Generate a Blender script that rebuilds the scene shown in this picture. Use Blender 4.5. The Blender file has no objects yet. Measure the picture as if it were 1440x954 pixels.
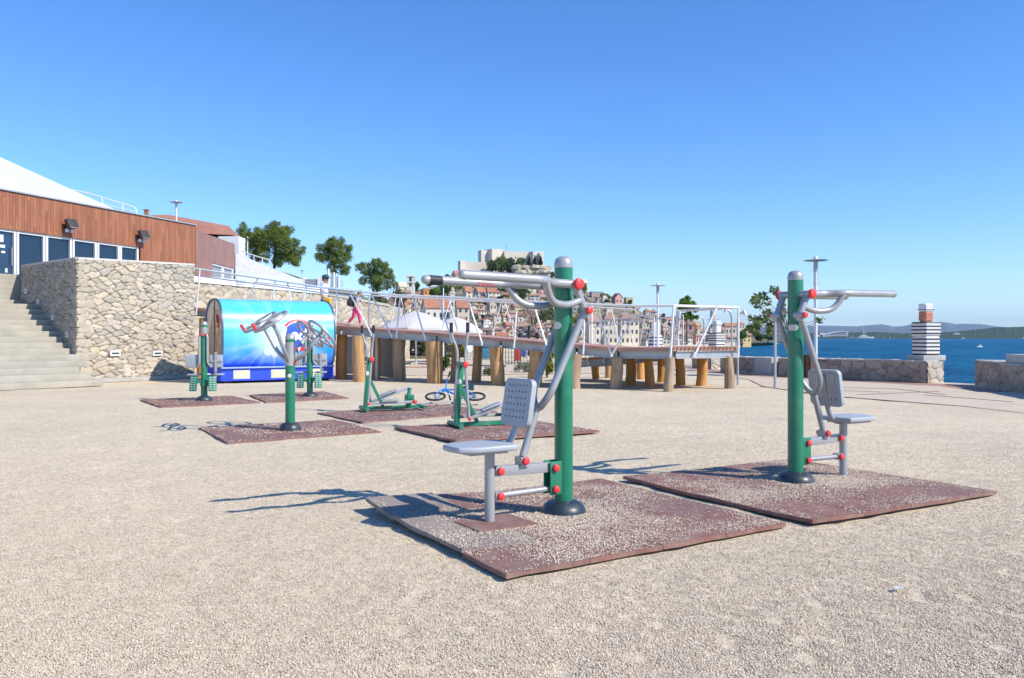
import bpy, bmesh, math, random
import numpy as np
from mathutils import Vector, Matrix, Quaternion, noise as mnoise
R = math.radians
rnd = random.Random(7)
C = bpy.context.scene.collection
SC = bpy.context.scene

# ------------------------------------------------------------------ camera, sky, sun, exposure
EYE, FOC, CX, HY = 1.4, 1140.0, 720.0, 475.0     # eye height (m); focal length, centre and horizon in photo pixels
cam = bpy.data.cameras.new('camera'); camo = bpy.data.objects.new('camera', cam); C.objects.link(camo)
cam.sensor_width = 36; cam.lens = 36*FOC/1440; cam.shift_y = -2/1440
cam.clip_start = 0.05; cam.clip_end = 40000
camo.location = (0, 0, EYE); camo.rotation_euler = (R(90), 0, 0)
SC.camera = camo
SUN_EL = R(40.2); SUN_H = Vector((.887, -.46)).normalized()
SUN = Vector((SUN_H.x*math.cos(SUN_EL), SUN_H.y*math.cos(SUN_EL), math.sin(SUN_EL)))
w = bpy.data.worlds.new('World'); SC.world = w; w.use_nodes = True
nt = w.node_tree
sky = nt.nodes.new('ShaderNodeTexSky'); sky.sky_type = 'NISHITA'; sky.sun_disc = False
sky.sun_elevation = SUN_EL; sky.sun_rotation = math.atan2(SUN_H.x, SUN_H.y)
sky.air_density = 1.0; sky.dust_density = 0.0; sky.ozone_density = 3.0; sky.altitude = 0
bg = nt.nodes['Background']; bg.inputs[1].default_value = 0.14
hsv = nt.nodes.new('ShaderNodeHueSaturation'); hsv.inputs['Saturation'].default_value = 1.22; hsv.inputs['Hue'].default_value = .5
wb = nt.nodes.new('ShaderNodeMix'); wb.data_type = 'RGBA'; wb.blend_type = 'MULTIPLY'; wb.inputs[0].default_value = 1; wb.inputs[7].default_value = (.71, .835, 1.06, 1)
nt.links.new(sky.outputs[0], hsv.inputs['Color']); nt.links.new(hsv.outputs[0], wb.inputs[6]); nt.links.new(wb.outputs[2], bg.inputs[0])
sl = bpy.data.lights.new('sun', 'SUN'); sl.energy = 4.2; sl.angle = R(0.5); sl.color = (1, .93, .82)
so = bpy.data.objects.new('sun', sl); C.objects.link(so)
so.rotation_euler = SUN.to_track_quat('Z', 'Y').to_euler(); so.location = (30, -16, 30)
SC.view_settings.view_transform = 'Standard'; SC.view_settings.look = 'None'
SC.view_settings.exposure = 0.52; SC.view_settings.gamma = 1; SC.view_settings.use_curve_mapping = False
SC.render.engine = 'CYCLES'
cy = SC.cycles
cy.use_denoising = True; cy.max_bounces = 6; cy.diffuse_bounces = 3; cy.glossy_bounces = 3
cy.transmission_bounces = 4; cy.transparent_max_bounces = 8; cy.volume_bounces = 0
cy.use_adaptive_sampling = True; cy.adaptive_threshold = 0.015; cy.caustics_reflective = False; cy.caustics_refractive = False

# ------------------------------------------------------------------ helpers
def G(x, y, z=0):                                  # photo pixel on a level surface -> point
    Y = (EYE-z)*FOC/(y-HY); return Vector(((x-CX)*Y/FOC, Y, z))
def P(x, y, Y): return Vector(((x-CX)*Y/FOC, Y, EYE-(y-HY)*Y/FOC))   # photo pixel at a known depth

def nodes(m):
    m.use_nodes = True; t = m.node_tree; return t, t.nodes['Principled BSDF']
def N(t, kind, **kw):
    n = t.nodes.new(kind)
    for k, v in kw.items():
        if k.startswith('i_'):
            key = k[2:]; key = int(key) if key.isdigit() else key.replace('_', ' ')
            n.inputs[key].default_value = v
        else: setattr(n, k, v)
    return n
def ramp(t, fac, stops):
    r = t.nodes.new('ShaderNodeValToRGB'); e = r.color_ramp.elements
    while len(e) < len(stops): e.new(0.5)
    for q, (p, c) in zip(e, stops): q.position = p; q.color = (*c, 1) if len(c) == 3 else c
    t.links.new(fac, r.inputs[0]); return r.outputs[0]
def mixc(t, fac, a, b, mode='MIX'):
    n = t.nodes.new('ShaderNodeMix'); n.data_type = 'RGBA'; n.blend_type = mode
    for s, v in ((n.inputs[0], fac), (n.inputs[6], a), (n.inputs[7], b)):
        if hasattr(v, 'links'): t.links.new(v, s)
        elif isinstance(v, (int, float)): s.default_value = v
        else: s.default_value = (*v, 1)
    return n.outputs[2]
def math_(t, op, a, b=0.0, c=None):
    n = t.nodes.new('ShaderNodeMath'); n.operation = op
    for s, v in zip(n.inputs, (a, b, c)):
        if v is None: continue
        if hasattr(v, 'links'): t.links.new(v, s)
        else: s.default_value = v
    return n.outputs[0]
def coords(t, kind='Object', scale=None):
    c = t.nodes.new('ShaderNodeTexCoord').outputs[kind]
    if scale is not None:
        mp = t.nodes.new('ShaderNodeMapping'); mp.inputs['Scale'].default_value = scale
        t.links.new(c, mp.inputs[0]); c = mp.outputs[0]
    return c
def worldpos(t): return t.nodes.new('ShaderNodeNewGeometry').outputs['Position']
def tex(t, vec, scale, detail=4, rough=.55, kind='ShaderNodeTexNoise'):
    n = t.nodes.new(kind); n.inputs['Scale'].default_value = scale
    if 'Detail' in n.inputs: n.inputs['Detail'].default_value = detail
    if 'Roughness' in n.inputs: n.inputs['Roughness'].default_value = rough
    t.links.new(vec, n.inputs['Vector']); return n
def bump(t, b, h, strength, dist):
    n = t.nodes.new('ShaderNodeBump'); n.inputs['Strength'].default_value = strength
    n.inputs['Distance'].default_value = dist; t.links.new(h, n.inputs['Height'])
    t.links.new(n.outputs[0], b.inputs['Normal']); return n
MATS = {}
def mat(name, col, rough=.5, metal=0, var=.12, scale=6, bmp=0, bscale=40, stretch=None, spec=None, coat=0, wear=None):
    """a plain procedural surface: base colour with wear-like noise and an optional bump"""
    if name in MATS: return MATS[name]
    m = bpy.data.materials.new(name); t, b = nodes(m); MATS[name] = m
    v = coords(t, 'Object', stretch)
    n = tex(t, v, scale, 5, .6)
    lo = tuple(max(0, c*(1-var)) for c in col); hi = tuple(min(1, c*(1+var)) for c in col)
    bc = ramp(t, n.outputs[0], [(.3, lo), (.7, hi)])
    if wear:                                         # chips and fine scratches showing a paler tone, a film of dust
        w1 = tex(t, coords(t, 'Object', (1, 1, .35)), 42, 5, .75); w2 = tex(t, v, 3.1, 5, .7)
        bc = mixc(t, ramp(t, w1.outputs[0], [(.655, (0,0,0)), (.70, (.75,.75,.75))]), bc, wear)
        bc = mixc(t, ramp(t, w2.outputs[0], [(.5, (0,0,0)), (.8, (.22,.22,.22))]), bc, (.42,.38,.32))
    t.links.new(bc, b.inputs['Base Color'])
    b.inputs['Metallic'].default_value = metal
    rr = t.nodes.new('ShaderNodeMapRange'); rr.inputs[3].default_value = max(0, rough-.08); rr.inputs[4].default_value = min(1, rough+.08)
    t.links.new(n.outputs[0], rr.inputs[0]); t.links.new(rr.outputs[0], b.inputs['Roughness'])
    if spec is not None: b.inputs['Specular IOR Level'].default_value = spec
    if coat: b.inputs['Coat Weight'].default_value = coat; b.inputs['Coat Roughness'].default_value = .15
    if bmp:
        n2 = tex(t, v, bscale, 4); bump(t, b, n2.outputs[0], bmp, .02)
    return m

def fillet(pts, r, n=6):
    pts = [Vector(p) for p in pts]; out = [pts[0]]
    for i in range(1, len(pts)-1):
        a, b, c = pts[i-1], pts[i], pts[i+1]
        d1 = (a-b); d2 = (c-b); rr = min(r, d1.length*.48, d2.length*.48)
        p, q = b+d1.normalized()*rr, b+d2.normalized()*rr
        for k in range(n+1):
            s = k/n; out.append(p*(1-s)**2+b*2*s*(1-s)+q*s*s)
    out.append(pts[-1]); return out

class MB:
    def __init__(s): s.v = []; s.f = []
    def add(s, vs, fs):
        o = len(s.v); s.v += [tuple(v) for v in vs]; s.f += [tuple(i+o for i in f) for f in fs]; return s
    def box(s, c, size, rz=0, M=None):
        x, y, z = (k/2 for k in size)
        vs = [Vector((i*x, j*y, k*z)) for i in (-1, 1) for j in (-1, 1) for k in (-1, 1)]
        m = M if M is not None else Matrix.Rotation(rz, 3, 'Z')
        vs = [m @ v + Vector(c) for v in vs]
        return s.add(vs, [(0,1,3,2),(4,6,7,5),(0,4,5,1),(2,3,7,6),(0,2,6,4),(1,5,7,3)])
    def bar(s, a, b, wdt, hgt, up=(0,0,1)):          # a rectangular bar from a to b
        a, b = Vector(a), Vector(b); d = (b-a).normalized(); u = Vector(up)
        sd = d.cross(u)
        if sd.length < 1e-4: sd = d.cross(Vector((1,0,0)))
        sd.normalize(); u = sd.cross(d)
        vs = [p+sd*i*wdt/2+u*j*hgt/2 for p in (a, b) for i, j in ((-1,-1),(1,-1),(1,1),(-1,1))]
        return s.add(vs, [(3,2,1,0),(4,5,6,7),(0,1,5,4),(1,2,6,5),(2,3,7,6),(3,0,4,7)])
    def tube(s, pts, r, n=12, caps=True):
        pts = [Vector(p) for p in pts]; rs = r if isinstance(r, (list, tuple)) else [r]*len(pts)
        ref = None; o = len(s.v); L = len(pts)
        for i, p in enumerate(pts):
            d = (pts[min(i+1, L-1)]-pts[max(i-1, 0)]).normalized()
            if ref is None:
                ref = d.cross(Vector((0,0,1)))
                if ref.length < .05: ref = d.cross(Vector((0,1,0)))
            ref = (ref-d*ref.dot(d)).normalized(); q = d.cross(ref)
            for k in range(n):
                an = 2*math.pi*k/n; s.v.append(tuple(p+(ref*math.cos(an)+q*math.sin(an))*rs[i]))
        for i in range(L-1):
            for k in range(n):
                s.f.append((o+i*n+k, o+i*n+(k+1)%n, o+(i+1)*n+(k+1)%n, o+(i+1)*n+k))
        if caps:
            s.f.append(tuple(o+k for k in reversed(range(n)))); s.f.append(tuple(o+(L-1)*n+k for k in range(n)))
        return s
    def lathe(s, prof, n=24, c=(0,0,0), axis=None):  # prof: (radius, height) pairs
        q = Vector((0,0,1)).rotation_difference(Vector(axis)) if axis is not None else Quaternion()
        o = len(s.v); c = Vector(c)
        for r, z in prof:
            for k in range(n):
                an = 2*math.pi*k/n; s.v.append(tuple(q @ Vector((r*math.cos(an), r*math.sin(an), z))+c))
        for i in range(len(prof)-1):
            for k in range(n): s.f.append((o+i*n+k, o+i*n+(k+1)%n, o+(i+1)*n+(k+1)%n, o+(i+1)*n+k))
        s.f.append(tuple(o+k for k in reversed(range(n)))); s.f.append(tuple(o+(len(prof)-1)*n+k for k in range(n)))
        return s
    def prism(s, poly, z0, z1):                       # vertical prism on a counter-clockwise ground outline
        n = len(poly); z0 = z0 if isinstance(z0, (list, tuple)) else [z0]*n; z1 = z1 if isinstance(z1, (list, tuple)) else [z1]*n
        vs = [(p[0], p[1], a) for p, a in zip(poly, z0)]+[(p[0], p[1], a) for p, a in zip(poly, z1)]
        return s.add(vs, [tuple(reversed(range(n))), tuple(range(n, 2*n))]+[(i, (i+1)%n, n+(i+1)%n, n+i) for i in range(n)])
    def build(s, name, m, parent=None, smooth=35, bevel=0, seg=2, world=False):
        me = bpy.data.meshes.new(name); me.from_pydata(s.v, [], s.f)
        if bevel:
            bm = bmesh.new(); bm.from_mesh(me); bmesh.ops.recalc_face_normals(bm, faces=bm.faces)
            es = [e for e in bm.edges if len(e.link_faces) == 2 and e.calc_face_angle(0) > .6]
            bmesh.ops.bevel(bm, geom=es, offset=bevel, segments=seg, affect='EDGES', profile=.6, clamp_overlap=True)
            bm.to_mesh(me); bm.free()
        else:
            bm = bmesh.new(); bm.from_mesh(me); bmesh.ops.recalc_face_normals(bm, faces=bm.faces); bm.to_mesh(me); bm.free()
        return finish(name, me, m, parent, smooth, world)
def wmat(o):
    M = Matrix.LocRotScale(o.location, o.rotation_euler, o.scale)
    return wmat(o.parent) @ M if o.parent else M
def finish(name, me, m, parent=None, smooth=35, world=False):
    if world and parent: me.transform(wmat(parent).inverted())
    if smooth:
        me.polygons.foreach_set('use_smooth', [True]*len(me.polygons)); me.set_sharp_from_angle(angle=R(smooth))
    if m: me.materials.append(m)
    o = bpy.data.objects.new(name, me); C.objects.link(o)
    if parent: o.parent = parent
    return o
def tag(o, label=None, cat=None, group=None, kind=None):
    for k, v in (('label', label), ('category', cat), ('group', group), ('kind', kind)):
        if v: o[k] = v
    return o
def thing(name, label, cat, loc=(0,0,0), rz=0, group=None):
    o = bpy.data.objects.new(name, None); C.objects.link(o); o.location = loc; o.rotation_euler = (0, 0, rz)
    o.empty_display_size = .1
    return tag(o, label, cat, group)
def copy_tree(o, parent=None, loc=None, rz=None, label=None):
    c = o.copy(); C.objects.link(c); c.parent = parent
    if loc is not None: c.location = loc
    if rz is not None: c.rotation_euler = (0, 0, rz)
    if label: c['label'] = label
    for ch in [x for x in bpy.data.objects if x.parent == o]: copy_tree(ch, c)
    return c
def mesh_np(name, V, F, m, parent=None, smooth=0):
    """mesh from numpy arrays; F is (n, k)"""
    me = bpy.data.meshes.new(name); k = F.shape[1]
    me.vertices.add(len(V)); me.vertices.foreach_set('co', V.astype(np.float32).ravel())
    me.loops.add(F.size); me.loops.foreach_set('vertex_index', F.astype(np.int32).ravel())
    me.polygons.add(len(F)); me.polygons.foreach_set('loop_start', np.arange(0, F.size, k, dtype=np.int32))
    me.update(calc_edges=True)
    if smooth: me.polygons.foreach_set('use_smooth', [True]*len(F))
    if m: me.materials.append(m)
    o = bpy.data.objects.new(name, me); C.objects.link(o)
    if parent: o.parent = parent
    return o
def paint(o, cols, attr='tone'):
    a = o.data.color_attributes.new(attr, 'FLOAT_COLOR', 'POINT'); a.data.foreach_set('color', cols.astype(np.float32).ravel())

# ------------------------------------------------------------------ materials
def m_attr(name, rough=.85, var=.15, scale=9, bmp=.3, bscale=60):
    """stone whose own colour comes from a colour attribute"""
    m = bpy.data.materials.new(name); t, b = nodes(m)
    a = t.nodes.new('ShaderNodeVertexColor'); a.layer_name = 'tone'
    n = tex(t, coords(t), scale, 6, .65)
    k = ramp(t, n.outputs[0], [(.25, (1-var*1.6,)*3), (.75, (1+var,)*3)])
    t.links.new(mixc(t, 1.0, a.outputs[0], k, 'MULTIPLY'), b.inputs['Base Color'])
    b.inputs['Roughness'].default_value = rough
    n2 = tex(t, coords(t), bscale, 5, .6); bump(t, b, n2.outputs[0], bmp, .02)
    return m
STONE = m_attr('rubble_stone')
def gz(x, y, xq=99):
    # height of the trodden gravel
    n = mnoise.noise
    a = n(Vector((x*.55, y*.55, 0)))*.012+n(Vector((x*1.9, y*1.9, 5)))*.010
    if y < 13: a += n(Vector((x*4.2, y*4.2, 9)))*.0075-max(0, n(Vector((x*6.5+3, y*6.5, 2)))-.15)*.022+n(Vector((x*13, y*13, 4)))*.003
    return (a-.014)*min(1, max(0, (xq-3-x)/2))
def m_gravel():
    m = bpy.data.materials.new('gravel_bed'); t, b = nodes(m); p = worldpos(t)
    v1 = tex(t, p, 95, kind='ShaderNodeTexVoronoi'); v1.inputs['Randomness'].default_value = 1
    v2 = tex(t, p, 210, kind='ShaderNodeTexVoronoi')
    big = tex(t, p, .35, 5, .6); mid = tex(t, p, 2.3, 4, .6)
    c1 = ramp(t, v1.outputs['Color'], [(0, (.35,.27,.175)), (.35, (.54,.44,.30)), (.7, (.655,.55,.39)), (1, (.76,.665,.50))])
    c2 = mixc(t, .35, c1, ramp(t, v2.outputs['Color'], [(0, (.33,.26,.17)), (1, (.75,.635,.46))]))
    c3 = mixc(t, 1, c2, ramp(t, big.outputs[0], [(.3, (.9,.895,.885)), (.7, (1.06,1.04,1.02))]), 'MULTIPLY')
    grit = tex(t, p, 17, 3, .7); grit2 = tex(t, p, 46, 2, .7)
    c3 = mixc(t, 1, c3, ramp(t, grit.outputs[0], [(.34, (.80,.79,.77)), (.5, (1,1,1)), (.68, (1.12,1.12,1.11))]), 'MULTIPLY')
    c3 = mixc(t, 1, c3, ramp(t, grit2.outputs[0], [(.32, (.80,.79,.77)), (.68, (1.12,1.12,1.12))]), 'MULTIPLY')
    c4 = mixc(t, 1, c3, ramp(t, mid.outputs[0], [(.3, (.93,.93,.92)), (.7, (1.05,1.05,1.05))]), 'MULTIPLY')
    t.links.new(c4, b.inputs['Base Color']); b.inputs['Roughness'].default_value = .95
    b.inputs['Specular IOR Level'].default_value = .15
    h = math_(t, 'SUBTRACT', 1, math_(t, 'MULTIPLY', v1.outputs['Distance'], 1.3))
    h = math_(t, 'ADD', h, math_(t, 'MULTIPLY', mid.outputs[0], 1.5))
    bump(t, b, h, .5, .013)
    return m
def m_pebble():
    m = bpy.data.materials.new('pebble'); t, b = nodes(m)
    a = t.nodes.new('ShaderNodeVertexColor'); a.layer_name = 'tone'
    t.links.new(a.outputs[0], b.inputs['Base Color']); b.inputs['Roughness'].default_value = .9
    b.inputs['Specular IOR Level'].default_value = .2
    return m
def m_mat():
    m = bpy.data.materials.new('rubber_tile'); t, b = nodes(m); p = worldpos(t)
    oi = t.nodes.new('ShaderNodeObjectInfo')
    n1 = tex(t, p, 2.2, 6, .7); n2 = tex(t, p, 160, 2); n3 = tex(t, p, 9, 5, .7)
    base = ramp(t, n1.outputs[0], [(.3, (.185,.080,.062)), (.55, (.25,.115,.09)), (.8, (.28,.165,.135))])
    base = mixc(t, math_(t, 'MULTIPLY', oi.outputs['Random'], .4), base, (.18,.14,.135))
    base = mixc(t, 1, base, ramp(t, n2.outputs[0], [(.3, (.75,.75,.75)), (.7, (1.2,1.2,1.2))]), 'MULTIPLY')
    dust = ramp(t, n3.outputs[0], [(.42, (0,0,0)), (.75, (.5,.5,.5))])
    t.links.new(mixc(t, dust, base, (.36,.29,.235)), b.inputs['Base Color'])
    b.inputs['Roughness'].default_value = .8; b.inputs['Specular IOR Level'].default_value = .35
    bump(t, b, n2.outputs[0], .35, .004)
    return m
GRAVEL, PEBBLE, RUBBER = m_gravel(), m_pebble(), m_mat()
GREEN = mat('green_enamel', (.0065,.185,.096), .4, 0, .1, 3, coat=.3, wear=(.12,.27,.20))
GREY = mat('silver_grey_enamel', (.37,.38,.385), .38, .25, .07, 5, coat=.15, wear=(.24,.23,.21))
SEATM = mat('grey_blue_seat_plastic', (.36,.39,.42), .5, 0, .06, 4, wear=(.27,.27,.27))
REDCAP = mat('red_plastic_cap', (.72,.045,.05), .35, 0, .06, 8)
SLATE = mat('dark_slate_plastic', (.022,.035,.048), .38, 0, .12, 5, wear=(.10,.10,.10))
BLACK = mat('black_rubber', (.02,.02,.022), .6, 0, .15, 10)
WHITE = mat('white_paint', (.70,.70,.69), .45, 0, .05, 3)
STICK = mat('pale_sticker', (.62,.62,.58), .5, 0, .06, 30)
CONC = mat('concrete', (.40,.385,.345), .9, 0, .14, 2.5, .25, 30)
STEPC = mat('step_concrete', (.37,.345,.285), .9, 0, .14, 1.8, .3, 35)
STEEL = mat('galvanised_steel', (.42,.44,.46), .45, .4, .08, 3)
WHITEST = mat('white_steel', (.74,.74,.73), .4, .05, .05, 3)
GLASS = mat('dark_window_glass', (.016,.042,.09), .06, 0, .1, 2, spec=.8)
TERRA = mat('terracotta_tiles', (.38,.165,.10), .85, 0, .25, 1.2, .3, 3)
TERRA2 = mat('faded_terracotta_tiles', (.36,.225,.165), .85, 0, .25, 1.1, .3, 3)
TERRA3 = mat('brown_terracotta_tiles', (.29,.175,.13), .85, 0, .25, 1.3, .3, 3)
BARK = mat('bark', (.12,.085,.06), .9, 0, .3, 8, .6, 12)
def m_wood(name, cols, sx=(14,14,1.2), rough=.7, planks=None):
    m = bpy.data.materials.new(name); t, b = nodes(m); v = coords(t, 'Object', sx)
    n = tex(t, v, 1.0, 7, .7); n2 = tex(t, coords(t), 1.4, 3)
    c = ramp(t, n.outputs[0], [(.25, cols[0]), (.5, cols[1]), (.75, cols[2])])
    c = mixc(t, 1, c, ramp(t, n2.outputs[0], [(.3, (.82,.82,.82)), (.7, (1.12,1.12,1.12))]), 'MULTIPLY')
    t.links.new(c, b.inputs['Base Color']); b.inputs['Roughness'].default_value = rough
    bump(t, b, n.outputs[0], .3, .01); return m
LOG = m_wood('weathered_log', [(.24,.115,.045), (.50,.28,.115), (.62,.42,.22)], (17,17,.9))
LOGG = m_wood('grey_weathered_log', [(.17,.11,.065), (.37,.26,.165), (.47,.37,.26)], (17,17,.9))
LOGO_ = m_wood('orange_log', [(.33,.14,.035), (.56,.27,.075), (.66,.38,.13)], (15,15,.8))
DECK = m_wood('ramp_deck_boards', [(.40,.205,.15), (.47,.25,.185), (.52,.30,.225)], (3,3,3))
SLATW = m_wood('brown_slats', [(.12,.055,.03), (.19,.085,.045), (.24,.12,.07)], (14,14,1))
# ------------------------------------------------------------------ ground, promenade, sea
QUAY = [(-60,-4),(0,8.9),(20.5,13.9),(23.8,14.7),(24.7,13.6),(30.7,10.5),(37,10.2),(60,16),(110,30),(200,55),(300,92),(330,95),(420,70)]
def quay(y): return float(np.interp(y, [q[0] for q in QUAY], [q[1] for q in QUAY]))
def make_ground():
    ys = np.concatenate([np.linspace(-60, 2.3, 12), np.linspace(2.4, 11, 170), np.linspace(11.1, 30, 130), np.linspace(31, 60, 40), np.linspace(64, 420, 50)])
    us = np.concatenate([np.linspace(0, .6, 14)**1, np.linspace(.61, 1, 470)])
    V = []
    for y in ys:
        xq = quay(y)
        for u in us:
            x = xq-(1-u)*(xq+30)/.4 if u >= .6 else -30-(.6-u)/.6*600
            z = 0.0
            if y < 40:
                z = gz(x, y, xq)
            V.append((x, y, z))
    n, k = len(ys), len(us); i = np.arange(n-1)[:, None]*k+np.arange(k-1)[None]
    F = np.stack([i, i+1, i+k+1, i+k], -1).reshape(-1, 4)
    o = mesh_np('ground', np.array(V), F, GRAVEL, smooth=1); o['kind'] = 'structure'
make_ground()
mq = MB()
for (a, b) in zip(QUAY[:-1], QUAY[1:]):
    mq.add([(a[1], a[0], 0), (b[1], b[0], 0), (b[1], b[0], -3), (a[1], a[0], -3)], [(0,1,2,3)])
tag(mq.build('quay_face', CONC), kind='structure')

def m_paving():
    m = bpy.data.materials.new('promenade_concrete'); t, b = nodes(m); p = worldpos(t)
    n = tex(t, p, .7, 6, .65); n2 = tex(t, p, 40, 3)
    c = ramp(t, n.outputs[0], [(.3, (.52,.42,.30)), (.7, (.60,.50,.37))])
    c = mixc(t, 1, c, ramp(t, n2.outputs[0], [(.3, (.88,.88,.88)), (.7, (1.1,1.1,1.1))]), 'MULTIPLY')
    t.links.new(c, b.inputs['Base Color']); b.inputs['Roughness'].default_value = .9; bump(t, b, n2.outputs[0], .3, .005)
    return m
def m_brick(c1=(.42,.21,.155), c2=(.36,.17,.125)):
    m = bpy.data.materials.new('red_paving'); t, b = nodes(m); p = worldpos(t)
    br = t.nodes.new('ShaderNodeTexBrick'); t.links.new(p, br.inputs[0]); br.inputs['Scale'].default_value = 4
    br.inputs['Color1'].default_value = (*c1, 1); br.inputs['Color2'].default_value = (*c2, 1); br.inputs['Mortar'].default_value = (.38,.31,.26,1)
    br.inputs['Mortar Size'].default_value = .015; t.links.new(br.outputs[0], b.inputs['Base Color']); b.inputs['Roughness'].default_value = .85
    return m
PAVE, BRICK = m_paving(), m_brick()
def strip(name, inner, outer, z, m):                # a paved strip between two ground lines
    mb = MB(); n = len(inner)
    mb.add([(x, y, z) for x, y in inner]+[(x, y, z) for x, y in outer], [(i, i+1, n+i+1, n+i) for i in range(n-1)])
    return tag(mb.build(name, m, smooth=0), kind='structure')
_a = [(9.0,2),(9.8,8),(10.0,12),(9.2,16.5),(7.6,19.5),(7.2,23.3),(7.9,27),(7.4,32),(6,38),(5,46)]
_b = [(quay(y)-.02, y) for x, y in _a]
strip('promenade', _a, _b, .006, PAVE)
_c = [(12.1,20.8),(12.3,23.4),(11.75,24.2),(8.2,30.4),(7.4,37),(7.2,45)]
strip('red_paving', _c, [(12.9,20.8),(13.2,23.9),(12.75,24.7),(9.25,30.8),(8.6,37),(8.6,45)], .011, BRICK)
mb = MB()                                            # dark joints in the promenade slab
for a, b in (((1255,547),(1330,556)), ((1300,556),(1425,566)), ((1205,556),(1320,551)), ((1180,546),(1255,547)), ((1150,549),(1240,552))):
    mb.bar(G(*a)+Vector((0,0,.006)), G(*b)+Vector((0,0,.006)), .05, .012)
tag(mb.build('paving_joint', mat('joint_dirt', (.07,.065,.06), .95)), kind='structure')

def m_sea():
    m = bpy.data.materials.new('sea'); t, b = nodes(m); p = worldpos(t)
    mp = t.nodes.new('ShaderNodeMapping'); mp.inputs['Scale'].default_value = (1, .55, 1); mp.inputs['Rotation'].default_value = (0,0,.4)
    t.links.new(p, mp.inputs[0])
    n1 = tex(t, mp.outputs[0], 1.1, 6, .6); n2 = tex(t, mp.outputs[0], .06, 5, .6); n3 = tex(t, mp.outputs[0], .009, 3, .6); n4 = tex(t, mp.outputs[0], .25, 6, .65)
    h = math_(t, 'ADD', math_(t, 'MULTIPLY', n1.outputs[0], .5), math_(t, 'MULTIPLY', n2.outputs[0], 2.5))
    c = ramp(t, n2.outputs[0], [(.3, (.003,.068,.165)), (.7, (.007,.132,.265))])
    c = mixc(t, ramp(t, n3.outputs[0], [(.35,(0,0,0)),(.7,(.45,.45,.45))]), c, (.009,.145,.27))
    c = mixc(t, 1, c, ramp(t, n4.outputs[0], [(.35,(.72,.75,.8)),(.65,(1.25,1.22,1.15))]), 'MULTIPLY'); t.nodes.remove(b); df = t.nodes.new('ShaderNodeBsdfDiffuse'); gl = t.nodes.new('ShaderNodeBsdfGlossy'); gl.inputs['Roughness'].default_value = .25  # light and shade of the wave faces painted into the water colour
    t.links.new(c, df.inputs[0]); mx = t.nodes.new('ShaderNodeMixShader'); mx.inputs[0].default_value = .11
    bp_ = t.nodes.new('ShaderNodeBump'); bp_.inputs['Distance'].default_value = 1.6; t.links.new(h, bp_.inputs['Height'])
    for q in (df, gl): t.links.new(bp_.outputs[0], q.inputs['Normal'])
    t.links.new(df.outputs[0], mx.inputs[1]); t.links.new(gl.outputs[0], mx.inputs[2]); t.links.new(mx.outputs[0], t.nodes['Material Output'].inputs[0]); return m
SEAZ = -1.15
mb = MB(); S_ = 16000
mb.add([(-S_,-200,SEAZ),(S_,-200,SEAZ),(S_,S_,SEAZ),(-S_,S_,SEAZ)], [(0,1,2,3)])
tag(mb.build('sea', m_sea(), smooth=0), kind='structure')

# ------------------------------------------------------------------ far coast
def m_scrub(name, a, b_, c, scale=.05):
    m = bpy.data.materials.new(name); t, b = nodes(m); p = worldpos(t)
    n = tex(t, p, scale, 8, .7); n2 = tex(t, p, scale*7, 5, .7)
    col = ramp(t, n.outputs[0], [(.32, a), (.5, b_), (.68, c)])
    col = mixc(t, 1, col, ramp(t, n2.outputs[0], [(.3, (.6,.6,.6)), (.7, (1.3,1.3,1.3))]), 'MULTIPLY')
    t.links.new(col, b.inputs['Base Color']); b.inputs['Roughness'].default_value = .95; b.inputs['Specular IOR Level'].default_value = .1
    bump(t, b, n2.outputs[0], .6, 4/scale*.02); return m
def ridge(name, pts, D, depth, m, rough=0, step=3, base=SEAZ-.5, seed=0, f=.05):
    """a hill range whose crest passes the given photo pixels at distance D"""
    xs = np.arange(pts[0][0], pts[-1][0]+.1, step); V = []; ts = [0, .12, .3, .5, .7, .85, 1, 1.25, 1.7]
    for x in xs:
        yc = np.interp(x, [p[0] for p in pts], [p[1] for p in pts])
        yc -= rough*(mnoise.noise(Vector((x*f, seed, 0)))+.6*mnoise.noise(Vector((x*f*3.1, seed, 3)))+.35*mnoise.noise(Vector((x*f*9, seed, 7))))
        for s in ts:
            Y = D-depth+depth*s; zc = EYE-(yc-HY)*D/FOC
            prof = {0:0,.12:.1,.3:.32,.5:.56,.7:.78,.85:.92,1:1,1.25:.8,1.7:0}[s]
            z = base+(zc-base)*prof*(1+ (0 if s in (0,1,1.7) else .12*mnoise.noise(Vector((x*.11, s*5, seed)))))
            V.append(((x-CX)*Y/FOC, Y, z))
    n, k = len(xs), len(ts); i = np.arange(n-1)[:, None]*k+np.arange(k-1)[None]
    F = np.stack([i, i+k, i+k+1, i+1], -1).reshape(-1, 4)
    o = mesh_np(name, np.array(V), F, m, smooth=1); o['kind'] = 'structure'; return o
HILLM = m_scrub('far_hill_scrub', (.055,.075,.05), (.09,.10,.07), (.15,.145,.11), .004)
WOODM = m_scrub('pine_wood', (.02,.042,.016), (.035,.062,.022), (.055,.08,.03), .03)
ridge('far_hills', [(700,475),(900,466),(1000,464),(1060,461),(1100,459),(1150,458),(1205,459),(1222,457.5),(1240,456),(1256,459.5),(1268,459),(1290,455),(1310,453.5),(1326,453),(1345,456),(1365,455.5),(1380,456),(1400,459),(1440,463),(1600,468),(1760,474)], 9000, 2500, HILLM, .5, 2)
ridge('wooded_headland', [(1100,476.5),(1120,470),(1135,469),(1160,468),(1190,468),(1230,467),(1270,469),(1300,468.5),(1340,467),(1380,463),(1400,460.5),(1430,460),(1470,458),(1600,459),(1800,465),(1900,476)], 2400, 500, WOODM, 1.1, 1.2, seed=4, f=.35)

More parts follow.
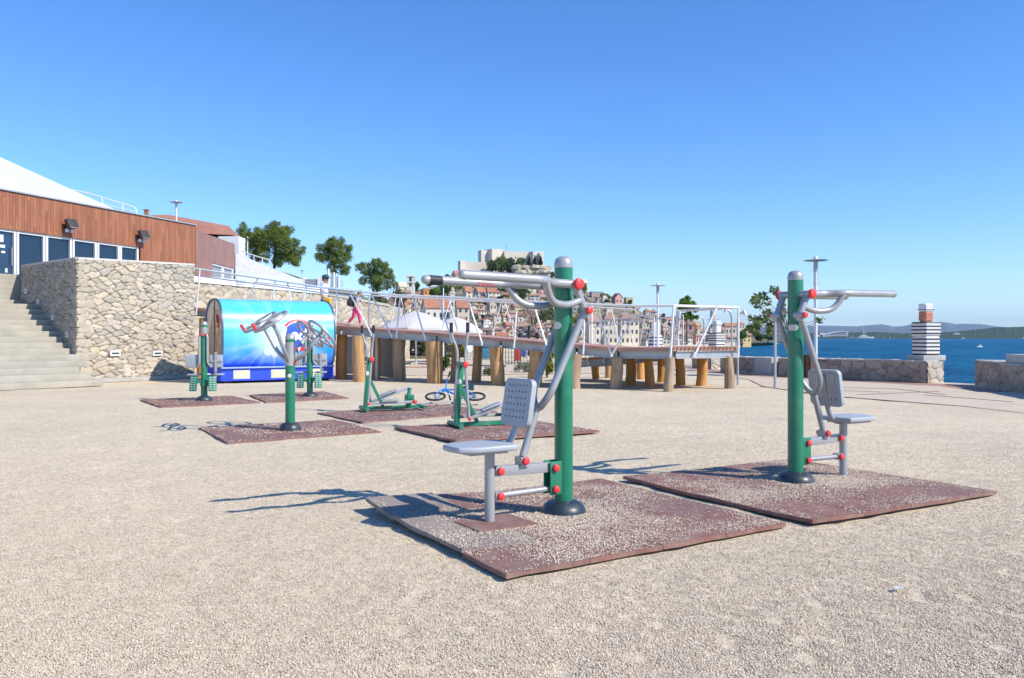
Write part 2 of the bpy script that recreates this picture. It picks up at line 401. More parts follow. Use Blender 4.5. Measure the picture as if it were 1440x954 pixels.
# ------------------------------------------------------------------ town hill and the slope behind the restaurant
SIL = [(530,426),(545,418),(560,414),(600,405),(630,396),(650,388),(700,381),(770,386),(790,396),(815,407),(850,416),(880,427),(905,439),(950,453),(1000,463),(1050,472),(1100,477)]
DIS = [(530,300),(560,330),(650,430),(700,450),(770,440),(850,420),(900,400),(1000,370),(1100,330)]
FRT = [(530,120),(700,120),(900,130),(1000,170),(1060,230),(1100,290)]
ip = lambda tab, x: float(np.interp(x, [p[0] for p in tab], [p[1] for p in tab]))
def hillpt(x, s):
    D, Y0, yc = ip(DIS, x), ip(FRT, x), ip(SIL, x)
    zc = EYE-(yc-HY)*D/FOC; Y = Y0+(D-Y0)*s
    z = .2+(zc-.2)*(.35*s+.65*s*s if s <= 1 else max(0, 1-(s-1)*2))
    return Vector(((x-CX)*Y/FOC, Y, z))
def on_hill(x, y):                                  # where the sight line of a photo pixel meets the hill
    lo = 0
    for i in range(1, 201):
        s = i/200; p = hillpt(x, s)
        if HY-(p.z-EYE)*FOC/p.y <= y: return p
    return hillpt(x, 1)
def make_hill():
    xs = np.arange(522, 1102, 4); ts = np.concatenate([np.linspace(0, 1, 34), [1.1, 1.3, 1.6]]); V = []
    for x in xs:
        for s in ts:
            p = hillpt(x, s); p.z += 1.2*mnoise.noise(Vector((p.x*.05, p.y*.05, 0)))*min(1, s*2)-.3; V.append(p[:])
    n, k = len(xs), len(ts); i = np.arange(n-1)[:, None]*k+np.arange(k-1)[None]
    F = np.stack([i, i+k, i+k+1, i+1], -1).reshape(-1, 4)
    m = m_scrub('hill_scrub', (.05,.075,.022), (.22,.19,.13), (.36,.31,.235), .06)
    mesh_np('hill', np.array(V), F, m, smooth=1)['kind'] = 'structure'
make_hill()
SL = [(-100,340),(200,356),(330,368),(400,383),(450,400),(490,408),(520,420),(545,437),(580,458),(640,476)]
def slopept(x, s):
    yc = ip(SL, x); D = 95; Y = 50+(D-50)*s; zc = EYE-(yc-HY)*D/FOC
    return Vector(((x-CX)*Y/FOC, Y, 3.0+(zc-3.0)*s if s <= 1 else zc*(1-(s-1)*.8))) if x < 520 else Vector(((x-CX)*Y/FOC, Y, max(-.2, (zc)*s)-.2))
xs = np.arange(-100, 665, 12); ts = [0,.2,.4,.6,.8,1,1.5]; V = [slopept(x, s)[:] for x in xs for s in ts]
n, k = len(xs), len(ts); i = np.arange(n-1)[:, None]*k+np.arange(k-1)[None]
mesh_np('slope', np.array(V), np.stack([i, i+k, i+k+1, i+1], -1).reshape(-1, 4), m_scrub('dry_slope', (.05,.075,.022), (.15,.14,.06), (.28,.24,.15), .35), smooth=1)['kind'] = 'structure'

# ------------------------------------------------------------------ rubble stone walls, real relief
PAL = np.array([(.46,.405,.32),(.43,.38,.30),(.49,.435,.345),(.41,.37,.31),(.45,.40,.32),(.48,.41,.305),(.40,.365,.305)])
PALR = np.array([(.44,.345,.255),(.39,.305,.23),(.47,.38,.285),(.34,.285,.23),(.45,.34,.24),(.40,.335,.27)])
def stone_face(name, p0, p1, z0, z1, parent, cw=.30, ch=.16, res=.03, deep=.06, seed=1, pal=PAL, dark=.5, lean=0):
    """a sheet of uneven stones from p0 to p1 (its outside on the right hand side going p0->p1);
    z0, z1: bottom and top, each a pair of heights at the two ends"""
    p0, p1 = np.array(p0, float), np.array(p1, float); L = np.hypot(*(p1-p0)); d = (p1-p0)/L; nrm = np.array([d[1], -d[0]])
    rs = np.random.RandomState(seed); H = max(z1)-min(z0); zb = min(z0)
    nr, ncx = int(H/ch)+3, int(L/cw)+3
    sx = (np.arange(ncx)[None]+rs.rand(nr, ncx)*1.15+.5*(np.arange(nr)[:, None] % 2)-1)*cw
    sz = (np.arange(nr)[:, None]+rs.rand(nr, ncx)*1.05-1)*ch
    sx, sz = sx.ravel(), sz.ravel(); ks = len(sx)
    fat = .65+.85*rs.rand(ks)**1.3
    nu, nv = max(2, int(L/res)), max(2, int(H/res)); u = np.linspace(0, L, nu+1); v = np.linspace(0, 1, nv+1)
    U, W = np.meshgrid(u, v); f = U/L
    Z = (z0[0]*(1-f)+z0[1]*f)*(1-W)+(z1[0]*(1-f)+z1[1]*f)*W
    uu, zz = U.ravel(), (Z-zb).ravel(); d1 = np.empty(len(uu)); d2 = np.empty(len(uu)); idx = np.empty(len(uu), int)
    wob = np.array([mnoise.noise(Vector((a*7, b*7, seed))) for a, b in zip(uu, zz)])*.022
    for a in range(0, len(uu), 4000):
        sl_ = slice(a, a+4000)
        dx = (uu[sl_, None]+wob[sl_, None]-sx[None])/cw; dz = (zz[sl_, None]-wob[sl_, None]-sz[None])/ch
        D = (np.abs(dx)**2.6+np.abs(dz)**2.6)**(1/2.6)/fat[None]
        part = np.argpartition(D, 1, axis=1)[:, :2]; r_ = np.arange(D.shape[0])
        A, B = D[r_, part[:, 0]], D[r_, part[:, 1]]; sw = B < A
        idx[sl_] = np.where(sw, part[:, 1], part[:, 0]); d1[sl_] = np.minimum(A, B); d2[sl_] = np.maximum(A, B)
    e = np.clip((d2-d1)/.15, 0, 1); e = e*e*(3-2*e)
    hgt = .55+.45*rs.rand(ks); tx, tz = (rs.rand(ks)-.5)*.07, (rs.rand(ks)-.5)*.07
    off = deep*(e*hgt[idx]+.0)+e*(tx[idx]*(uu-sx[idx])+tz[idx]*(zz-sz[idx]))+.008*wob*40*.5*e
    X = p0[0]+d[0]*uu+nrm[0]*off; Yy = p0[1]+d[1]*uu+nrm[1]*off
    V = np.stack([X, Yy, Z.ravel()], 1)
    i = np.arange(nv)[:, None]*(nu+1)+np.arange(nu)[None]
    F = np.stack([i, i+1, i+nu+2, i+nu+1], -1).reshape(-1, 4)
    col = pal[rs.randint(0, len(pal), ks)]*(.85+.35*rs.rand(ks, 1)); cc = col[idx]
    mort = np.array([.20,.175,.14])*dark*2*.7
    k_ = np.clip((d2-d1)/.07, 0, 1)[:, None]; cc = mort*(1-k_)+cc*k_
    if parent is not None:
        M = np.array(wmat(parent).inverted()); V = V @ M[:3, :3].T+M[:3, 3]
    o = mesh_np(name, V, F, STONE, parent, smooth=1); paint(o, np.concatenate([cc, np.ones((len(cc), 1))], 1)); return o

WA, WB, WC = (-13.3,24.8), (-11.05,28.15), (-16.75,27.75)
wall = thing('stone_wall', 'tall sandy rubble stone wall with pale cap beside the concrete stairs', 'stone wall', (*WA, 0))
stone_face('stone_facing', WA, WB, (-.05,-.05), (3.80,3.90), wall, .29, .155, .021, .075, 3)
stone_face('stone_facing', WC, (WA[0]+.075, WA[1]-.063), (-.05,-.05), (3.82,3.80), wall, .26, .15, .024, .08, 5, pal=PAL*.88)
_in = (-14.9, 31.0)
MB().prism([(WA[0]-.02,WA[1]+.06),(WB[0]-.06,WB[1]+.02),(-13.0,31.9),(-18.5,31.9),(WC[0]+.03,WC[1]+.06)], -.05, [3.79,3.89,3.9,3.85,3.81]).build('wall_core', CONC, wall, world=True)
mb = MB(); zq = -.03; rq = random.Random(2)
while zq < 3.72:                                     # corner stones, long and short by turns
    hq = rq.uniform(.14,.27); hq = min(hq, 3.78-zq); l1, l2 = (rq.uniform(.34,.5), rq.uniform(.16,.26)) if int(zq*5) % 2 else (rq.uniform(.16,.26), rq.uniform(.34,.5))
    f_ = Vector((WB[0]-WA[0], WB[1]-WA[1], 0)).normalized(); s_ = Vector((WC[0]-WA[0], WC[1]-WA[1], 0)).normalized(); c0 = Vector((*WA, 0))-f_*.065-s_*.065+Vector((rq.uniform(-.012,.012), rq.uniform(-.012,.012), 0))
    q = [c0, c0+f_*(l1+.065), c0+f_*(l1+.06)+s_*.12, c0+f_*.14+s_*.14, c0+s_*(l2+.06)+f_*.12, c0+s_*(l2+.065)]
    mb.prism([(v.x, v.y) for v in q], zq+.012, zq+hq-.006); zq += hq
mb.build('corner_stones', mat('corner_stone', (.43,.38,.295), .9, 0, .22, 2.2, .4, 30), wall, world=True, bevel=.022)
mb = MB()
def capstrip(mb, a, b, za, zb, w_, h_, out=.05):
    a, b = Vector((*a, za)), Vector((*b, zb)); d = (b-a).normalized(); nn = Vector((d.y, -d.x, 0)).normalized()
    q = [a+nn*out, b+nn*out, b-nn*w_, a-nn*w_]
    return mb.add([p for p in q]+[p+Vector((0,0,h_)) for p in q], [(3,2,1,0),(4,5,6,7),(0,1,5,4),(1,2,6,5),(2,3,7,6),(3,0,4,7)])
capstrip(mb, WA, WB, 3.80, 3.90, .4, .06); capstrip(mb, WC, WA, 3.82, 3.803, .4, .062)
mb.build('wall_cap', mat('pale_cap_concrete', (.55,.54,.50), .85), wall, world=True)
def plate_on(mb, p, d, w_, h_, th=.05):
    nn = Vector((d.y, -d.x, 0)); mb.box(p+nn*.07, (w_, th, h_), math.atan2(d.y, d.x)); return mb
dF = Vector((WB[0]-WA[0], WB[1]-WA[1], 0)).normalized(); dS = Vector((WA[0]-WC[0], WA[1]-WC[1], 0)).normalized()
for px, py in ((160,497),(219.5,497)):
    r_ = (px-CX)/FOC; t_ = (WA[0]-r_*WA[1])/(r_*dF.y-dF.x); p = Vector((*WA, 0))+dF*t_; p.z = EYE-(py-HY)*p.y/FOC
    l_ = plate_on(MB(), p, dF, .34, .17, .06).build('wall_light', WHITE, wall, world=True, bevel=.01)
    plate_on(MB(), p+Vector((dF.y,-dF.x,0))*.032, dF, .24, .05, .01).build('light_slot', BLACK, l_, world=True)
for px, py in ((40,410),(57,425),(77,447),(98,471)):
    r_ = (px-CX)/FOC; t_ = (WC[0]-r_*WC[1])/(r_*dS.y-dS.x); p = Vector((*WC, 0))+dS*t_; p.z = EYE-(py-HY)*p.y/FOC
    l_ = plate_on(MB(), p, dS, .17, .17, .06).build('wall_light', WHITE, wall, world=True, bevel=.01)
    plate_on(MB(), p+Vector((dS.y,-dS.x,0))*.032, dS, .09, .07, .01).build('light_slot', STEEL, l_, world=True)
capstrip(MB(), (WA[0]+.25,WA[1]+.35), (WB[0]+.02,WB[1]-.02), 0, 0, .1, .13, .16).build('wall_footing', CONC, wall, world=True)

# stairs up to the terrace
st = thing('stairs', 'wide flight of grey concrete stairs climbing beside the stone wall', 'stairs', (-13.8,24,0))
D_, E_ = Vector((-.77,.64,0)).normalized(), Vector((.64,.77,0)).normalized()
S0 = Vector((-11.85,23.5,0)); A3 = Vector((*WA,0)); h = .178
front = 0
for i in range(20):
    tread = .5 if i < 3 else (.33 if i < 14 else .5)
    o_ = S0+D_*front
    if i < 3: e_ = o_+E_*(-.12*i)
    else:
        q = o_-A3; den = dS.x*E_.y-dS.y*E_.x         # meet the wall's side face
        kk = (dS.x*q.y-dS.y*q.x)/(-den); e_ = o_+E_*(-kk if False else kk)+E_*.10
    dep = 6.2-front+.4 if i >= 14 else 5.8
    a, b = e_-E_*14, e_
    if i == 14: front += 1.0; a += D_*1.0; b += D_*1.0
    c_, d_ = b+D_*dep, a+D_*dep
    z1 = h*(i+1)
    MB().add([(*p[:2], z) for z in (max(0, z1-h-.02), z1) for p in (a, b, c_, d_)], [(3,2,1,0),(4,5,6,7),(0,1,5,4),(1,2,6,5),(2,3,7,6),(3,0,4,7)]).build('step', STEPC, st, world=True, bevel=.012)
    front += tread
MB().prism([(-32,22.2),(-19.9,33.0),(-20,33.3),(-40,33.3),(-40,22)], 0, 3.5).build('stair_base', CONC, st, world=True) if False else None

# terrace and the stone retaining wall behind the kiosk
MB().prism([(-60,33),(-13,32.0),(-12.95,33.3),(-9.85,41),(-7.3,47.2),(-7,52),(-60,60)], -.1, [3.55,3.55,3.62,3.62,3.3,3.3,3.6]).build('terrace', CONC)['kind'] = 'structure'
tw = thing('stone_wall', 'long low-lit rubble retaining wall under the white terrace edge behind the blue kiosk', 'stone wall', (-12.9,33.2,0))
stone_face('stone_facing', (-13.2,32.5), (-9.8,41), (-.05,-.05), (3.66,3.62), tw, .42, .26, .05, .07, 11)
stone_face('stone_facing', (-9.8,41), (-7.2,47.2), (-.05,-.05), (3.62,3.2), tw, .42, .26, .06, .07, 12)
stone_face('stone_facing', (-7.2,47.2), (-6.6,52), (-.05,-.05), (3.2,2.6), tw, .42, .26, .08, .07, 13)
mb = MB(); capstrip(mb, (-13.2,32.5), (-9.8,41), 3.66, 3.62, .3, .28, .10); mb.build('parapet', WHITE, tw, world=True)
mb = MB(); capstrip(mb, (-9.8,41.01), (-7.2,47.2), 3.62, 3.2, .3, .14, .10); mb.build('wall_cap', CONC, tw, world=True)
# ------------------------------------------------------------------ the restaurant on the terrace
def m_planks(name, cols, wdt=.13, rough=.55, coat=0):
    m = bpy.data.materials.new(name); t, b = nodes(m); v = coords(t)
    s = t.nodes.new('ShaderNodeSeparateXYZ'); t.links.new(v, s.inputs[0])
    q = math_(t, 'DIVIDE', s.outputs[0], wdt); fl = math_(t, 'FLOOR', q); fr = math_(t, 'FRACT', q)
    wn = t.nodes.new('ShaderNodeTexWhiteNoise'); wn.noise_dimensions = '2D'
    cb = t.nodes.new('ShaderNodeCombineXYZ'); t.links.new(fl, cb.inputs[0])
    t.links.new(math_(t, 'FLOOR', math_(t, 'ADD', math_(t, 'DIVIDE', s.outputs[2], 1.4), math_(t, 'MULTIPLY', fl, .37))), cb.inputs[1])
    t.links.new(cb.outputs[0], wn.inputs[0])
    c = ramp(t, wn.outputs[0], [(0, cols[0]), (.5, cols[1]), (1, cols[2])])
    n = tex(t, coords(t, 'Object', (12, 12, .9)), 1.5, 6, .7)
    c = mixc(t, 1, c, ramp(t, n.outputs[0], [(.3, (.72,.7,.68)), (.7, (1.2,1.18,1.15))]), 'MULTIPLY')
    gap = math_(t, 'LESS_THAN', fr, .07)
    t.links.new(mixc(t, gap, c, (.05,.025,.015)), b.inputs['Base Color']); b.inputs['Roughness'].default_value = rough
    if coat: b.inputs['Coat Weight'].default_value = coat; b.inputs['Coat Roughness'].default_value = .25
    bump(t, b, math_(t, 'SUBTRACT', 1, gap), .6, .01); return m
CLAD = m_planks('red_brown_cladding', [(.265,.098,.047), (.33,.128,.062), (.375,.16,.08)])
CLADG = m_planks('sheen_tinted_cladding', [(.30,.15,.115), (.335,.17,.13), (.36,.19,.15)], .3, .5, .12)  # same timber, with the purple sky sheen put into a duller base colour
WINGLASS = GLASS.copy(); WINGLASS.name = 'tinted_window_glass'; WINGLASS.node_tree.nodes['Principled BSDF'].inputs['Alpha'].default_value = .62
FZ0, FZ1, FW = 3.55, 7.05, 5.58
fang = math.atan2(.94, .34)
rest = thing('restaurant', 'restaurant with red brown timber cladding and a row of dark windows on the terrace', 'restaurant', (-19.3, 31.7, 0), fang)
mb = MB()
mb.box((.9, .2, (FW+FZ1)/2), (17.8, .4, FZ1-FW)).box((8.0, .2, (FZ0+FW)/2), (3.6, .4, FW-FZ0)).box((-4.6, .2, (FZ0+FW)/2), (7.0, .4, FW-FZ0))
mb.build('timber_cladding', CLAD, rest)
MB().box((1.0, 3.5, 5.0), (17.4, 6, 3.9)).build('body', mat('dark_interior_wall', (.10,.09,.085), .9), rest)
MB().box((.9, .18, FZ1+.03), (17.84, .5, .05)).build('parapet_cap', STEEL, rest)
ts_ = [-1.1, -.06, .0, 1.23, 1.3, 2.5, 2.57, 3.77, 3.84, 5.02, 5.09, 6.12]
for k in range(6):
    a, b = ts_[2*k], ts_[2*k+1]; isdoor = k == 0
    wn = MB().box(((a+b)/2, .16, (FZ0+FW)/2), (b-a-.1, .02, FW-FZ0-.14)).build('door_glass' if isdoor else 'window', GLASS if isdoor else WINGLASS, rest)
    fr = MB()
    for x_ in (a+.03, b-.03): fr.box((x_, .12, (FZ0+FW)/2), (.09, .12, FW-FZ0))
    fr.box(((a+b)/2, .12, FW-.045), (b-a-.16, .1, .09)).box(((a+b)/2, .12, FZ0+.05), (b-a-.16, .1, .1))
    fr.build('frame', WHITEST, wn)
    if isdoor:
        for dx, dz, w_, h_ in ((.05,.72,.22,.28),(.12,.42,.2,.12),(.15,.2,.16,.08),(.28,-.5,.1,.16)):
            MB().box(((a+b)/2+dx-.1, .143, 4.5+dz), (w_, .006, h_)).build('paper_notice', WHITE, wn)
        MB().tube([(b-.16, .07, 4.2), (b-.16, .07, 4.9)], .018).build('handle', STEEL, wn)
    elif k in (1, 3, 4):
        cu = MB(); xx = np.linspace(a+.35, b-.1, 40); o_ = len(cu.v)
        for j, x_ in enumerate(xx):
            y_ = .30+.035*math.sin(j*1.5)
            cu.add([(x_, y_, FZ0+.1), (x_, y_, FW-.1)], [])
        cu.f += [(o_+2*j, o_+2*j+2, o_+2*j+3, o_+2*j+1) for j in range(39)]
        cu.build('curtain', mat('blue_curtain', (.22,.27,.40), .9), rest)
FLO = None
for px, py, lb in ((93,316,'black twin floodlight left of centre on the timber wall above the windows'), (195,331,'black twin floodlight near the right end of the timber wall')):
    r_ = (px-CX)/FOC; t_ = (r_*31.7+19.3)/(.34-.94*r_); p = Vector((-19.3+.34*t_, 31.7+.94*t_, 0)); p.z = EYE-(py-HY)*p.y/FOC
    fl = thing('floodlight', lb, 'floodlight', p, fang, 'floodlights on the timber wall')
    M = Matrix.Rotation(R(-25), 3, 'X')
    MB().box((0, -.30, .02), (.48, .20, .36), M=M).build('housing', mat('dark_lamp_housing', (.05,.045,.042), .5), fl, bevel=.03)
    MB().box((0, -.40, -.04), (.42, .02, .30), M=M).build('lens', mat('lamp_lens', (.16,.15,.14), .15), fl)
    MB().bar((0, -.01, -.1), (0, -.28, -.1), .05, .05).box((0, -.015, -.1), (.18, .03, .2)).build('bracket', BLACK, fl)
    for s in (-1, 1): MB().lathe([(0.01,0),(.07,.01),(.085,.08),(.06,.14),(.01,.15)], 14, (s*.12, -.18, -.34)).build('small_lamp', WHITEST, fl)

# white membrane roof rising behind the parapet, with its railing
mb = MB()
B0, B1 = Vector((-19.3,31.7,0))+Vector((.34,.94,0))*-8+Vector((-.5,.2,6.9)), Vector((-19.3,31.7,0))+Vector((.34,.94,0))*8.0+Vector((-.5,.2,6.9))
R0, R1 = P(-240,112,48), P(178,302,43)
K0, K1 = R0+Vector((-8,9,-6)), R1+Vector((-6,9,-3))
mb.add([B0, B1, R1, R0, K0, K1], [(0,1,2,3), (3,2,5,4), (1,5,2), (0,3,4), (0,4,5,1)])
tag(mb.build('membrane_roof', mat('white_membrane', (.62,.62,.61), .6, 0, .03, .6), smooth=0), 'large sloping white membrane roof rising behind the timber parapet', 'roof')
rl = thing('railing', 'thin white curved railing at the foot of the white membrane roof', 'railing', P(150,290,47))
MB().tube(fillet([P(x, y, 47) for x, y in ((100,267),(125,272),(160,283),(191,292),(193,304))], .6), .035, 8).build('top_rail', WHITEST, rl, world=True)
for x, y in ((143,277),(172,287)): MB().tube([P(x, y, 47), P(x+2, y+16, 47)], .03, 8).build('post', WHITEST, rl, world=True)
MB().tube(fillet([P(x, y, 47) for x, y in ((143,286),(172,294),(193,299))], .6), .025, 8).build('mid_rail', WHITEST, rl, world=True)

# glossy side wing of the restaurant, white exterior stair wall, small things on the terrace
wing = thing('side_wing', 'glossy panelled wing with purple brown sheen in its colour, right of the timber wall', 'building', (-15.98, 40.98, 0), R(91.2))
MB().box((3.05, .2, 6.12), (6.1, .4, 1.42)).box((1.2, .2, 4.46), (2.4, .4, 1.9)).build('panel_wall', CLADG, wing)
MB().box((3.0, 2.5, 5.1), (6, 4.2, 3.3)).build('body', WHITE, wing)
for a, b in ((2.45, 4.2), (4.3, 6.0)):
    wn = MB().box(((a+b)/2, .15, 4.47), (b-a-.1, .02, 1.84)).build('window', mat('pale_window_glass', (.20,.25,.30), .1), wing)
    MB().box((a+.05, .1, 4.47), (.1, .1, 1.86)).box((b-.05, .1, 4.47), (.1, .1, 1.86)).box(((a+b)/2, .1, 5.35), (b-a-.06, .09, .09)).box(((a+b)/2, .1, 3.6), (b-a-.06, .09, .09)).build('frame', WHITEST, wn)
sw = MB()
a, b, c, d = P(331,356,47.4), P(331,372,47.4), P(470,412,52), P(470,408,52)
q0, q1 = P(427,391,51), P(427,411,51)
ax, cx_ = P(331,356,47.4), P(462,409.5,51.5)
sw.prism([(ax.x,ax.y),(cx_.x,cx_.y),(cx_.x-.2,cx_.y+.35),(ax.x-.2,ax.y+.35)], 3.3, [ax.z, cx_.z, cx_.z, ax.z])
tag(sw.build('stair_wall', mat('grey_white_render', (.52,.53,.54), .8), smooth=0), 'smooth white sloping stair wall descending beyond the glossy panelled wing', 'wall')
p = P(326,355,49.5)
tag(MB().box((p.x, p.y, p.z-1.0), (1.25, 1.2, 3.8)).build('stair_head', WHITE, smooth=0, bevel=.02), 'plain white block at the top of the sloping stair wall', 'wall')
rl = thing('railing', 'short white railing on top of the sloping stair wall before the big pine', 'railing', P(360,360,49))
MB().tube(fillet([P(x, y, 49) for x, y in ((340,353),(355,359),(379,366),(380,371))], .3), .035, 8).build('top_rail', WHITEST, rl, world=True)
for x, y in ((345,355),(357,360),(369,363)): MB().tube([P(x, y, 49), P(x, y+8, 49)], .03, 8).build('post', WHITEST, rl, world=True)
def m_clear():
    m = bpy.data.materials.new('clear_balustrade_glass'); t, b = nodes(m)
    b.inputs['Base Color'].default_value = (.62,.75,.74,1); b.inputs['Roughness'].default_value = .05; b.inputs['Alpha'].default_value = .42
    n = tex(t, coords(t), 3, 3); rr = ramp(t, n.outputs[0], [(.3,(.03,)*3),(.7,(.08,)*3)]); t.links.new(rr, b.inputs['Roughness']); return m
CLEAR = m_clear()
gb = thing('balustrade', 'row of clear glass panels along the terrace edge above the kiosk', 'balustrade', P(390,400,38.5))
for (x0, x1) in ((334,357.5),(358.5,380.5),(381.5,403),(404,425)):
    Ya, Yb = 35.2+(x0-334)*.055, 35.2+(x1-334)*.055
    a, b = P(x0, 384+(x0-334)*.09, Ya), P(x1, 384+(x1-334)*.09, Yb); mb = MB(); nn = Vector((.02,.04,0)); zz = 3.75
    mb.add([Vector((*a.xy, zz)), Vector((*b.xy, zz)), b, a, Vector((*a.xy, zz))+nn, Vector((*b.xy, zz))+nn, b+nn, a+nn], [(0,1,2,3),(7,6,5,4),(0,4,5,1),(3,2,6,7),(0,3,7,4),(1,5,6,2)])
    mb.build('glass_panel', CLEAR, gb, world=True, smooth=0)
cb = thing('cabinet', 'grey panelled cabinet in a white frame at the end of the terrace', 'cabinet', P(440,408,45))
o_ = P(437,401,45); MB().box((o_.x, o_.y+.3, o_.z-.15), (.75, .5, .95)).build('panel', mat('blue_grey_panel', (.28,.32,.36), .5), cb, world=True)
mb = MB()
for dx in (-.4, .4): mb.box((o_.x+dx, o_.y+.28, o_.z-.1), (.09, .56, 1.1))
mb.box((o_.x+.62, o_.y+.3, o_.z-.1), (.34, .5, 1.08)); mb.build('frame', WHITE, cb, world=True)
sc_ = thing('screen_fence', 'bluish translucent screen fence on thin posts behind the boy in a cap', 'fence', P(470,400,62))
for x0, x1 in ((462,469),(469.6,476),(476.6,482.5)):
    a, b = P(x0, 381+(x0-462)*.7, 62), P(x1, 381+(x1-462)*.7, 62); a2, b2 = P(x0, 404, 62), P(x1, 404, 62); nn = Vector((0,.05,0))
    MB().add([a2, b2, b, a, a2+nn, b2+nn, b+nn, a+nn], [(0,1,2,3),(7,6,5,4),(0,4,5,1),(3,2,6,7),(0,3,7,4),(1,5,6,2)]).build('screen_panel', CLEAR, sc_, world=True, smooth=0)
    MB().tube([P(x0-.3, 378+(x0-462)*.7, 62), P(x0-.3, 406, 62)], .09, 8).build('post', WHITEST, sc_, world=True)

# tiled house and chimney behind the restaurant
th = thing('house', 'house behind the restaurant showing only its low terracotta hip roof', 'house', (-24.5, 62, 5))
ea = [P(168,322,56), P(334,331.5,56), P(322,318,70), P(180,306,70)]; r0, r1 = P(219,302.5,62), P(236,302,63)
MB().add([*ea, r0, r1], [(0,1,5,4), (1,2,5), (2,3,4,5), (3,0,4), (3,2,1,0)]).build('roof', TERRA, th, world=True, smooth=0)
MB().prism([(p.x*.985, p.y+.4) for p in (ea[0], ea[1])]+[(ea[2].x, ea[2].y), (ea[3].x, ea[3].y)], 4.0, [ea[0].z-.15, ea[1].z-.15, ea[2].z-.1, ea[3].z-.1]).build('wall', mat('dark_beige_render', (.30,.24,.17), .9), th, world=True)  # wall in one even dark beige
ch = thing('chimney', 'small red chimney with a thin aerial above the timber parapet', 'chimney', P(206,310,52))
p = P(206,303,52); MB().box((p.x, p.y, p.z), (.22, .22, .6)).box((p.x, p.y, p.z+.33), (.3, .3, .08)).build('stack', TERRA, ch, world=True)
MB().tube([p, P(205.5,279,52)], .02, 6).build('aerial', STEEL, ch, world=True)

# ------------------------------------------------------------------ the wooden ramp
RP = [(262,432,28.9,-.0),(275,433,28.7,0),(340,439,28.2,0),(400,447,27.7,0),(475,458.5,27.0,0),(545,463.5,26.2,0),(610,468,25.3,0),(700,475.5,24.2,0),(807,484.5,22.6,0),(866,489,22.2,0),(945,489,21.35,0)]
def front(x):                                       # a point on the ramp's near deck edge, by photo column
    y = float(np.interp(x, [p[0] for p in RP], [p[1] for p in RP])); Y = float(np.interp(x, [p[0] for p in RP], [p[2] for p in RP]))
    return P(x, y, Y)
BK = Vector((.40,.917,0)); RW = 2.05                 # across the ramp
rp = thing('wooden_ramp', 'long raised wooden ramp on log posts with white steel railings', 'ramp', (1.7, 22.6, 0))
pts = [front(x) for x in (262,340,400,475,545,610,700,807,866,945)]
far_ = [p+BK*RW for p in pts[:-2]]+[pts[-2]+BK*RW, Vector((5.1,25.0,pts[-1].z))]
endR, endF = P(1036,487,22.5), P(1036,487,22.5)+Vector((-1.0,2.9,0))
endR.z = endF.z = pts[-1].z
def slab(mb, near, far, z0, z1):
    n = len(near); vs = [p+Vector((0,0,z1)) for p in near]+[p+Vector((0,0,z1)) for p in far]+[p+Vector((0,0,z0)) for p in near]+[p+Vector((0,0,z0)) for p in far]
    fs = []
    for i in range(n-1): fs += [(i, i+1, n+i+1, n+i), (2*n+i+1, 2*n+i, 3*n+i, 3*n+i+1), (2*n+i, 2*n+i+1, i+1, i), (n+i, n+i+1, 3*n+i+1, 3*n+i)]
    fs += [(2*n, 0, n, 3*n), (n-1, 3*n-1, 4*n-1, 2*n-1)]
    return mb.add(vs, fs)
slab(MB(), pts+[endR], far_+[endF], -.095, 0).build('deck', DECK, rp, world=True, smooth=0)
mb = MB()                                            # separate boards at the lit platform end
v_ = (endR-pts[-1]); nb = 17
for k in range(nb):
    a = pts[-1]+v_*((k+.08)/nb); mb.bar(a+Vector((.02,-.03,-.012)), a+BK*.5+Vector((0,0,-.012)), .085, .05)
mb.build('board_ends', DECK, rp, world=True, smooth=0)
IB = STEEL
def ibeam(a, b, name='beam', hh=.20, parent=None):
    up = Vector((0,0,1)); m_ = MB()
    m_.bar(a, b, .03, hh-.04); m_.bar(a+up*(hh/2-.01), b+up*(hh/2-.01), .13, .02); m_.bar(a-up*(hh/2-.01), b-up*(hh/2-.01), .13, .02)
    return m_.build(name, IB, parent or rp, world=True, smooth=0)
dz = Vector((0,0,-.198)); inn = BK*.16
allp = pts+[endR]
for i in range(len(allp)-1): ibeam(allp[i]+inn+dz+(Vector((.06,0,0)) if i else Vector()), allp[i+1]+inn+dz)
fl2 = far_+[endF]
for i in range(len(fl2)-1): ibeam(fl2[i]-inn+dz+(Vector((.06,0,0)) if i else Vector()), fl2[i+1]-inn+dz)
ibeam(endR+Vector((-.15,.2,0))+dz, endF+Vector((-.1,-.2,0))+dz)
for x in (300,400,484,523,572,626,663,715,783,848,905): p = front(x); MB().bar(p+inn*1.2+dz*1.05, p+BK*(RW-.2)+dz*1.05, .06, .16).build('cross_beam', mat('dark_grey_steel', (.10,.11,.12), .5, .3), rp, world=True, smooth=0)
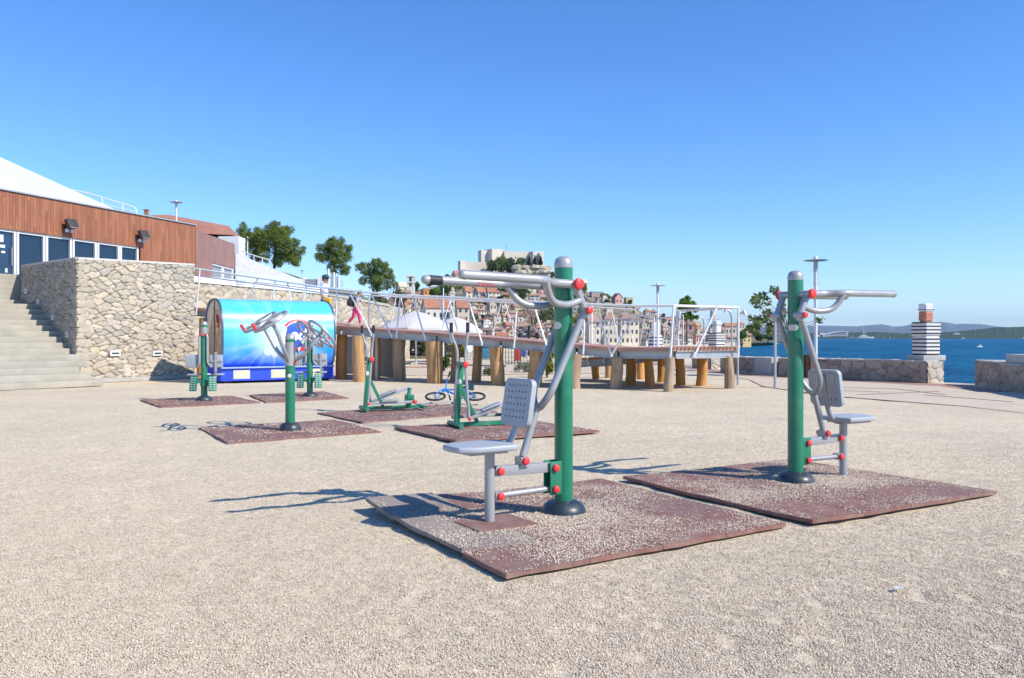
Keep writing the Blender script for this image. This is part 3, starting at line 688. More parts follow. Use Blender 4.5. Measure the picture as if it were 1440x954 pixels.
def log(x, y, ztop, r=.2, m=LOG, twist=0, name='log_post', flat=False, base=None, r2=None):
    p = base or G(x, y); mb = MB(); rr = random.Random(int(x*7+y)); n = 14; H = ztop; prof = []
    q = []
    for k in range(9):
        s = k/8; q.append((p.x+.03*math.sin(s*3+x), p.y+.03*math.cos(s*2.3+y), -.05+(H+.05)*s))
    r = r*.89; r2 = r2*.89 if r2 else None; o = len(mb.v)
    for k, (a, b, c) in enumerate(q):
        s = k/8; r0 = r*(1.06-.10*s) if r2 is None else r+(r2-r)*s
        for j in range(n):
            an = 2*math.pi*j/n+twist
            rad = r0*(1+.13*mnoise.noise(Vector((math.cos(an)*1.1+x, math.sin(an)*1.1+y, s*2.2))))
            if flat: rad *= 1-.16*abs(math.sin(an*1+.6))
            mb.v.append((a+rad*math.cos(an), b+rad*math.sin(an), c))
    for k in range(8):
        for j in range(n): mb.f.append((o+k*n+j, o+k*n+(j+1)%n, o+(k+1)*n+(j+1)%n, o+(k+1)*n+j))
    mb.f.append(tuple(o+8*n+j for j in range(n)))
    return mb.build(name, m, rp, world=True, smooth=60)
under = lambda x: front(x).z-.27
for x, y, r, m, r2 in ((505,536.5,.23,LOG,.22),(562,535,.22,LOGG,.25),(610,538,.27,LOG,.30),(699,541,.23,LOG,.25),(753,542.5,.23,LOG,.25),(808,546,.21,LOGG,.22),(866.5,546.5,.19,LOGG,.18)):
    log(x, y, under(x), r, m, r2=r2)
for x, y, r, m in ((941,550,.14,LOGG),(1025,546,.15,LOGG)): log(x, y, 1.14-.26, r, m)
for x, y, m in ((481,533,LOGO_),(527,532.5,LOGO_),(671,537,LOG),(640,536,LOG)): log(x, y, under(x)-.0, .2 if m == LOGO_ else .16, m)
for x, y, r, m in ((886,541,.17,LOGO_),(912,543,.15,LOGO_),(956,541,.16,LOGO_),(986,542,.17,LOGO_),(930,537,.16,LOGO_),(902,533,.15,LOGO_),(855,531,.15,LOG),(838,533,.15,LOGO_)):
    log(x, y, .84 if x > 880 else .72, r, m)
log(275,531,2.1,.2,LOGO_,base=Vector((-11.0,28.9,0)))
# second flight turning back behind the first, falling to the left
l0, l1 = Vector((4.3,24.2,1.02)), Vector((1.7,26.4,.68)); ac = Vector((.64,.77,0))*1.7
slab(MB(), [l1, l0], [l1+ac, l0+ac], -.055, 0).build('return_deck', DECK, rp, world=True, smooth=0)
ibeam(l0+ac*.06+dz, l1+ac*.06+dz); ibeam(l0+ac*.94+dz, l1+ac*.94+dz)
def railing(posts, rail, parent, r=.027, rr=.034, lbl=None):
    g = MB().tube(rail, rr, 8).build('railing', WHITEST, parent, world=True)
    for a, b in posts:
        mb = MB().tube([a, b], r, 8)
        mb.box(a, (.05,.05,.12)); mb.build('post', WHITEST, g, world=True)
    return g
rt = lambda x, y: P(x, y, front(x).y-.05)
TOPR = [(262,376),(320,385),(380,393.5),(450,404),(500,409.5),(560,415.5),(640,418.5),(735,424),(800,427),(840,428.5),(905,430.5)]
ty = lambda x: float(np.interp(x, [p[0] for p in TOPR], [p[1] for p in TOPR]))
posts = []
for xb, xt in ((277,281),(337,363),(381,387),(417,404),(421,431),(472,474),(523,490),(551,521),(558,563),(598,580),(636,615),(678,657),(723,727),(770,749),(820,822),(859,837),(860,901)):
    p = front(xb); posts.append((p+Vector((0,-.07,-.20)), rt(xt, ty(xt))))
railing(posts, [rt(x, y) for x, y in TOPR], rp)
e1, e2 = pts[-1]+Vector((-.05,-.06,0)), endR+Vector((.03,-.06,0))
tz = Vector((0,0,1.10))
railing([(e1+Vector((0,0,-.22)), e1+tz+Vector((.08,0,0))), (P(977,499,21.7), P(1009,430,21.9)), (e2+Vector((0,0,-.2)), e2+tz)], [rt(905,430.5), e1+tz+Vector((.08,0,0)), e2+tz, endF+tz+Vector((0,.1,0))], rp, .03, .035)
MB().tube([P(x, y, front(x).y+.0) for x, y in ((262,386),(320,394),(380,402),(450,411.5),(520,419.5))], .022, 8).build('mid_rail', WHITEST, rp, world=True)
fo = lambda x: front(x)+BK*RW
RO = [(300,0),(475,0),(610,0),(700,0),(807,0),(866,0)]
fr_ = [fo(x)+Vector((0,0,1.1)) for x, _ in RO]
ps = []
for x, s in ((470,0),(500,.25),(530,-.3),(575,.35),(604,-.35),(650,.35),(690,-.4),(735,.4),(775,-.4),(810,.3),(845,-.3)):
    p = fo(x); ps.append((p+Vector((0,.05,-.2)), p+Vector((s, -.1*s, 1.1))))
railing(ps, fr_, rp, .02, .025)
ps = []
for k, s in ((.02,0),(.2,.3),(.36,-.3),(.55,.3),(.72,-.3),(.95,0)):
    p = l0.lerp(l1, k); ps.append((p+Vector((0,0,-.2)), p+Vector((s*.77, -s*.64, 1.08))))
railing(ps, [l0+Vector((0,0,1.08)), l1+Vector((0,0,1.08))], rp, .018, .022)
ps = []
for k, s in ((.0,0),(.25,.3),(.5,-.3),(.75,.3),(.97,0)):
    p = (l0+ac).lerp(l1+ac, k); ps.append((p+Vector((0,0,-.2)), p+Vector((s*.77, -s*.64, 1.08))))
railing(ps, [l0+ac+Vector((0,0,1.08)), l1+ac+Vector((0,0,1.08))], rp, .018, .022)
ps = []
for k in (.0,.33,.66,1):
    p = endF.lerp(far_[-1], k); ps.append((p+Vector((0,0,-.2)), p+Vector((.15*(k-.5), 0, 1.1))))
railing(ps, [endF+tz, far_[-1]+tz], rp, .022, .026)
# grey boarding and steel columns under the high end
us = thing('storage_boarding', 'flat grey panel wall closing the space under the high end of the ramp', 'wall', G(540,532))
a, b = G(528,529), G(554,532); MB().prism([(a.x,a.y),(b.x,b.y),(b.x,b.y+.08),(a.x,a.y+.08)], 0, [1.5,1.46,1.46,1.5]).build('panel', mat('light_grey_panel', (.36,.37,.39), .7), us, world=True)
a, b = G(484,526), G(503,527); MB().prism([(a.x,a.y),(b.x,b.y),(b.x,b.y+.06),(a.x,a.y+.06)], 0, 1.45).build('door', mat('mid_grey_door', (.25,.27,.30), .6), us, world=True)
a, b = G(554.6,532), G(556.5,532.3); MB().prism([(a.x,a.y),(b.x,b.y),(b.x,b.y+.05),(a.x,a.y+.05)], 0, 1.45).build('white_edge', WHITE, us, world=True)
for x, y in ((512,533),(529.5,533)):
    p = G(x, y); MB().tube([p, p+Vector((0,0,front(x).z-.25))], .045, 8).build('steel_column', WHITEST, rp, world=True)

# ------------------------------------------------------------------ the rounded ice cream kiosk
KA = R(33.5); KL, KD, KH = 3.6, 2.2, 2.62
kio = thing('kiosk', 'rounded blue ice cream kiosk closed with a printed shutter beside the stone wall', 'kiosk', (-8.8, 24.6, 0), KA)
KC = (1.1, 1.42, 1.13, 1.2)                         # profile centre (depth, height) and radii
def kpt(an, grow=0):
    c, s = math.cos(an), math.sin(an); e = 2/2.6
    return (KC[0]-(KC[2]+grow)*math.copysign(abs(c)**e, c), KC[1]+(KC[3]+grow)*math.copysign(abs(s)**e, s))
def kprof(grow=0, n=72):
    a0 = -math.asin(min(1, ((KC[1]-.47)/KC[3])**1.3)); out = [kpt(a0+(math.pi-2*a0)*k/n, grow) for k in range(n+1)]
    return out
def ky(z): return KC[0]-KC[2]*(1-abs((z-KC[1])/KC[3])**2.6)**(1/2.6)
def m_kiosk():
    m = bpy.data.materials.new('kiosk_print'); t, b = nodes(m); v = coords(t)
    s = t.nodes.new('ShaderNodeSeparateXYZ'); t.links.new(v, s.inputs[0])
    x, z = s.outputs[0], s.outputs[2]
    base = ramp(t, math_(t, 'DIVIDE', z, 2.7), [(.0, (.01,.06,.60)), (.2, (.008,.09,.78)), (.34, (.015,.27,.90)), (.55, (.08,.52,.96)), (.8, (.04,.45,.92)), (.97, (.14,.60,.94))])
    n0 = tex(t, v, .8, 4, .5); base = mixc(t, ramp(t, n0.outputs[0], [(.48,(0,0,0)),(.72,(.5,.5,.5))]), base, (.25,.72,.98))
    dx, dz = math_(t, 'SUBTRACT', x, 1.55), math_(t, 'SUBTRACT', z, 1.35)
    an = math_(t, 'ARCTAN2', dz, dx); rad = math_(t, 'SQRT', math_(t, 'ADD', math_(t, 'MULTIPLY', dx, dx), math_(t, 'MULTIPLY', dz, dz)))
    cb = t.nodes.new('ShaderNodeCombineXYZ'); t.links.new(an, cb.inputs[0]); t.links.new(math_(t, 'MULTIPLY', rad, .12), cb.inputs[1])
    rays = tex(t, cb.outputs[0], 3.2, 4, .6)
    rr = math_(t, 'MULTIPLY', ramp(t, rays.outputs[0], [(.5,(0,0,0)),(.7,(1,1,1))]), math_(t, 'LESS_THAN', dx, 10))
    fade = math_(t, 'MULTIPLY', ramp(t, math_(t, 'MULTIPLY', rad, .5), [(.05,(1,1,1)),(1,(.12,.12,.12))]), rr)
    c = mixc(t, math_(t, 'MULTIPLY', fade, .5), base, (.72,.92,1.0))
    glow = ramp(t, math_(t, 'MULTIPLY', rad, .6), [(.05,(.75,.75,.75)),(.5,(0,0,0))])
    c = mixc(t, glow, c, (.72,.88,.97))
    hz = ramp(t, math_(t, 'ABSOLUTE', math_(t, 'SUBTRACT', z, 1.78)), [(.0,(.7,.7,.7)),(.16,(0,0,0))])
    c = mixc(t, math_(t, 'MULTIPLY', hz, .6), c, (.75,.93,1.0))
    t.links.new(c, b.inputs['Base Color']); b.inputs['Roughness'].default_value = .32; b.inputs['Coat Weight'].default_value = .3
    return m
KPRINT = m_kiosk()
pf = kprof(); nx = 24; mb = MB(); n = len(pf)
for i in range(nx+1):
    for y, z in pf: mb.v.append((KL*i/nx, y, z))
mb.f = [(i*n+j, (i+1)*n+j, (i+1)*n+j+1, i*n+j+1) for i in range(nx) for j in range(n-1)]
mb.build('shutter_shell', KPRINT, kio, smooth=70)
pin = kprof(-.05); pout = kprof(.02)
def m_kend():
    m = bpy.data.materials.new('kiosk_end_print'); t, b = nodes(m); v = coords(t)
    n = tex(t, v, 1.5, 6, .65); s = t.nodes.new('ShaderNodeSeparateXYZ'); t.links.new(v, s.inputs[0])
    drop = math_(t, 'ADD', n.outputs[0], math_(t, 'MULTIPLY', math_(t, 'SUBTRACT', 1.75, s.outputs[2]), .17))
    c = ramp(t, drop, [(.42,(.60,.53,.44)),(.47,(.40,.26,.17)),(.55,(.18,.075,.045)),(.60,(.48,.36,.26)),(.68,(.14,.055,.03)),(.76,(.42,.29,.19))])
    t.links.new(c, b.inputs['Base Color']); b.inputs['Roughness'].default_value = .35; return m
KEND = m_kend()
for x_, s in ((.03, -1), (KL-.03, 1)):
    mb = MB(); k = len(pin); mb.add([(x_, y, z) for y, z in pin], [tuple(range(k))]); e_ = mb.build('end_panel', KEND, kio, smooth=0)
    mb = MB(); mb.bar((x_+s*.006, 1.02, .5), (x_+s*.006, 1.02, 2.56), .02, .03, up=(0,1,0)); mb.build('seam', BLACK, e_)
    mb = MB(); w0, w1 = (x_+s*.035, x_-s*.01)
    for A, B in ((pin, pout),):
        vs = [(w0, y, z) for y, z in A]+[(w0, y, z) for y, z in B]+[(w1, y, z) for y, z in B]
        mb.add(vs, [(j, j+1, k+j+1, k+j) for j in range(k-1)]+[(k+j, k+j+1, 2*k+j+1, 2*k+j) for j in range(k-1)])
    mb.build('edge_trim', mat('dark_blue_grey_trim', (.05,.08,.14), .4), kio)
MB().box((KL/2, 1.1, .265), (KL-.02, 1.93, .40)).build('base', mat('royal_blue_panel', (.02,.065,.66), .35, 0, .1, 2), kio)
MB().bar((0, .085, .475), (KL, .085, .475), .07, .045).build('ledge_rail', mat('pale_blue_rail', (.30,.42,.66), .4), kio)
for x_ in (.62, 1.78, 3.0): 
    v_ = MB().box((x_, .125, .26), (.46, .03, .23)).build('vent_panel', mat('cream_panel', (.62,.58,.42), .6), kio)
    MB().box((x_, .13, .26), (.50, .02, .27)).build('frame', WHITE, v_)
MB().bar((.05, .27, 2.33), (KL-.05, .27, 2.33), .03, .03).build('shutter_seam', mat('pale_seam', (.5,.6,.66), .5), kio)
for x_, y_ in ((.2,.3),(3.4,.3),(.2,1.9),(3.4,1.9)): MB().box((x_, y_, .035), (.14,.14,.09)).build('foot', BLACK, kio)
# lettering and emblem printed on the shutter
def onshell(me, x0, z0, lift):
    for v in me.vertices:
        z = z0+v.co.y; dzz = .01; sl = (ky(min(2.55, z+dzz))-ky(z-dzz))/(2*dzz); nl = math.sqrt(1+sl*sl)
        v.co = Vector((x0+v.co.x, ky(z)-lift/nl-v.co.z, z+lift*sl/nl*.0))
def disc(rx, rz, n=48, a0=0, a1=2*math.pi, inner=0.0, steps=6):
    mb = MB(); 
    for j in range(steps+1):
        f_ = inner+(1-inner)*j/steps
        for i in range(n+1):
            an = a0+(a1-a0)*i/n; mb.v.append((rx*f_*math.cos(an), rz*f_*math.sin(an), 0))
    mb.f = [(j*(n+1)+i, (j+1)*(n+1)+i, (j+1)*(n+1)+i+1, j*(n+1)+i+1) for j in range(steps) for i in range(n)]
    return mb
def printed(mb, x0, z0, lift, name, m, par, sh=0):
    me = bpy.data.meshes.new(name); me.from_pydata([(v[0]+sh*v[1], v[1], v[2]) for v in mb.v], [], mb.f); onshell(me, x0, z0, lift)
    return finish(name, me, m, par, smooth=60)
LB, LRed, LW, LPale = mat('logo_blue', (.03,.10,.48), .35), mat('logo_red', (.62,.03,.04), .35), mat('logo_white', (.85,.86,.88), .35), mat('pale_print', (.55,.66,.80), .35)
lx, lz = 2.36, 1.48
em = printed(disc(.54,.50,inner=0), lx, lz-.02, .004, 'emblem', LW, kio)
printed(disc(.48,.43), lx, lz-.02, .008, 'emblem_field', LB, em)
printed(disc(.55,.52,32,R(35),R(145),.86), lx, lz, .012, 'red_arc', LRed, em)
printed(disc(.52,.49,32,R(215),R(325),.74), lx, lz-.04, .012, 'red_arc', LRed, em)
def text_mesh(s, size, shear=0, off=0):
    c = bpy.data.curves.new('lettering', 'FONT'); c.body = s; c.size = size; c.shear = shear; c.offset = off; c.align_x = 'CENTER'; c.align_y = 'CENTER'; c.resolution_u = 4
    o = bpy.data.objects.new('lettering', c); C.objects.link(o); dg = bpy.context.evaluated_depsgraph_get()
    me = bpy.data.meshes.new_from_object(o.evaluated_get(dg)); bpy.data.objects.remove(o); bpy.data.curves.remove(c); return me
me = text_mesh('Ledo', .54, .22, .018)
bm = bmesh.new(); bm.from_mesh(me); bmesh.ops.triangulate(bm, faces=bm.faces); bmesh.ops.subdivide_edges(bm, edges=[e for e in bm.edges if e.calc_length() > .08], cuts=3); bm.to_mesh(me); bm.free()
onshell(me, lx-.02, lz, .018); finish('lettering', me, LW, em, smooth=0)
for x_, z_, r_ in ((1.25,2.08,.07),(1.75,2.02,.11),(1.42,.98,.16),(1.62,.86,.10),(1.0,1.95,.05)): printed(disc(r_, r_*.95, 20, steps=3), x_, z_, .005, 'pale_spot', LPale, kio)
e_ = MB()
for k in range(28):
    an, an2 = R(20+k*10), R(20+(k+1)*10); e_.bar((.012, .62+.14*math.cos(an), 1.92+.2*math.sin(an)), (.012, .62+.14*math.cos(an2), 1.92+.2*math.sin(an2)), .03, .012)
e_.bar((.012,.55,1.95),(.012,.62,1.85),.03,.012); e_.bar((.012,.62,1.85),(.012,.72,2.08),.03,.012)
e_.build('end_emblem', LRed, kio, smooth=0)
# ------------------------------------------------------------------ rubber mats under the machines
GA = R(33); AX, BX = Vector((math.cos(GA), math.sin(GA), 0)), Vector((-math.sin(GA), math.cos(GA), 0))
MATS_AT = []; LIFTS = []
FADED = mat('faded_grey_rubber', (.265,.22,.19), .85, 0, .25, 3, .3, 150)
def rubber_mat(Lp, Fp, Rp, label, nx=4, ny=4, lift=None, jit=.012, top=.034):
    L, F, Rr = G(*Lp), G(*Fp), G(*Rp); ex, ey = (Rr-F)/nx, (L-F)/ny
    MATS_AT.append((F, Rr-F, L-F)); LIFTS.append(lift or {})
    t = thing('rubber_mat', label, 'rubber mat', F, 0, 'rubber mats under the fitness machines'); q = random.Random(int(Lp[0]))
    for i in range(nx):
        for j in range(ny):
            o = ex*i+ey*j; g_ = .004
            a, b, c, d = o+ex*g_+ey*g_, o+ex*(1-g_)+ey*g_, o+ex*(1-g_)+ey*(1-g_), o+ex*g_+ey*(1-g_)
            zs = [top+q.uniform(-.004,.004) for _ in range(4)]
            if lift and (i, j) in lift: zs = [z+k for z, k in zip(zs, lift[(i, j)])]
            n = 4; mb = MB(); vs = []
            for v in range(n+1):
                for u in range(n+1):
                    s_, r_ = u/n, v/n
                    p = a*(1-s_)*(1-r_)+b*s_*(1-r_)+c*s_*r_+d*(1-s_)*r_
                    z = zs[0]*(1-s_)*(1-r_)+zs[1]*s_*(1-r_)+zs[2]*s_*r_+zs[3]*(1-s_)*r_
                    p = p+(ex.normalized()*mnoise.noise(Vector((p.x*3+F.x, p.y*3, 1)))+ey.normalized()*mnoise.noise(Vector((p.x*3, p.y*3+F.y, 4))))*jit
                    vs.append((p.x, p.y, z+.004*mnoise.noise(Vector((p.x*3, p.y*3, i+j))))); 
            N1 = (n+1)**2; th_ = .03
            vs2 = [(x, y, z-th_) for x, y, z in vs]
            fs = [(v*(n+1)+u, v*(n+1)+u+1, (v+1)*(n+1)+u+1, (v+1)*(n+1)+u) for v in range(n) for u in range(n)]
            fs += [tuple(N1+k for k in reversed(f)) for f in fs]
            rim = [u for u in range(n)]+[u*(n+1)+n for u in range(n)]+[n*(n+1)+n-u for u in range(n)]+[(n-u)*(n+1) for u in range(n)]
            fs += [(rim[k], N1+rim[k], N1+rim[(k+1) % len(rim)], rim[(k+1) % len(rim)]) for k in range(len(rim))]
            mb.add(vs+vs2, fs); mb.build('tile', FADED if (lift and len(lift) > 3 and i == 0 and j > 0) else RUBBER, t, smooth=30)
    return t
rubber_mat((514,718),(712,816),(1105,742), 'large foreground rubber mat with a curled grey left edge, under the near press', 4, 4,
    {(0,3): (.02,.015,.05,.075), (0,2): (.015,0,.015,.03), (0,1): (.02,0,0,.015), (1,3): (.015,.0,.0,.03)}, .02)
rubber_mat((876,676),(1143,740),(1400,696), 'large maroon rubber mat on the right, under the press by the sea', 4, 4, {(0,0): (.01,0,0,0), (0,3): (0,0,0,.012)}, .016)
rubber_mat((280,603),(320,624),(535,608), 'brown rubber mat under the hand wheel machine', 4, 4, None, .02, .014)
rubber_mat((446,581.5),(507,594.5),(700,580), 'maroon rubber mat under the elliptical trainer nearest the kiosk', 4, 4, None, .02, .014)
rubber_mat((554,603.5),(640,623.5),(843,609), 'maroon rubber mat under the elliptical trainer behind the near press', 4, 4, {(0,0): (.012,0,0,.0)}, .014)
rubber_mat((197,563),(226,573.5),(366,566.5), 'dusty rubber mat under the seated machine nearest the stone wall', 4, 4, None, .02, .014)
rubber_mat((350,556),(374,566.5),(491,560.5), 'dusty rubber mat under the seated machine in front of the kiosk shutter', 4, 4, None, .02, .014)

t = thing('rubber_tile', 'small loose maroon rubber tile lifted at its edge under the near seat post', 'rubber tile', (-.13,5.95,.022), R(33))
mb = MB(); vs = []
for v in range(7):
    for u in range(7):
        x, y = (u/6-.5)*.50, (v/6-.5)*.42; vs.append((x, y, .024+.020*max(0, -x*2)**1.5+.012*max(0, -y*2)**2+.003*mnoise.noise(Vector((x*5, y*5, 0)))))
fs = [(v*7+u, v*7+u+1, (v+1)*7+u+1, (v+1)*7+u) for v in range(6) for u in range(6)]; rim = list(range(6))+[u*7+6 for u in range(6)]+[48-u for u in range(6)]+[(6-u)*7 for u in range(6)]
mb.add(vs+[(x, y, z-.022) for x, y, z in vs], fs+[tuple(49+k for k in reversed(f)) for f in fs]+[(rim[k], 49+rim[k], 49+rim[(k+1)%24], rim[(k+1)%24]) for k in range(24)])
mb.build('slab', RUBBER, t, smooth=30)

# ------------------------------------------------------------------ seated press machine
def cap(mb, c, ax, r, d): return mb.lathe([(r*.94,0),(r,d*.3),(r*.85,d*.8),(r*.4,d),(.001,d)], 18, c, ax)
def perforated(w_, h_, th, nx, ny, hole, x0, x1, z0, z1, parent, loc, tilt, corner=.05):
    """rounded panel in the local y-z plane with real holes"""
    bm = bmesh.new(); pts = []
    for cx_, cz_, a0 in ((w_/2-corner, h_/2-corner, 0), (-w_/2+corner, h_/2-corner, 90), (-w_/2+corner, -h_/2+corner, 180), (w_/2-corner, -h_/2+corner, 270)):
        for k in range(6): an = R(a0+k*18); pts.append((cx_+corner*math.cos(an), cz_+corner*math.sin(an)))
    loops = [[(a, b) for a, b in pts]]
    for i in range(nx):
        for j in range(ny):
            y, z = x0+(x1-x0)*i/(nx-1), z0+(z1-z0)*j/(ny-1); loops.append([(y+hole*math.cos(k*math.pi/5), z+hole*math.sin(k*math.pi/5)) for k in range(10)])
    es = []
    for lp in loops:
        vs = [bm.verts.new((-th/2, a, b)) for a, b in lp]; es += [bm.edges.new((vs[k], vs[(k+1) % len(vs)])) for k in range(len(vs))]
    bmesh.ops.triangle_fill(bm, use_beauty=True, use_dissolve=False, edges=es)
    ex = bmesh.ops.extrude_face_region(bm, geom=list(bm.faces))
    bmesh.ops.translate(bm, verts=[g for g in ex['geom'] if isinstance(g, bmesh.types.BMVert)], vec=(th, 0, 0))
    bmesh.ops.recalc_face_normals(bm, faces=bm.faces)
    rim = [e for e in bm.edges if len(e.link_faces) == 2 and e.calc_face_angle(0) > .6 and any(abs(v.co.y) > w_/2-corner-.001 or abs(v.co.z) > h_/2-corner-.001 for v in e.verts)]
    bmesh.ops.bevel(bm, geom=rim, offset=.007, segments=2, affect='EDGES', profile=.6)
    me = bpy.data.meshes.new('backrest'); bm.to_mesh(me); bm.free(); o = finish('backrest', me, SEATM, parent, 30)
    o.location = loc; o.rotation_euler = (0, tilt, 0); return o
def press(label, loc, rz, grip_side):
    t = thing('seated_press_machine', label, 'fitness machine', loc, rz, 'seated press machines')
    pole = MB().lathe([(.072,.02),(.072,1.915)], 40).build('pole', GREEN, t)
    MB().lathe([(.0735,1.915),(.075,1.935),(.072,1.965),(.06,1.99),(.035,2.005),(.001,2.01)], 40).build('pole_cap', GREY, pole)
    MB().lathe([(.175,-.03),(.178,.0),(.170,.035),(.148,.07),(.11,.092),(.074,.1)], 40).build('base_cover', SLATE, t)
    MB().box((.148,0,.045), (.07,.09,.012)).build('cover_slot', BLACK, t) if False else None
    for s in (-1, 1):
        zh = 1.78
        lv = MB().tube([(0, s*.06, zh), (0, s*.19, zh)], .034, 20)
        lv.tube(fillet([(0, s*.14, zh), (.24, s*.14, zh+.005), (.36, s*.28, zh+.01), (1.05, s*.28, zh+.02)], .10, 8), .034, 18)
        lv.tube(fillet([(0, s*.14, zh), (-.1, s*.14, zh-.2)], .05), .03, 16)
        lv.tube(fillet([(.36, s*.265, zh), (.27, s*.21, zh-.15), (.08, s*.16, zh-.165), (-.06, s*.14, zh-.12)], .16, 8), .028, 16)
        lv.tube([(-.1, s*.085, zh-.2), (-.1, s*.19, zh-.2)], .032, 18)
        L = lv.build('handle_lever', GREY, t)
        MB().lathe([(.0355,0),(.0355,.02),(.03,.04),(.018,.05),(.001,.053)], 18, (1.045, s*.28, zh+.0195), (1,0,.03)).build('end_cap', GREY, L)
        if s == grip_side:
            MB().lathe([(.0350,0),(.0365,.008),(.0365,.10),(.0350,.108)], 18, (.935, s*.28, zh+.0165), (1,0,.03)).build('grip', BLACK, L)
            mk = MB()
            for k in range(7): mk.box((.50+.022*k, s*.28+(-s if rz > 1.5 else s)*.0*k, zh+.0), (.012,.073,.022+.006*(k % 2)))
            mk.build('red_marking', mat('faded_red_print', (.45,.12,.11), .5), L) if rz > 1.5 else None
        cap(MB(), (0, s*.185, zh), (0,s,0), .046, .035).build('axle_cap', REDCAP, L)
        cap(MB(), (-.1, s*.188, zh-.2), (0,s,0), .030, .03).build('axle_cap', REDCAP, L)
    lk = MB()
    lk.tube(fillet([(-.1,.14,1.58),(.215,.12,.94),(.255,0,.80),(.215,-.12,.94),(-.1,-.14,1.58)], .13, 10), .029, 16)
    lk.tube([(.25,0,.845),(.385,0,.47)], .029, 16)
    lk.box((.392,0,.432), (.07,.09,.075)); lk.box((-.1,.14,1.565), (.05,.05,.08)); lk.box((-.1,-.14,1.565), (.05,.05,.08))
    K = lk.build('link_fork', GREY, t, bevel=0)
    for s in (-1, 1): cap(MB(), (.392, s*.045, .44), (0,s,0), .030, .028).build('bolt_cap', REDCAP, K)
    for z0, z1, wd, hh in ((.365,.38,.05,.075), (.20,.195,.042,.042)):
        m_ = MB()
        if hh > .05: m_.bar((.09,0,z0), (.64,0,z1), wd, hh)
        else: m_.tube([(.09,0,z0),(.60,0,z1)], .023, 16); m_.box((.61,0,z1), (.07,.06,.06))
        b_ = m_.build('link_bar', GREY, t, bevel=.006 if hh > .05 else 0)
        for s in (-1, 1):
            for x_, z_ in ((.115,z0),(.605,z1)): cap(MB(), (x_, s*(.05 if x_ < .3 else .03), z_), (0,s,0), .030, .030).build('bolt_cap', REDCAP, b_)
    br = MB()
    for s in (-1, 1): br.box((.105, s*.043, .285), (.11,.012,.26))
    br.box((.058,0,.285), (.02,.09,.26)); br.build('bracket', GREEN, t, bevel=.004)
    MB().tube([(.68,0,-.02),(.68,0,.555)], .038, 24).build('seat_post', GREY, t)
    sp = [(.55,-.19),(.90,-.19),(1.01,-.12),(1.02,0),(1.01,.12),(.90,.19),(.55,.19),(.53,.12),(.525,0),(.53,-.12)]
    sm = MB().prism(sp, .548, .592).build('seat', SEATM, t, bevel=.016, seg=3)
    MB().prism([(.60,-.13),(.92,-.13),(.92,.13),(.60,.13)], .527, .548).build('seat_plate', GREY, sm)
    o = perforated(.37, .36, .045, 6, 6, .0088, -.115, .115, -.11, .13, t, (.425,0,.88), R(-9))
    MB().tube(fillet([(.70,0,.535),(.52,0,.545),(.435,0,.72),(.375,0,1.0)], .10, 8), .026, 14).box((.405,.08,.9), (.02,.10,.24), M=Matrix.Rotation(R(-9),3,'Y')).box((.405,-.08,.9), (.02,.10,.24), M=Matrix.Rotation(R(-9),3,'Y')).build('back_support', GREY, t)
    a = MB(); W_, zc = .086, 1.465                     # oval plate on the pole, bent round it
    o_ = 0; pr = []
    for i in range(13):
        f_ = -1+i/6; an = f_*.72; hh = .028*(1-max(0, abs(f_)-.66)/.34*.75 if abs(f_) > .66 else 1)
        for z in (-hh, hh): pr.append((.0745*math.cos(an), .0745*math.sin(an), zc+z))
    a.add(pr, [(2*i, 2*i+2, 2*i+3, 2*i+1) for i in range(12)])
    a.build('maker_plate', STICK, pole).rotation_euler = (0, 0, R(0) if grip_side < 0 else R(200))
    return t
press('seated press machine in the foreground, its grey seat left of the green pole', (.405, 6.36, .03), R(213), -1)
press('seated press machine on the right before the sea, its seat right of the green pole', (2.70, 7.72, .03), R(29.5), 1)

# ------------------------------------------------------------------ hand wheel machine
wm = thing('hand_wheel_machine', 'green pole with two pairs of tilted grey hand wheels in front of the kiosk', 'fitness machine', (-3.33, 12.17, .03), GA)
pl = MB().lathe([(.072,.02),(.072,.95)], 32).build('pole', GREEN, wm)
MB().lathe([(.0745,.95),(.0745,1.30)], 32).build('sleeve', GREY, pl)
MB().lathe([(.0725,1.30),(.0725,1.345)], 32).build('green_band', GREEN, pl)
MB().lathe([(.0745,1.345),(.074,1.37),(.062,1.405),(.035,1.425),(.001,1.43)], 32).build('pole_cap', GREY, pl)
MB().lathe([(.16,-.03),(.163,.0),(.155,.035),(.135,.07),(.10,.09),(.072,.1)], 32).build('base_cover', SLATE, wm)
cap(MB(), (.045,-.06,.99), (.5,-.86,0), .028, .025).build('bolt_cap', REDCAP, pl)
MB().lathe([(.001,0),(.03,.004),(.03,.008),(.001,.012)], 14, (-.03,-.066,.80), (-.4,-.9,0)).build('round_plate', STICK, pl)
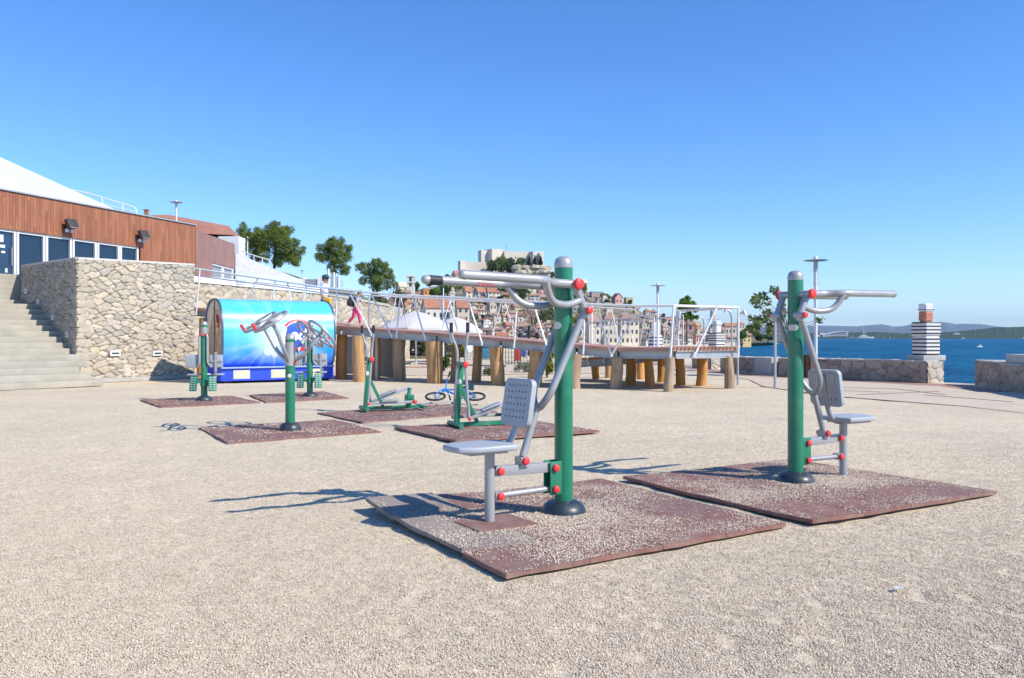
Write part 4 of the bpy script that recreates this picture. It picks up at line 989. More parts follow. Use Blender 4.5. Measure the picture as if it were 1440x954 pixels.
def hand_wheel(parent, c, nrm, r, ph):
    nrm = Vector(nrm).normalized(); q = Vector((0,0,1)).rotation_difference(nrm); c = Vector(c)
    pt = lambda rr, an, z=0: c+q @ Vector((rr*math.cos(an), rr*math.sin(an), z))
    mb = MB(); n = 40; o = len(mb.v)
    for i in range(n):
        a0 = 2*math.pi*i/n
        for k in range(10):
            b0 = 2*math.pi*k/10; mb.v.append(tuple(pt(r+.021*math.cos(b0), a0, .021*math.sin(b0))))
    for i in range(n):
        for k in range(10): mb.f.append((o+i*10+k, o+i*10+(k+1)%10, o+((i+1)%n)*10+(k+1)%10, o+((i+1)%n)*10+k))
    for k in range(3): an = ph+k*2*math.pi/3; mb.tube([pt(.03, an), pt(r, an)], .017, 10)
    mb.lathe([(.05,-.05),(.055,-.02),(.055,.03),(.02,.045)], 18, c, nrm)
    wh = mb.build('hand_wheel', GREY, parent)
    h_ = MB().tube([pt(r, ph+.9, 0), pt(r, ph+.9, .05)], .014, 10); kb = h_
    kn = MB().tube([pt(r, ph+.9, .03), pt(r, ph+.9, .13)], .024, 12).build('knob', REDCAP, wh)
    return wh
for s, dist, zc, phi in ((-1,.37,1.60,34), (1,.40,1.42,48)):
    nrm = Vector((s*math.sin(R(phi)), 0, math.cos(R(phi)))); arm = MB()
    for y in (-.27, .27):
        c = Vector((s*dist, y, zc)); hub = c-nrm*.05
        arm.tube(fillet([(s*.05, 0, .99+.08), (s*.12, y*.55, 1.10), hub-nrm*.16+Vector((0,-y*.1,0)), hub], .14, 8), [.034]*18, 14) if False else arm.tube(fillet([(s*.04, y*.1, 1.02), (s*.14, y*.7, 1.10 if s > 0 else 1.16), hub-nrm*.10, hub], .12, 7), .03, 14)
    A_ = arm.build('arm', GREY, wm)
    for y, ph in ((-.27, 2.5 if s < 0 else 0), (.27, 2.3 if s < 0 else -.4)):
        hand_wheel(wm, (s*dist, y, zc), nrm, .265, ph)

# ------------------------------------------------------------------ elliptical trainers
def elliptical(label, loc, rz, flip):
    t = thing('elliptical_trainer', label, 'fitness machine', loc, rz, 'elliptical trainers')
    fr = MB().bar((.0,0,.045), (1.0,0,.045), .07, .06); fr.tube([(0,-.27,.045),(0,.27,.045)], .04, 14); fr.tube([(1.12,-.24,.045),(1.12,.24,.045)], .035, 14); fr.bar((1.0,0,.045),(1.12,0,.045),.07,.05)
    fr.build('base_frame', GREEN, t)
    MB().bar((.02,0,.05), (.10,0,.96), .085, .075, up=(1,0,0)).build('mast', GREEN, t, bevel=.008)
    MB().bar((.09,0,.62), (.36,0,.07), .05, .05, up=(1,0,1)).build('brace', GREEN, t)
    ax_ = MB().tube([(.10,-.19,.965),(.10,.19,.965)], .035, 16).build('axle', GREEN, t)
    for s in (-1, 1): cap(MB(), (.10, s*.185, .965), (0,s,0), .048, .035).build('axle_cap', REDCAP, ax_)
    MB().lathe([(.001,0),(.04,.003),(.04,.008),(.001,.01)], 16, (.045,-.046,.70), (0,-1,0)).build('round_plate', STICK, t)
    for s in (-1, 1):
        near = s < 0; lo = near != flip
        dx = -.05 if lo else .05
        dt = -.055 if near else .055
        top = [(.10, s*.165, 1.0), (.10-dt*.2, s*.165, 1.22), (.07-dt, s*.20, 1.38), (.07-dt*1.1, s*.20, 1.58)]
        ar = MB().tube(fillet([(.10+dx*1.3, s*.165, .13)]+top, .12, 6), .022, 12); A_ = ar.build('swing_arm', GREY, t)
        MB().tube([(.07-dt*1.07, s*.20, 1.45), (.07-dt*1.1, s*.20, 1.60)], .027, 12).build('grip', BLACK, A_)
        j = Vector((.10+dx*1.3, s*.165, .14)); e = Vector((.93, s*.165, .15 if lo else .40))
        ft = MB().bar(j, e, .04, .05).build('foot_bar', GREY, t, bevel=.006)
        cap(MB(), j+Vector((0,s*.02,0)), (0,s,0), .03, .03).build('bolt_cap', REDCAP, ft); 
        if lo: cap(MB(), e+Vector((0,s*.03,0)), (0,s,0), .042, .04).build('bolt_cap', REDCAP, ft)
        d = (e-j).normalized(); m_ = j.lerp(e, .46)+Vector((0,0,.055))
        MB().bar(m_-d*.17, m_+d*.17, .14, .03).build('pedal', GREY, ft, bevel=.01)
        MB().bar((.88,s*.10,.22), (e.x-.0, s*.12, e.z), .045, .06).build('crank_arm', GREEN, t, bevel=.008)
    MB().box((.88,0,.20), (.15,.20,.16)).box((.86,0,.12), (.10,.12,.16)).build('crank_housing', GREEN, t, bevel=.03, seg=3)
    return t
p = G(512,580); elliptical('green and grey elliptical trainer beside the kiosk end, left of the fallen bicycle', (p.x, p.y, .03), R(24), False)
p = G(640,604); elliptical('green and grey elliptical trainer just behind the near press, in front of the fallen bicycle', (p.x, p.y, .03), R(24), True)

# ------------------------------------------------------------------ seated leg machines
GRATE = mat('pale_grate', (.36,.46,.41), .5)
def leg_machine(label, loc, rz):
    t = thing('leg_press_machine', label, 'fitness machine', loc, rz, 'seated leg machines')
    pl = MB().lathe([(.07,.02),(.07,1.40)], 28).build('pole', GREEN, t)
    MB().lathe([(.0725,1.40),(.0725,1.60)], 28).build('sleeve', GREY, pl); MB().lathe([(.0705,1.60),(.0705,1.65)], 28).build('green_band', GREEN, pl)
    MB().lathe([(.0725,1.65),(.071,1.67),(.055,1.71),(.03,1.725),(.001,1.73)], 28).build('pole_cap', GREY, pl)
    MB().lathe([(.18,-.03),(.183,.0),(.17,.035),(.14,.06),(.10,.08),(.07,.085)], 28).build('base_cover', SLATE, t)
    for s in (-1, 1):
        ar = MB().tube(fillet([(s*.04, -.05, 1.46), (s*.085, -.07, 1.40), (s*.085, -.07, .80), (s*.16, -.02, .72)], .06, 5), .026, 12).build('swing_arm', GREY, t)
        cap(MB(), (s*.05, -.085, 1.44), (0,-1,0), .03, .025).build('bolt_cap', REDCAP, ar)
        bk = MB().box((s*.25, .02*s, .85), (.29,.03,.28)).build('backrest', SEATM, t, bevel=.02)
        if s > 0:
            b_ = MB().box((s*.25,-.012,.85),(.05,.03,.40)).box((s*.25,-.005,.85),(.26,.02,.035)).box((s*.25,-.02,.66),(.045,.04,.12)); b_.build('back_bracket', GREY, bk)
        else:
            for k in range(5): MB().box((s*.25+(k-2)*.05,-.037,.85),(.012,.008,.22)).build('rib', SEATM, bk)
        MB().box((s*.25, .17 if s < 0 else .19, .55), (.24,.30,.035)).build('seat', SEATM, t, bevel=.014)
        M = Matrix.Rotation(R(s*18), 3, 'Z') @ Matrix.Rotation(R(-10), 3, 'X')
        fp = MB().box((s*.20,-.12,.36), (.17,.03,.33), M=M).build('foot_plate', GREEN, t, bevel=.01)
        g_ = MB()
        for k in range(6):
            for l in range(2): g_.box(Vector((s*.20,-.12,.36))+M @ Vector((-.036+.072*l, -.017, -.125+.05*k)), (.05,.006,.024), M=M)
        g_.build('grip_pads', GRATE, fp)
        MB().bar((0,0,.40),(s*.2,-.10,.40),.05,.05).build('plate_arm', GREEN, t)
        MB().tube([(s*.06,.0,.56),(s*.27,.15,.535)], .022, 10).build('seat_arm', GREY, t)
    MB().lathe([(.085,.30),(.085,.37)], 24).build('collar', GREEN, t)
    return t
p = G(283.5,563,.03); leg_machine('green pole seated leg machine standing before the stone wall', (p.x, p.y+.15, .03), R(8))
p = G(433.5,557.5,.03); leg_machine('green pole seated leg machine standing before the right end of the kiosk', (p.x, p.y+.15, .03), R(8))

# ------------------------------------------------------------------ loose gravel
def pebbles(name, pts, sizes, seed, kind='stuff', gain=1.0):
    rs = np.random.RandomState(seed); n = len(pts)
    base = np.array([(1,0,0),(-1,0,0),(0,1,0),(0,-1,0),(0,0,1),(0,0,-1)], float)
    tri = np.array([(0,2,4),(2,1,4),(1,3,4),(3,0,4),(2,0,5),(1,2,5),(3,1,5),(0,3,5)])
    an = rs.rand(n)*6.283; c, s = np.cos(an), np.sin(an)
    sc = np.stack([.7+.6*rs.rand(n), .6+.5*rs.rand(n), .45+.35*rs.rand(n)], 1)*sizes[:, None]
    v = base[None]*sc[:, None]*(.8+.4*rs.rand(n, 6, 1)); tl = (rs.rand(n)-.5)[:, None]*1.0
    x, y, z = v[..., 0], v[..., 1], v[..., 2]; z = z+tl*x
    V = np.stack([x*c[:, None]-y*s[:, None], x*s[:, None]+y*c[:, None], z], -1)+pts[:, None]
    F = (tri[None]+np.arange(n)[:, None, None]*6).reshape(-1, 3)
    o = mesh_np(name, V.reshape(-1, 3), F, PEBBLE); pal = np.array([(.64,.545,.425),(.58,.485,.37),(.69,.605,.485),(.52,.43,.32),(.62,.52,.39),(.72,.65,.54),(.42,.34,.25)])
    col = pal[rs.randint(0, len(pal), n)]*(.85+.25*rs.rand(n, 1))*gain; col = np.repeat(col, 6, 0)
    paint(o, np.concatenate([col, np.ones((len(col), 1))], 1)); o['kind'] = kind; return o
rs = np.random.RandomState(3); pp = []; zz = []
for k, (F, U, W) in enumerate(MATS_AT):
    cnt = (21000, 18000, 1700, 900, 1300, 800, 800)[k]; u, v = rs.rand(cnt*4), rs.rand(cnt*4)
    f = np.array([mnoise.noise(Vector((a*4+k*9, b*4, 2)))+.5*mnoise.noise(Vector((a*11, b*11+k, 6))) for a, b in zip(u, v)])
    dn = .15+f*.55
    if k == 0: dn = dn+1.0*np.exp(-((u-.50)**2+(v-.45)**2)/.04)+.3*np.exp(-((u-.30)**2)/.02)*(v < .75)+.12*(u < .24)*(v < .5)-.06*(u < .24)*(v > .6)
    if k == 1: dn = dn+.85*np.exp(-((u-.62)**2+(v-.55)**2)/.03)+.35*np.exp(-((v-.45)**2)/.01)*(u < .8)
    keep = np.nonzero(rs.rand(cnt*4) < np.clip(dn, .02, 1))[0][:cnt]
    P3 = np.stack([F.x+U.x*u[keep]+W.x*v[keep], F.y+U.y*u[keep]+W.y*v[keep], np.full(len(keep), (.0385,.0385,.019,.019,.038,.019,.019)[k])], 1)
    for q_ in range(len(P3)):                         # lie on the raised tiles too
        a, b = u[keep[q_]]*4, v[keep[q_]]*4; zl = LIFTS[k].get((int(a), int(b)))
        if zl: a, b = a % 1, b % 1; P3[q_, 2] += zl[0]*(1-a)*(1-b)+zl[1]*a*(1-b)+zl[2]*a*b+zl[3]*(1-a)*b
    pp.append(P3); zz.append((.0036+.0032*rs.rand(len(keep)))*(1 if k < 2 else 1.6))
pebbles('loose_gravel', np.concatenate(pp), np.concatenate(zz), 5, gain=1.15)
# pile of gravel round the two nearest poles, and the top layer of stones over the near ground
def inside(F, U, W, X, Y, m=0.0):
    det = U.x*W.y-U.y*W.x; a = ((X-F.x)*W.y-(Y-F.y)*W.x)/det; b = (U.x*(Y-F.y)-U.y*(X-F.x))/det
    return (a > -m) & (a < 1+m) & (b > -m) & (b < 1+m)
n = 760000; Y = 2.95+9.5*rs.rand(n)**1.7; X = (rs.rand(n)-.5)*1.36*Y
keep = rs.rand(n) < np.clip(1.25-Y/11, .1, 1)
for F, U, W in MATS_AT: keep &= ~inside(F, U, W, X, Y)
X, Y = X[keep], Y[keep]
pt3 = np.stack([X, Y, -.002+.006*rs.rand(len(X))], 1)
for i in range(len(X)): pt3[i, 2] += gz(X[i], Y[i])
pebbles('gravel', pt3, .0034+.0034*rs.rand(len(X))**2, 8)
# ------------------------------------------------------------------ sea walls, striped totems, promenade furniture
def sea_wall(label, p0, p1, zt0, zt1, outw, seed, ends=(True, True), pal=PALR):
    p0, p1 = Vector((*p0, 0)), Vector((*p1, 0)); d = (p1-p0).normalized(); nn = Vector((d.y, -d.x, 0)); back = -nn*outw
    t = thing('stone_wall', label, 'stone wall', p0, 0, 'low stone walls along the quay')
    stone_face('stone_facing', p0.xy, p1.xy, (-.03,-.03), (zt0, zt1), t, .42, .24, .035, .05, seed, pal)
    if ends[1]: stone_face('stone_facing', p1.xy, (p1+back).xy, (-.03,-.03), (zt1, zt1), t, .34, .22, .03, .05, seed+1, PAL)
    if ends[0]: stone_face('stone_facing', (p0+back).xy, p0.xy, (-.03,-.03), (zt0, zt0), t, .34, .22, .03, .05, seed+2, pal)
    stone_face('stone_facing', (p1+back).xy, (p0+back).xy, (-.03,-.03), (zt1, zt0), t, .42, .24, .08, .05, seed+3, PAL)
    i_ = .015; q = [p0-nn*i_, p1-nn*i_, p1+back, p0+back]
    MB().prism([(v.x, v.y) for v in q], -.03, [zt0-.01, zt1-.01, zt1-.01, zt0-.01]).build('core', CONC, t, world=True)
    cp = MB(); rr = random.Random(seed); L = (p1-p0).length; x = .0
    while x < L-.05:                                 # irregular pale cap stones
        w_ = min(rr.uniform(.3,.7), L-x); a = p0+d*(x+.01); b = p0+d*(x+w_-.01); o1, o2 = rr.uniform(.0,.07), rr.uniform(-.02,.05)
        z = zt0+(zt1-zt0)*x/L
        cp.prism([((a+nn*o1).x,(a+nn*o1).y), ((b+nn*o1*.8).x,(b+nn*o1*.8).y), ((b+back-nn*o2).x,(b+back-nn*o2).y), ((a+back-nn*o2).x,(a+back-nn*o2).y)], z-.012, [z+rr.uniform(.025,.06) for _ in range(4)]); x += w_
    cp.build('cap_stones', mat('pale_cap_stone', (.46,.43,.37), .9, 0, .2, 3, .4, 25), t, world=True, bevel=.012); return t
sea_wall('long low stone wall along the quay carrying the striped totem', (9.75,29.6), (12.63,24.67), .62, .66, .8, 21)
sea_wall('short low stone wall with a pale concrete panel at its end, left of the near lamp post', (8.3,32.2), (9.45,30.2), .62, .62, .8, 31)
sea_wall('low stone wall entering the picture at the right edge', (13.62,23.8), (12.3,17.9), .70, .66, .85, 41)
sea_wall('low stone wall piece seen between the ramp posts', (8.15,36.6), (8.7,35.5), .62, .62, .8, 51)
def block(label, px0, px1, ytop, ybot, Y, dep, rz=R(-60)):
    a, b = P(px0, ybot, Y), P(px1, ybot, Y); t = MB().box(((a.x+b.x)/2, Y+dep/2, (P(0,ytop,Y).z+a.z)/2), (b.x-a.x, dep, P(0,ytop,Y).z-a.z), 0)
    o = t.build('concrete_block', mat('pale_concrete', (.46,.45,.42), .85, 0, .1, 2), bevel=.012); tag(o, label, 'concrete block'); return o
p = G(1075,527); o = MB().box((0,0,.32), (.62,1.0,.68), 0).build('concrete_block', mat('pale_concrete', (.46,.45,.42), .85, 0, .1, 2), bevel=.015)
o.location = (9.62, 30.25, 0); o.rotation_euler = (0,0,R(20)); tag(o, 'smooth pale concrete panel block closing the short stone wall', 'concrete block')
o = MB().box((0,0,0), (.95,1.6,.26)).build('concrete_block', mat('pale_concrete', (.46,.45,.42), .85, 0, .1, 2), bevel=.012)
o.location = (13.55,20.9,.83); o.rotation_euler = (0,0,R(-13)); tag(o, 'pale concrete slab lying on top of the stone wall at the right edge', 'concrete block')
def m_stripe(name, n_, z0, z1, a=(.74,.72,.68), b_=(.018,.018,.02), duty=.5, off=0.0):
    m = bpy.data.materials.new(name); t, b = nodes(m); s = t.nodes.new('ShaderNodeSeparateXYZ'); t.links.new(coords(t), s.inputs[0])
    q = math_(t, 'MULTIPLY', math_(t, 'SUBTRACT', s.outputs[2], z0), n_/(z1-z0)); fr = math_(t, 'FRACT', math_(t, 'ADD', q, off))
    n = tex(t, coords(t), 6, 4); c = mixc(t, math_(t, 'LESS_THAN', fr, duty), a, b_)
    c = mixc(t, 1, c, ramp(t, n.outputs[0], [(.3,(.9,.9,.9)),(.7,(1.06,1.06,1.06))]), 'MULTIPLY')
    t.links.new(c, b.inputs['Base Color']); b.inputs['Roughness'].default_value = .6; return m
STR1, STR2 = m_stripe('striped_paint', 4, .20, .66, duty=.42), m_stripe('striped_paint_lower', 5, .0, .60, duty=.42)
def ochunk(w_, z0, z1, ch=.05, k=.09):                # square block with cut corners and softened rims
    def ring(h_): c = k; return [(h_-c,-h_),(h_,-h_+c),(h_,h_-c),(h_-c,h_),(-h_+c,h_),(-h_,h_-c),(-h_,-h_+c),(-h_+c,-h_)]
    mb = MB(); lv = [(w_/2-ch*.6, z0),(w_/2, z0+ch),(w_/2, z1-ch),(w_/2-ch*.6, z1)]
    for h_, z in lv: mb.v += [(x, y, z) for x, y in ring(h_)]
    mb.f = [(i*8+j, i*8+(j+1)%8, (i+1)*8+(j+1)%8, (i+1)*8+j) for i in range(3) for j in range(8)]+[tuple(reversed(range(8))), tuple(24+j for j in range(8))]
    return mb
def totem(label, loc, rz, scale=1, top=True, white_top=False):
    t = thing('striped_totem', label, 'totem', loc, rz, 'striped totems on the quay'); t.scale = (scale,)*3
    MB().box((0,0,.085), (.80,.80,.17)).build('plinth', mat('pale_concrete', (.46,.45,.42), .85), t, bevel=.012)
    ochunk(.64, .17, .77).build('lower_body', m_stripe('stripes', 5, .17, .77, duty=.40, off=.0), t, smooth=30)
    ochunk(.675, .772, 1.22).build('upper_body', m_stripe('stripes', 4, .772, 1.222, duty=.40, off=.45), t, smooth=30)
    if top:
        MB().lathe([(.16,1.215),(.16,1.245)], 16).build('neck', BLACK, t)
        ochunk(.33, 1.245, 1.55, .03, .05).build('terracotta_block', mat('terracotta_paint', (.52,.19,.115), .6) if not white_top else WHITE, t, smooth=30)
        ochunk(.34, 1.552, 1.80, .03, .05).build('white_block', WHITE, t, smooth=30)
        MB().box((0,0,1.61),(.346,.346,.028)).build('blue_band', mat('navy_band', (.03,.05,.22), .5), t, bevel=.01)
    return t
totem('black and white striped totem topped by a terracotta and white block, on the quay wall', (12.93, 25.33, .69), R(12), .98)
totem('black and white striped totem with a tall white top, seen behind the ramp platform', (9.9, 39.2, .40), R(20), 1.0, True, True)
t = thing('striped_totem', 'slim tapered totem with blue and white rings behind the lamp post', 'totem', (9.05,51,.3), 0, 'striped totems on the quay')
MB().lathe([(.62,0),(.56,.3),(.46,.8),(.36,1.25),(.01,1.27)], 24).build('body', m_stripe('blue_rings', 6, 0, 1.27, b_=(.03,.04,.16), duty=.4), t); MB().box((0,0,1.66),(.5,.5,.8)).build('white_block', WHITE, t, bevel=.03)
t = thing('blue_totem', 'small royal blue totem with a dark red top beyond the ramp posts', 'totem', (P(575,480,57).x,57,0), R(20)); t.scale = (.62,.62,.82)
MB().box((0,0,.35),(.5,.5,.75)).build('base', BLACK, t, bevel=.02); ochunk(.88,.72,1.30).build('blue_body', mat('royal_blue_paint', (.015,.05,.36), .5), t, smooth=30); ochunk(.34,1.30,1.78,.02,.03).build('red_block', mat('brick_red_paint', (.36,.12,.09), .6), t, smooth=30)

def lamp_post(label, base, H, disc_r=.47, lattice=True):
    t = thing('lamp_post', label, 'lamp post', base, 0, 'white mushroom lamp posts')
    k = disc_r/.47
    MB().tube([(0,0,-.1),(0,0,H-.62*k)], .068*k, 18).build('pole', WHITEST, t)
    c = MB().tube([(0,0,H-.62*k),(0,0,H-.2*k)], .085*k, 18)
    c.build('collar', STEEL, t)
    for i in range(3): MB().tube([(.09*k*math.cos(i*2.1), .09*k*math.sin(i*2.1), H-1.15*k),(.075*k*math.cos(i*2.1), .075*k*math.sin(i*2.1), H-.12*k)], .014*k, 6).build('rod', STEEL, t)
    MB().lathe([(.01,-.03*k),(disc_r*.85,-.02*k),(disc_r,0),(disc_r*.85,.02*k),(.12*k,.045*k),(.01,.05*k)], 36, (0,0,H-.16*k)).build('disc', mat('lamp_disc_grey', (.45,.47,.48), .5), t)
    MB().lathe([(.08*k,0),(.085*k,.06*k),(.05*k,.12*k),(.01,.13*k)], 18, (0,0,H-.11*k)).build('cap', WHITE, t)
lamp_post('white mushroom lamp post beside the wooden bin and sea wall', (11.95, 31.9, 0), 4.6)
lamp_post('white mushroom lamp post behind the ramp platform', (8.45, 47.0, 0), 4.57)
p = P(248,282,60); lamp_post('white mushroom lamp post above the tiled roof', (p.x, p.y, p.z-5), 5, .45)
p = P(348,333,64); lamp_post('small white mushroom lamp post in front of the big round pine', (p.x, p.y, p.z-4), 4, .31)
p = P(424.5,379,125); lamp_post('tiny far mushroom lamp post left of the tall pine', (p.x, p.y, p.z-5), 5, .45)
def curved_lamp(label, x, ytop, Y, side=1):
    b = P(x, HY, Y); b.z = 0; H = P(x, ytop, Y).z
    t = thing('curved_lamp_post', label, 'lamp post', b, 0, 'low curved lamp posts')
    MB().tube(fillet([(0,0,0),(0,0,H-.28),(side*.05,0,H-.08),(side*.20,0,H-.01)], .16, 6), .032, 10).build('pole', STEEL, t)
    MB().tube([(side*.17,0,H+.03),(side*.22,0,H-.12)], .05, 10).build('lamp_head', WHITE, t)
curved_lamp('low curved lamp post at the right corner of the ramp platform', 1037.5, 438, 24.0)
curved_lamp('low curved lamp post seen through the left bay of the platform railing', 948, 443, 34.0)
curved_lamp('low curved lamp post seen through the middle bay of the platform railing', 990, 445, 36.0, -1)
curved_lamp('low curved lamp post close behind the platform corner', 1029, 435, 27.0, -1)
p = G(1090,545.5); t = thing('steel_post', 'plain thin grey steel post standing on the gravel before the sea wall', 'post', p)
MB().tube([(0,0,-.05),(0,0,1.88)], .038, 14).build('tube', STEEL, t); MB().lathe([(.09,0),(.09,.012),(.04,.014)], 14).build('foot_plate', STEEL, t)
t = thing('litter_bin', 'brown slatted wooden litter bin beside the lamp post', 'bin', (10.35,28.3,0), R(-10))
for k in range(10):
    an = 2*math.pi*k/10; MB().box((.25*math.cos(an), .25*math.sin(an), .42), (.025,.125,.78), an).build('slat', SLATW, t)
MB().lathe([(.20,.03),(.20,.76)], 20).build('liner', mat('dark_bin_liner', (.03,.03,.03), .7), t)
MB().lathe([(.26,.78),(.265,.80),(.2,.81)], 20).build('rim', mat('dark_green_rim', (.02,.09,.04), .5), t)

# ------------------------------------------------------------------ vegetation
def m_leaf(name, a, b_, c):
    m = bpy.data.materials.new(name); t, b = nodes(m)
    at = t.nodes.new('ShaderNodeVertexColor'); at.layer_name = 'tone'; s = t.nodes.new('ShaderNodeSeparateColor'); t.links.new(at.outputs[0], s.inputs[0])
    t.links.new(ramp(t, s.outputs[0], [(0, a), (.5, b_), (1, c)]), b.inputs['Base Color']); b.inputs['Roughness'].default_value = .7
    b.inputs['Specular IOR Level'].default_value = .2
    b.inputs['Subsurface Weight'].default_value = 0; b.inputs['Transmission Weight'].default_value = 0
    tr = t.nodes.new('ShaderNodeBsdfTranslucent'); t.links.new(ramp(t, s.outputs[0], [(0, a), (.5, b_), (1, c)]), tr.inputs[0])
    mx = t.nodes.new('ShaderNodeMixShader'); mx.inputs[0].default_value = .32; out = t.nodes['Material Output']
    t.links.new(b.outputs[0], mx.inputs[1]); t.links.new(tr.outputs[0], mx.inputs[2]); t.links.new(mx.outputs[0], out.inputs[0]); return m
PINE = m_leaf('pine_needles', (.075,.12,.022), (.17,.235,.042), (.28,.33,.075))
TREEG = m_leaf('tree_leaves', (.035,.065,.018), (.07,.12,.028), (.12,.18,.045))
OLIVE = m_leaf('olive_leaves', (.07,.09,.05), (.13,.16,.09), (.20,.23,.14))
LIME = m_leaf('bright_leaves', (.06,.13,.015), (.12,.22,.025), (.20,.32,.05))
DRY = m_leaf('dry_twigs', (.13,.085,.06), (.22,.15,.11), (.30,.22,.16))
YEL = m_leaf('yellow_green_leaves', (.11,.13,.02), (.24,.25,.04), (.36,.34,.08))
CYP = m_leaf('cypress_leaves', (.012,.028,.012), (.025,.05,.02), (.04,.07,.028))
def leaves(name, clumps, n, size, m, parent=None, seed=1, flat=1.0, needle=False):
    """small leaf faces through the volume of many clumps (centre, radius)"""
    if needle:
        q = random.Random(seed); nc_ = []
        for c, r in clumps:
            nc_.append((c, r*.9))
            for _ in range(9):
                d = Vector((q.gauss(0,1), q.gauss(0,1), q.gauss(.25,1))).normalized(); nc_.append((tuple(Vector(c)+d*r*q.uniform(.65,1.0)), r*q.uniform(.22,.42)))
        clumps = nc_
    rs = np.random.RandomState(seed); cen = np.array([c[0] for c in clumps], float); rad = np.array([c[1] for c in clumps], float)
    pr = rad**2.2; pr /= pr.sum(); w_ = rs.choice(len(clumps), n, p=pr)
    d = rs.normal(size=(n, 3)); d /= np.linalg.norm(d, axis=1)[:, None]
    r = rad[w_]*(.35+.65*rs.rand(n)**.5)*(1+.15*rs.normal(size=n)); p = cen[w_]+d*r[:, None]*np.array([1,1,flat])
    nrm = d+.9*rs.normal(size=(n, 3)); nrm /= np.linalg.norm(nrm, axis=1)[:, None]
    a = np.cross(nrm, rs.normal(size=(n, 3))); a /= np.linalg.norm(a, axis=1)[:, None]; b = np.cross(nrm, a)
    s = size*(.6+.8*rs.rand(n))[:, None]; asp = .30 if needle else .62
    V = np.stack([p-a*s, p+b*s*asp, p+a*s, p-b*s*asp], 1).reshape(-1, 3); F = np.arange(4*n).reshape(n, 4)
    o = mesh_np(name, V, F, m, parent)
    tone = np.clip(.5+.22*rs.normal(size=n)+.30*(rs.rand(len(clumps))[w_]-.5), 0, 1); col = np.repeat(np.stack([tone]*3+[np.ones(n)], 1), 4, 0); paint(o, col); return o
def tree(name, label, base, H, clumps, n, size, m, trunk_r=.2, lean=0, group=None, seed=1, needle=False, trunk_to=.75, limbs=6, cat='tree', flat=1.0):
    t = thing(name, label, cat, base, 0, group); rr = random.Random(seed)
    top = Vector((lean, 0, H*trunk_to)); tr = MB().tube([(0,0,-.5), (lean*.15, .05, H*.25), (lean*.5, -.03, H*.5), top], [trunk_r*1.15, trunk_r*.9, trunk_r*.65, trunk_r*.35], 10)
    for c, r in rr.sample(clumps, min(limbs, len(clumps))):
        c = Vector(c); s = Vector((lean*.4, 0, min(H*.55, max(H*.25, c.z*.6)))); mid = s.lerp(c, .5)+Vector((0,0,-.06*H))
        tr.tube([s, mid, c], [trunk_r*.45, trunk_r*.3, trunk_r*.1], 7)
    tr.build('trunk', BARK, t, smooth=60); leaves('crown', clumps, n, size, m, t, seed, flat, needle); return t
def blob(cx_, cz, rx, rz, k, r, seed, ry=None, low=-1):
    rr = random.Random(seed); out = []; ry = ry or rx
    while len(out) < k:
        x, y, z = rr.uniform(-1,1), rr.uniform(-1,1), rr.uniform(low,1)
        q = x*x+y*y+z*z
        if q < 1: out.append(((cx_+x*(rx-r*.7), y*(ry-r*.7), cz+z*(rz-r*.7)), r*rr.uniform(.65,1.25)))
    return out
Yp = 70; s_ = Yp/FOC
b = P(385,385,Yp)
cl = [((dx*s_*1, dy, (385-y)*s_), r*s_) for dx, y, r, dy in ((-40,328,9,0),(-34,338,12,.6),(-25,350,13,-.8),(-22,330,13,.5),(-10,340,16,-1),(-5,326,12,.5),(5,352,15,1),(8,332,14,-.5),(18,345,15,-1),(22,362,11,.4),(15,328,10,0),(28,352,12,.8),(10,366,10,-.5),(-8,360,11,-1),(-48,326,7,0),(-45,318,6,.2),(30,368,8,0),(-30,362,9,.8),(0,318,8,0),(20,322,7,.6),(32,342,7,-.4))]
tree('pine_tree', 'broad round pine tree behind the sloping white stair wall', b, 5.0, cl, 34000, .085, PINE, .11, .3, 'pines on the slope', 3, True)
Yp = 76; s_ = Yp/FOC; b = P(470,398,Yp)
cl = [((dx*s_, dy, (398-y)*s_), r*s_) for dx, y, r, dy in ((-14,352,11,0),(-6,342,9,.4),(2,348,11,-.5),(8,340,7,0),(14,352,10,.5),(-16,364,9,-.6),(-4,362,12,.6),(8,366,12,-.4),(19,362,8,0),(12,378,9,.4),(-2,377,9,-.3),(16,383,6,0),(-21,360,5,.3),(22,350,5,0),(0,336,4,0))]
tree('pine_tree', 'tall narrow pine tree above the boy in a cap', b, 4.2, cl, 17000, .08, PINE, .11, .1, 'pines on the slope', 5, True)
Yp = 80; s_ = Yp/FOC; b = P(530,412,Yp)
cl = [((dx*s_, dy, (412-y)*s_), r*s_) for dx, y, r, dy in ((-18,378,10,0),(-8,374,9,.5),(0,370,8,0),(6,378,11,-.5),(-12,390,11,.6),(2,392,12,-.4),(14,384,9,.3),(18,394,9,0),(24,400,6,.4),(-20,396,7,-.3),(8,402,8,0),(-4,403,8,.4),(-27,376,5,0),(12,372,5,.3))]
tree('pine_tree', 'dark low pine tree left of the church clock tower', b, 3.2, cl, 16000, .08, PINE, .11, .1, 'pines on the slope', 7, True)
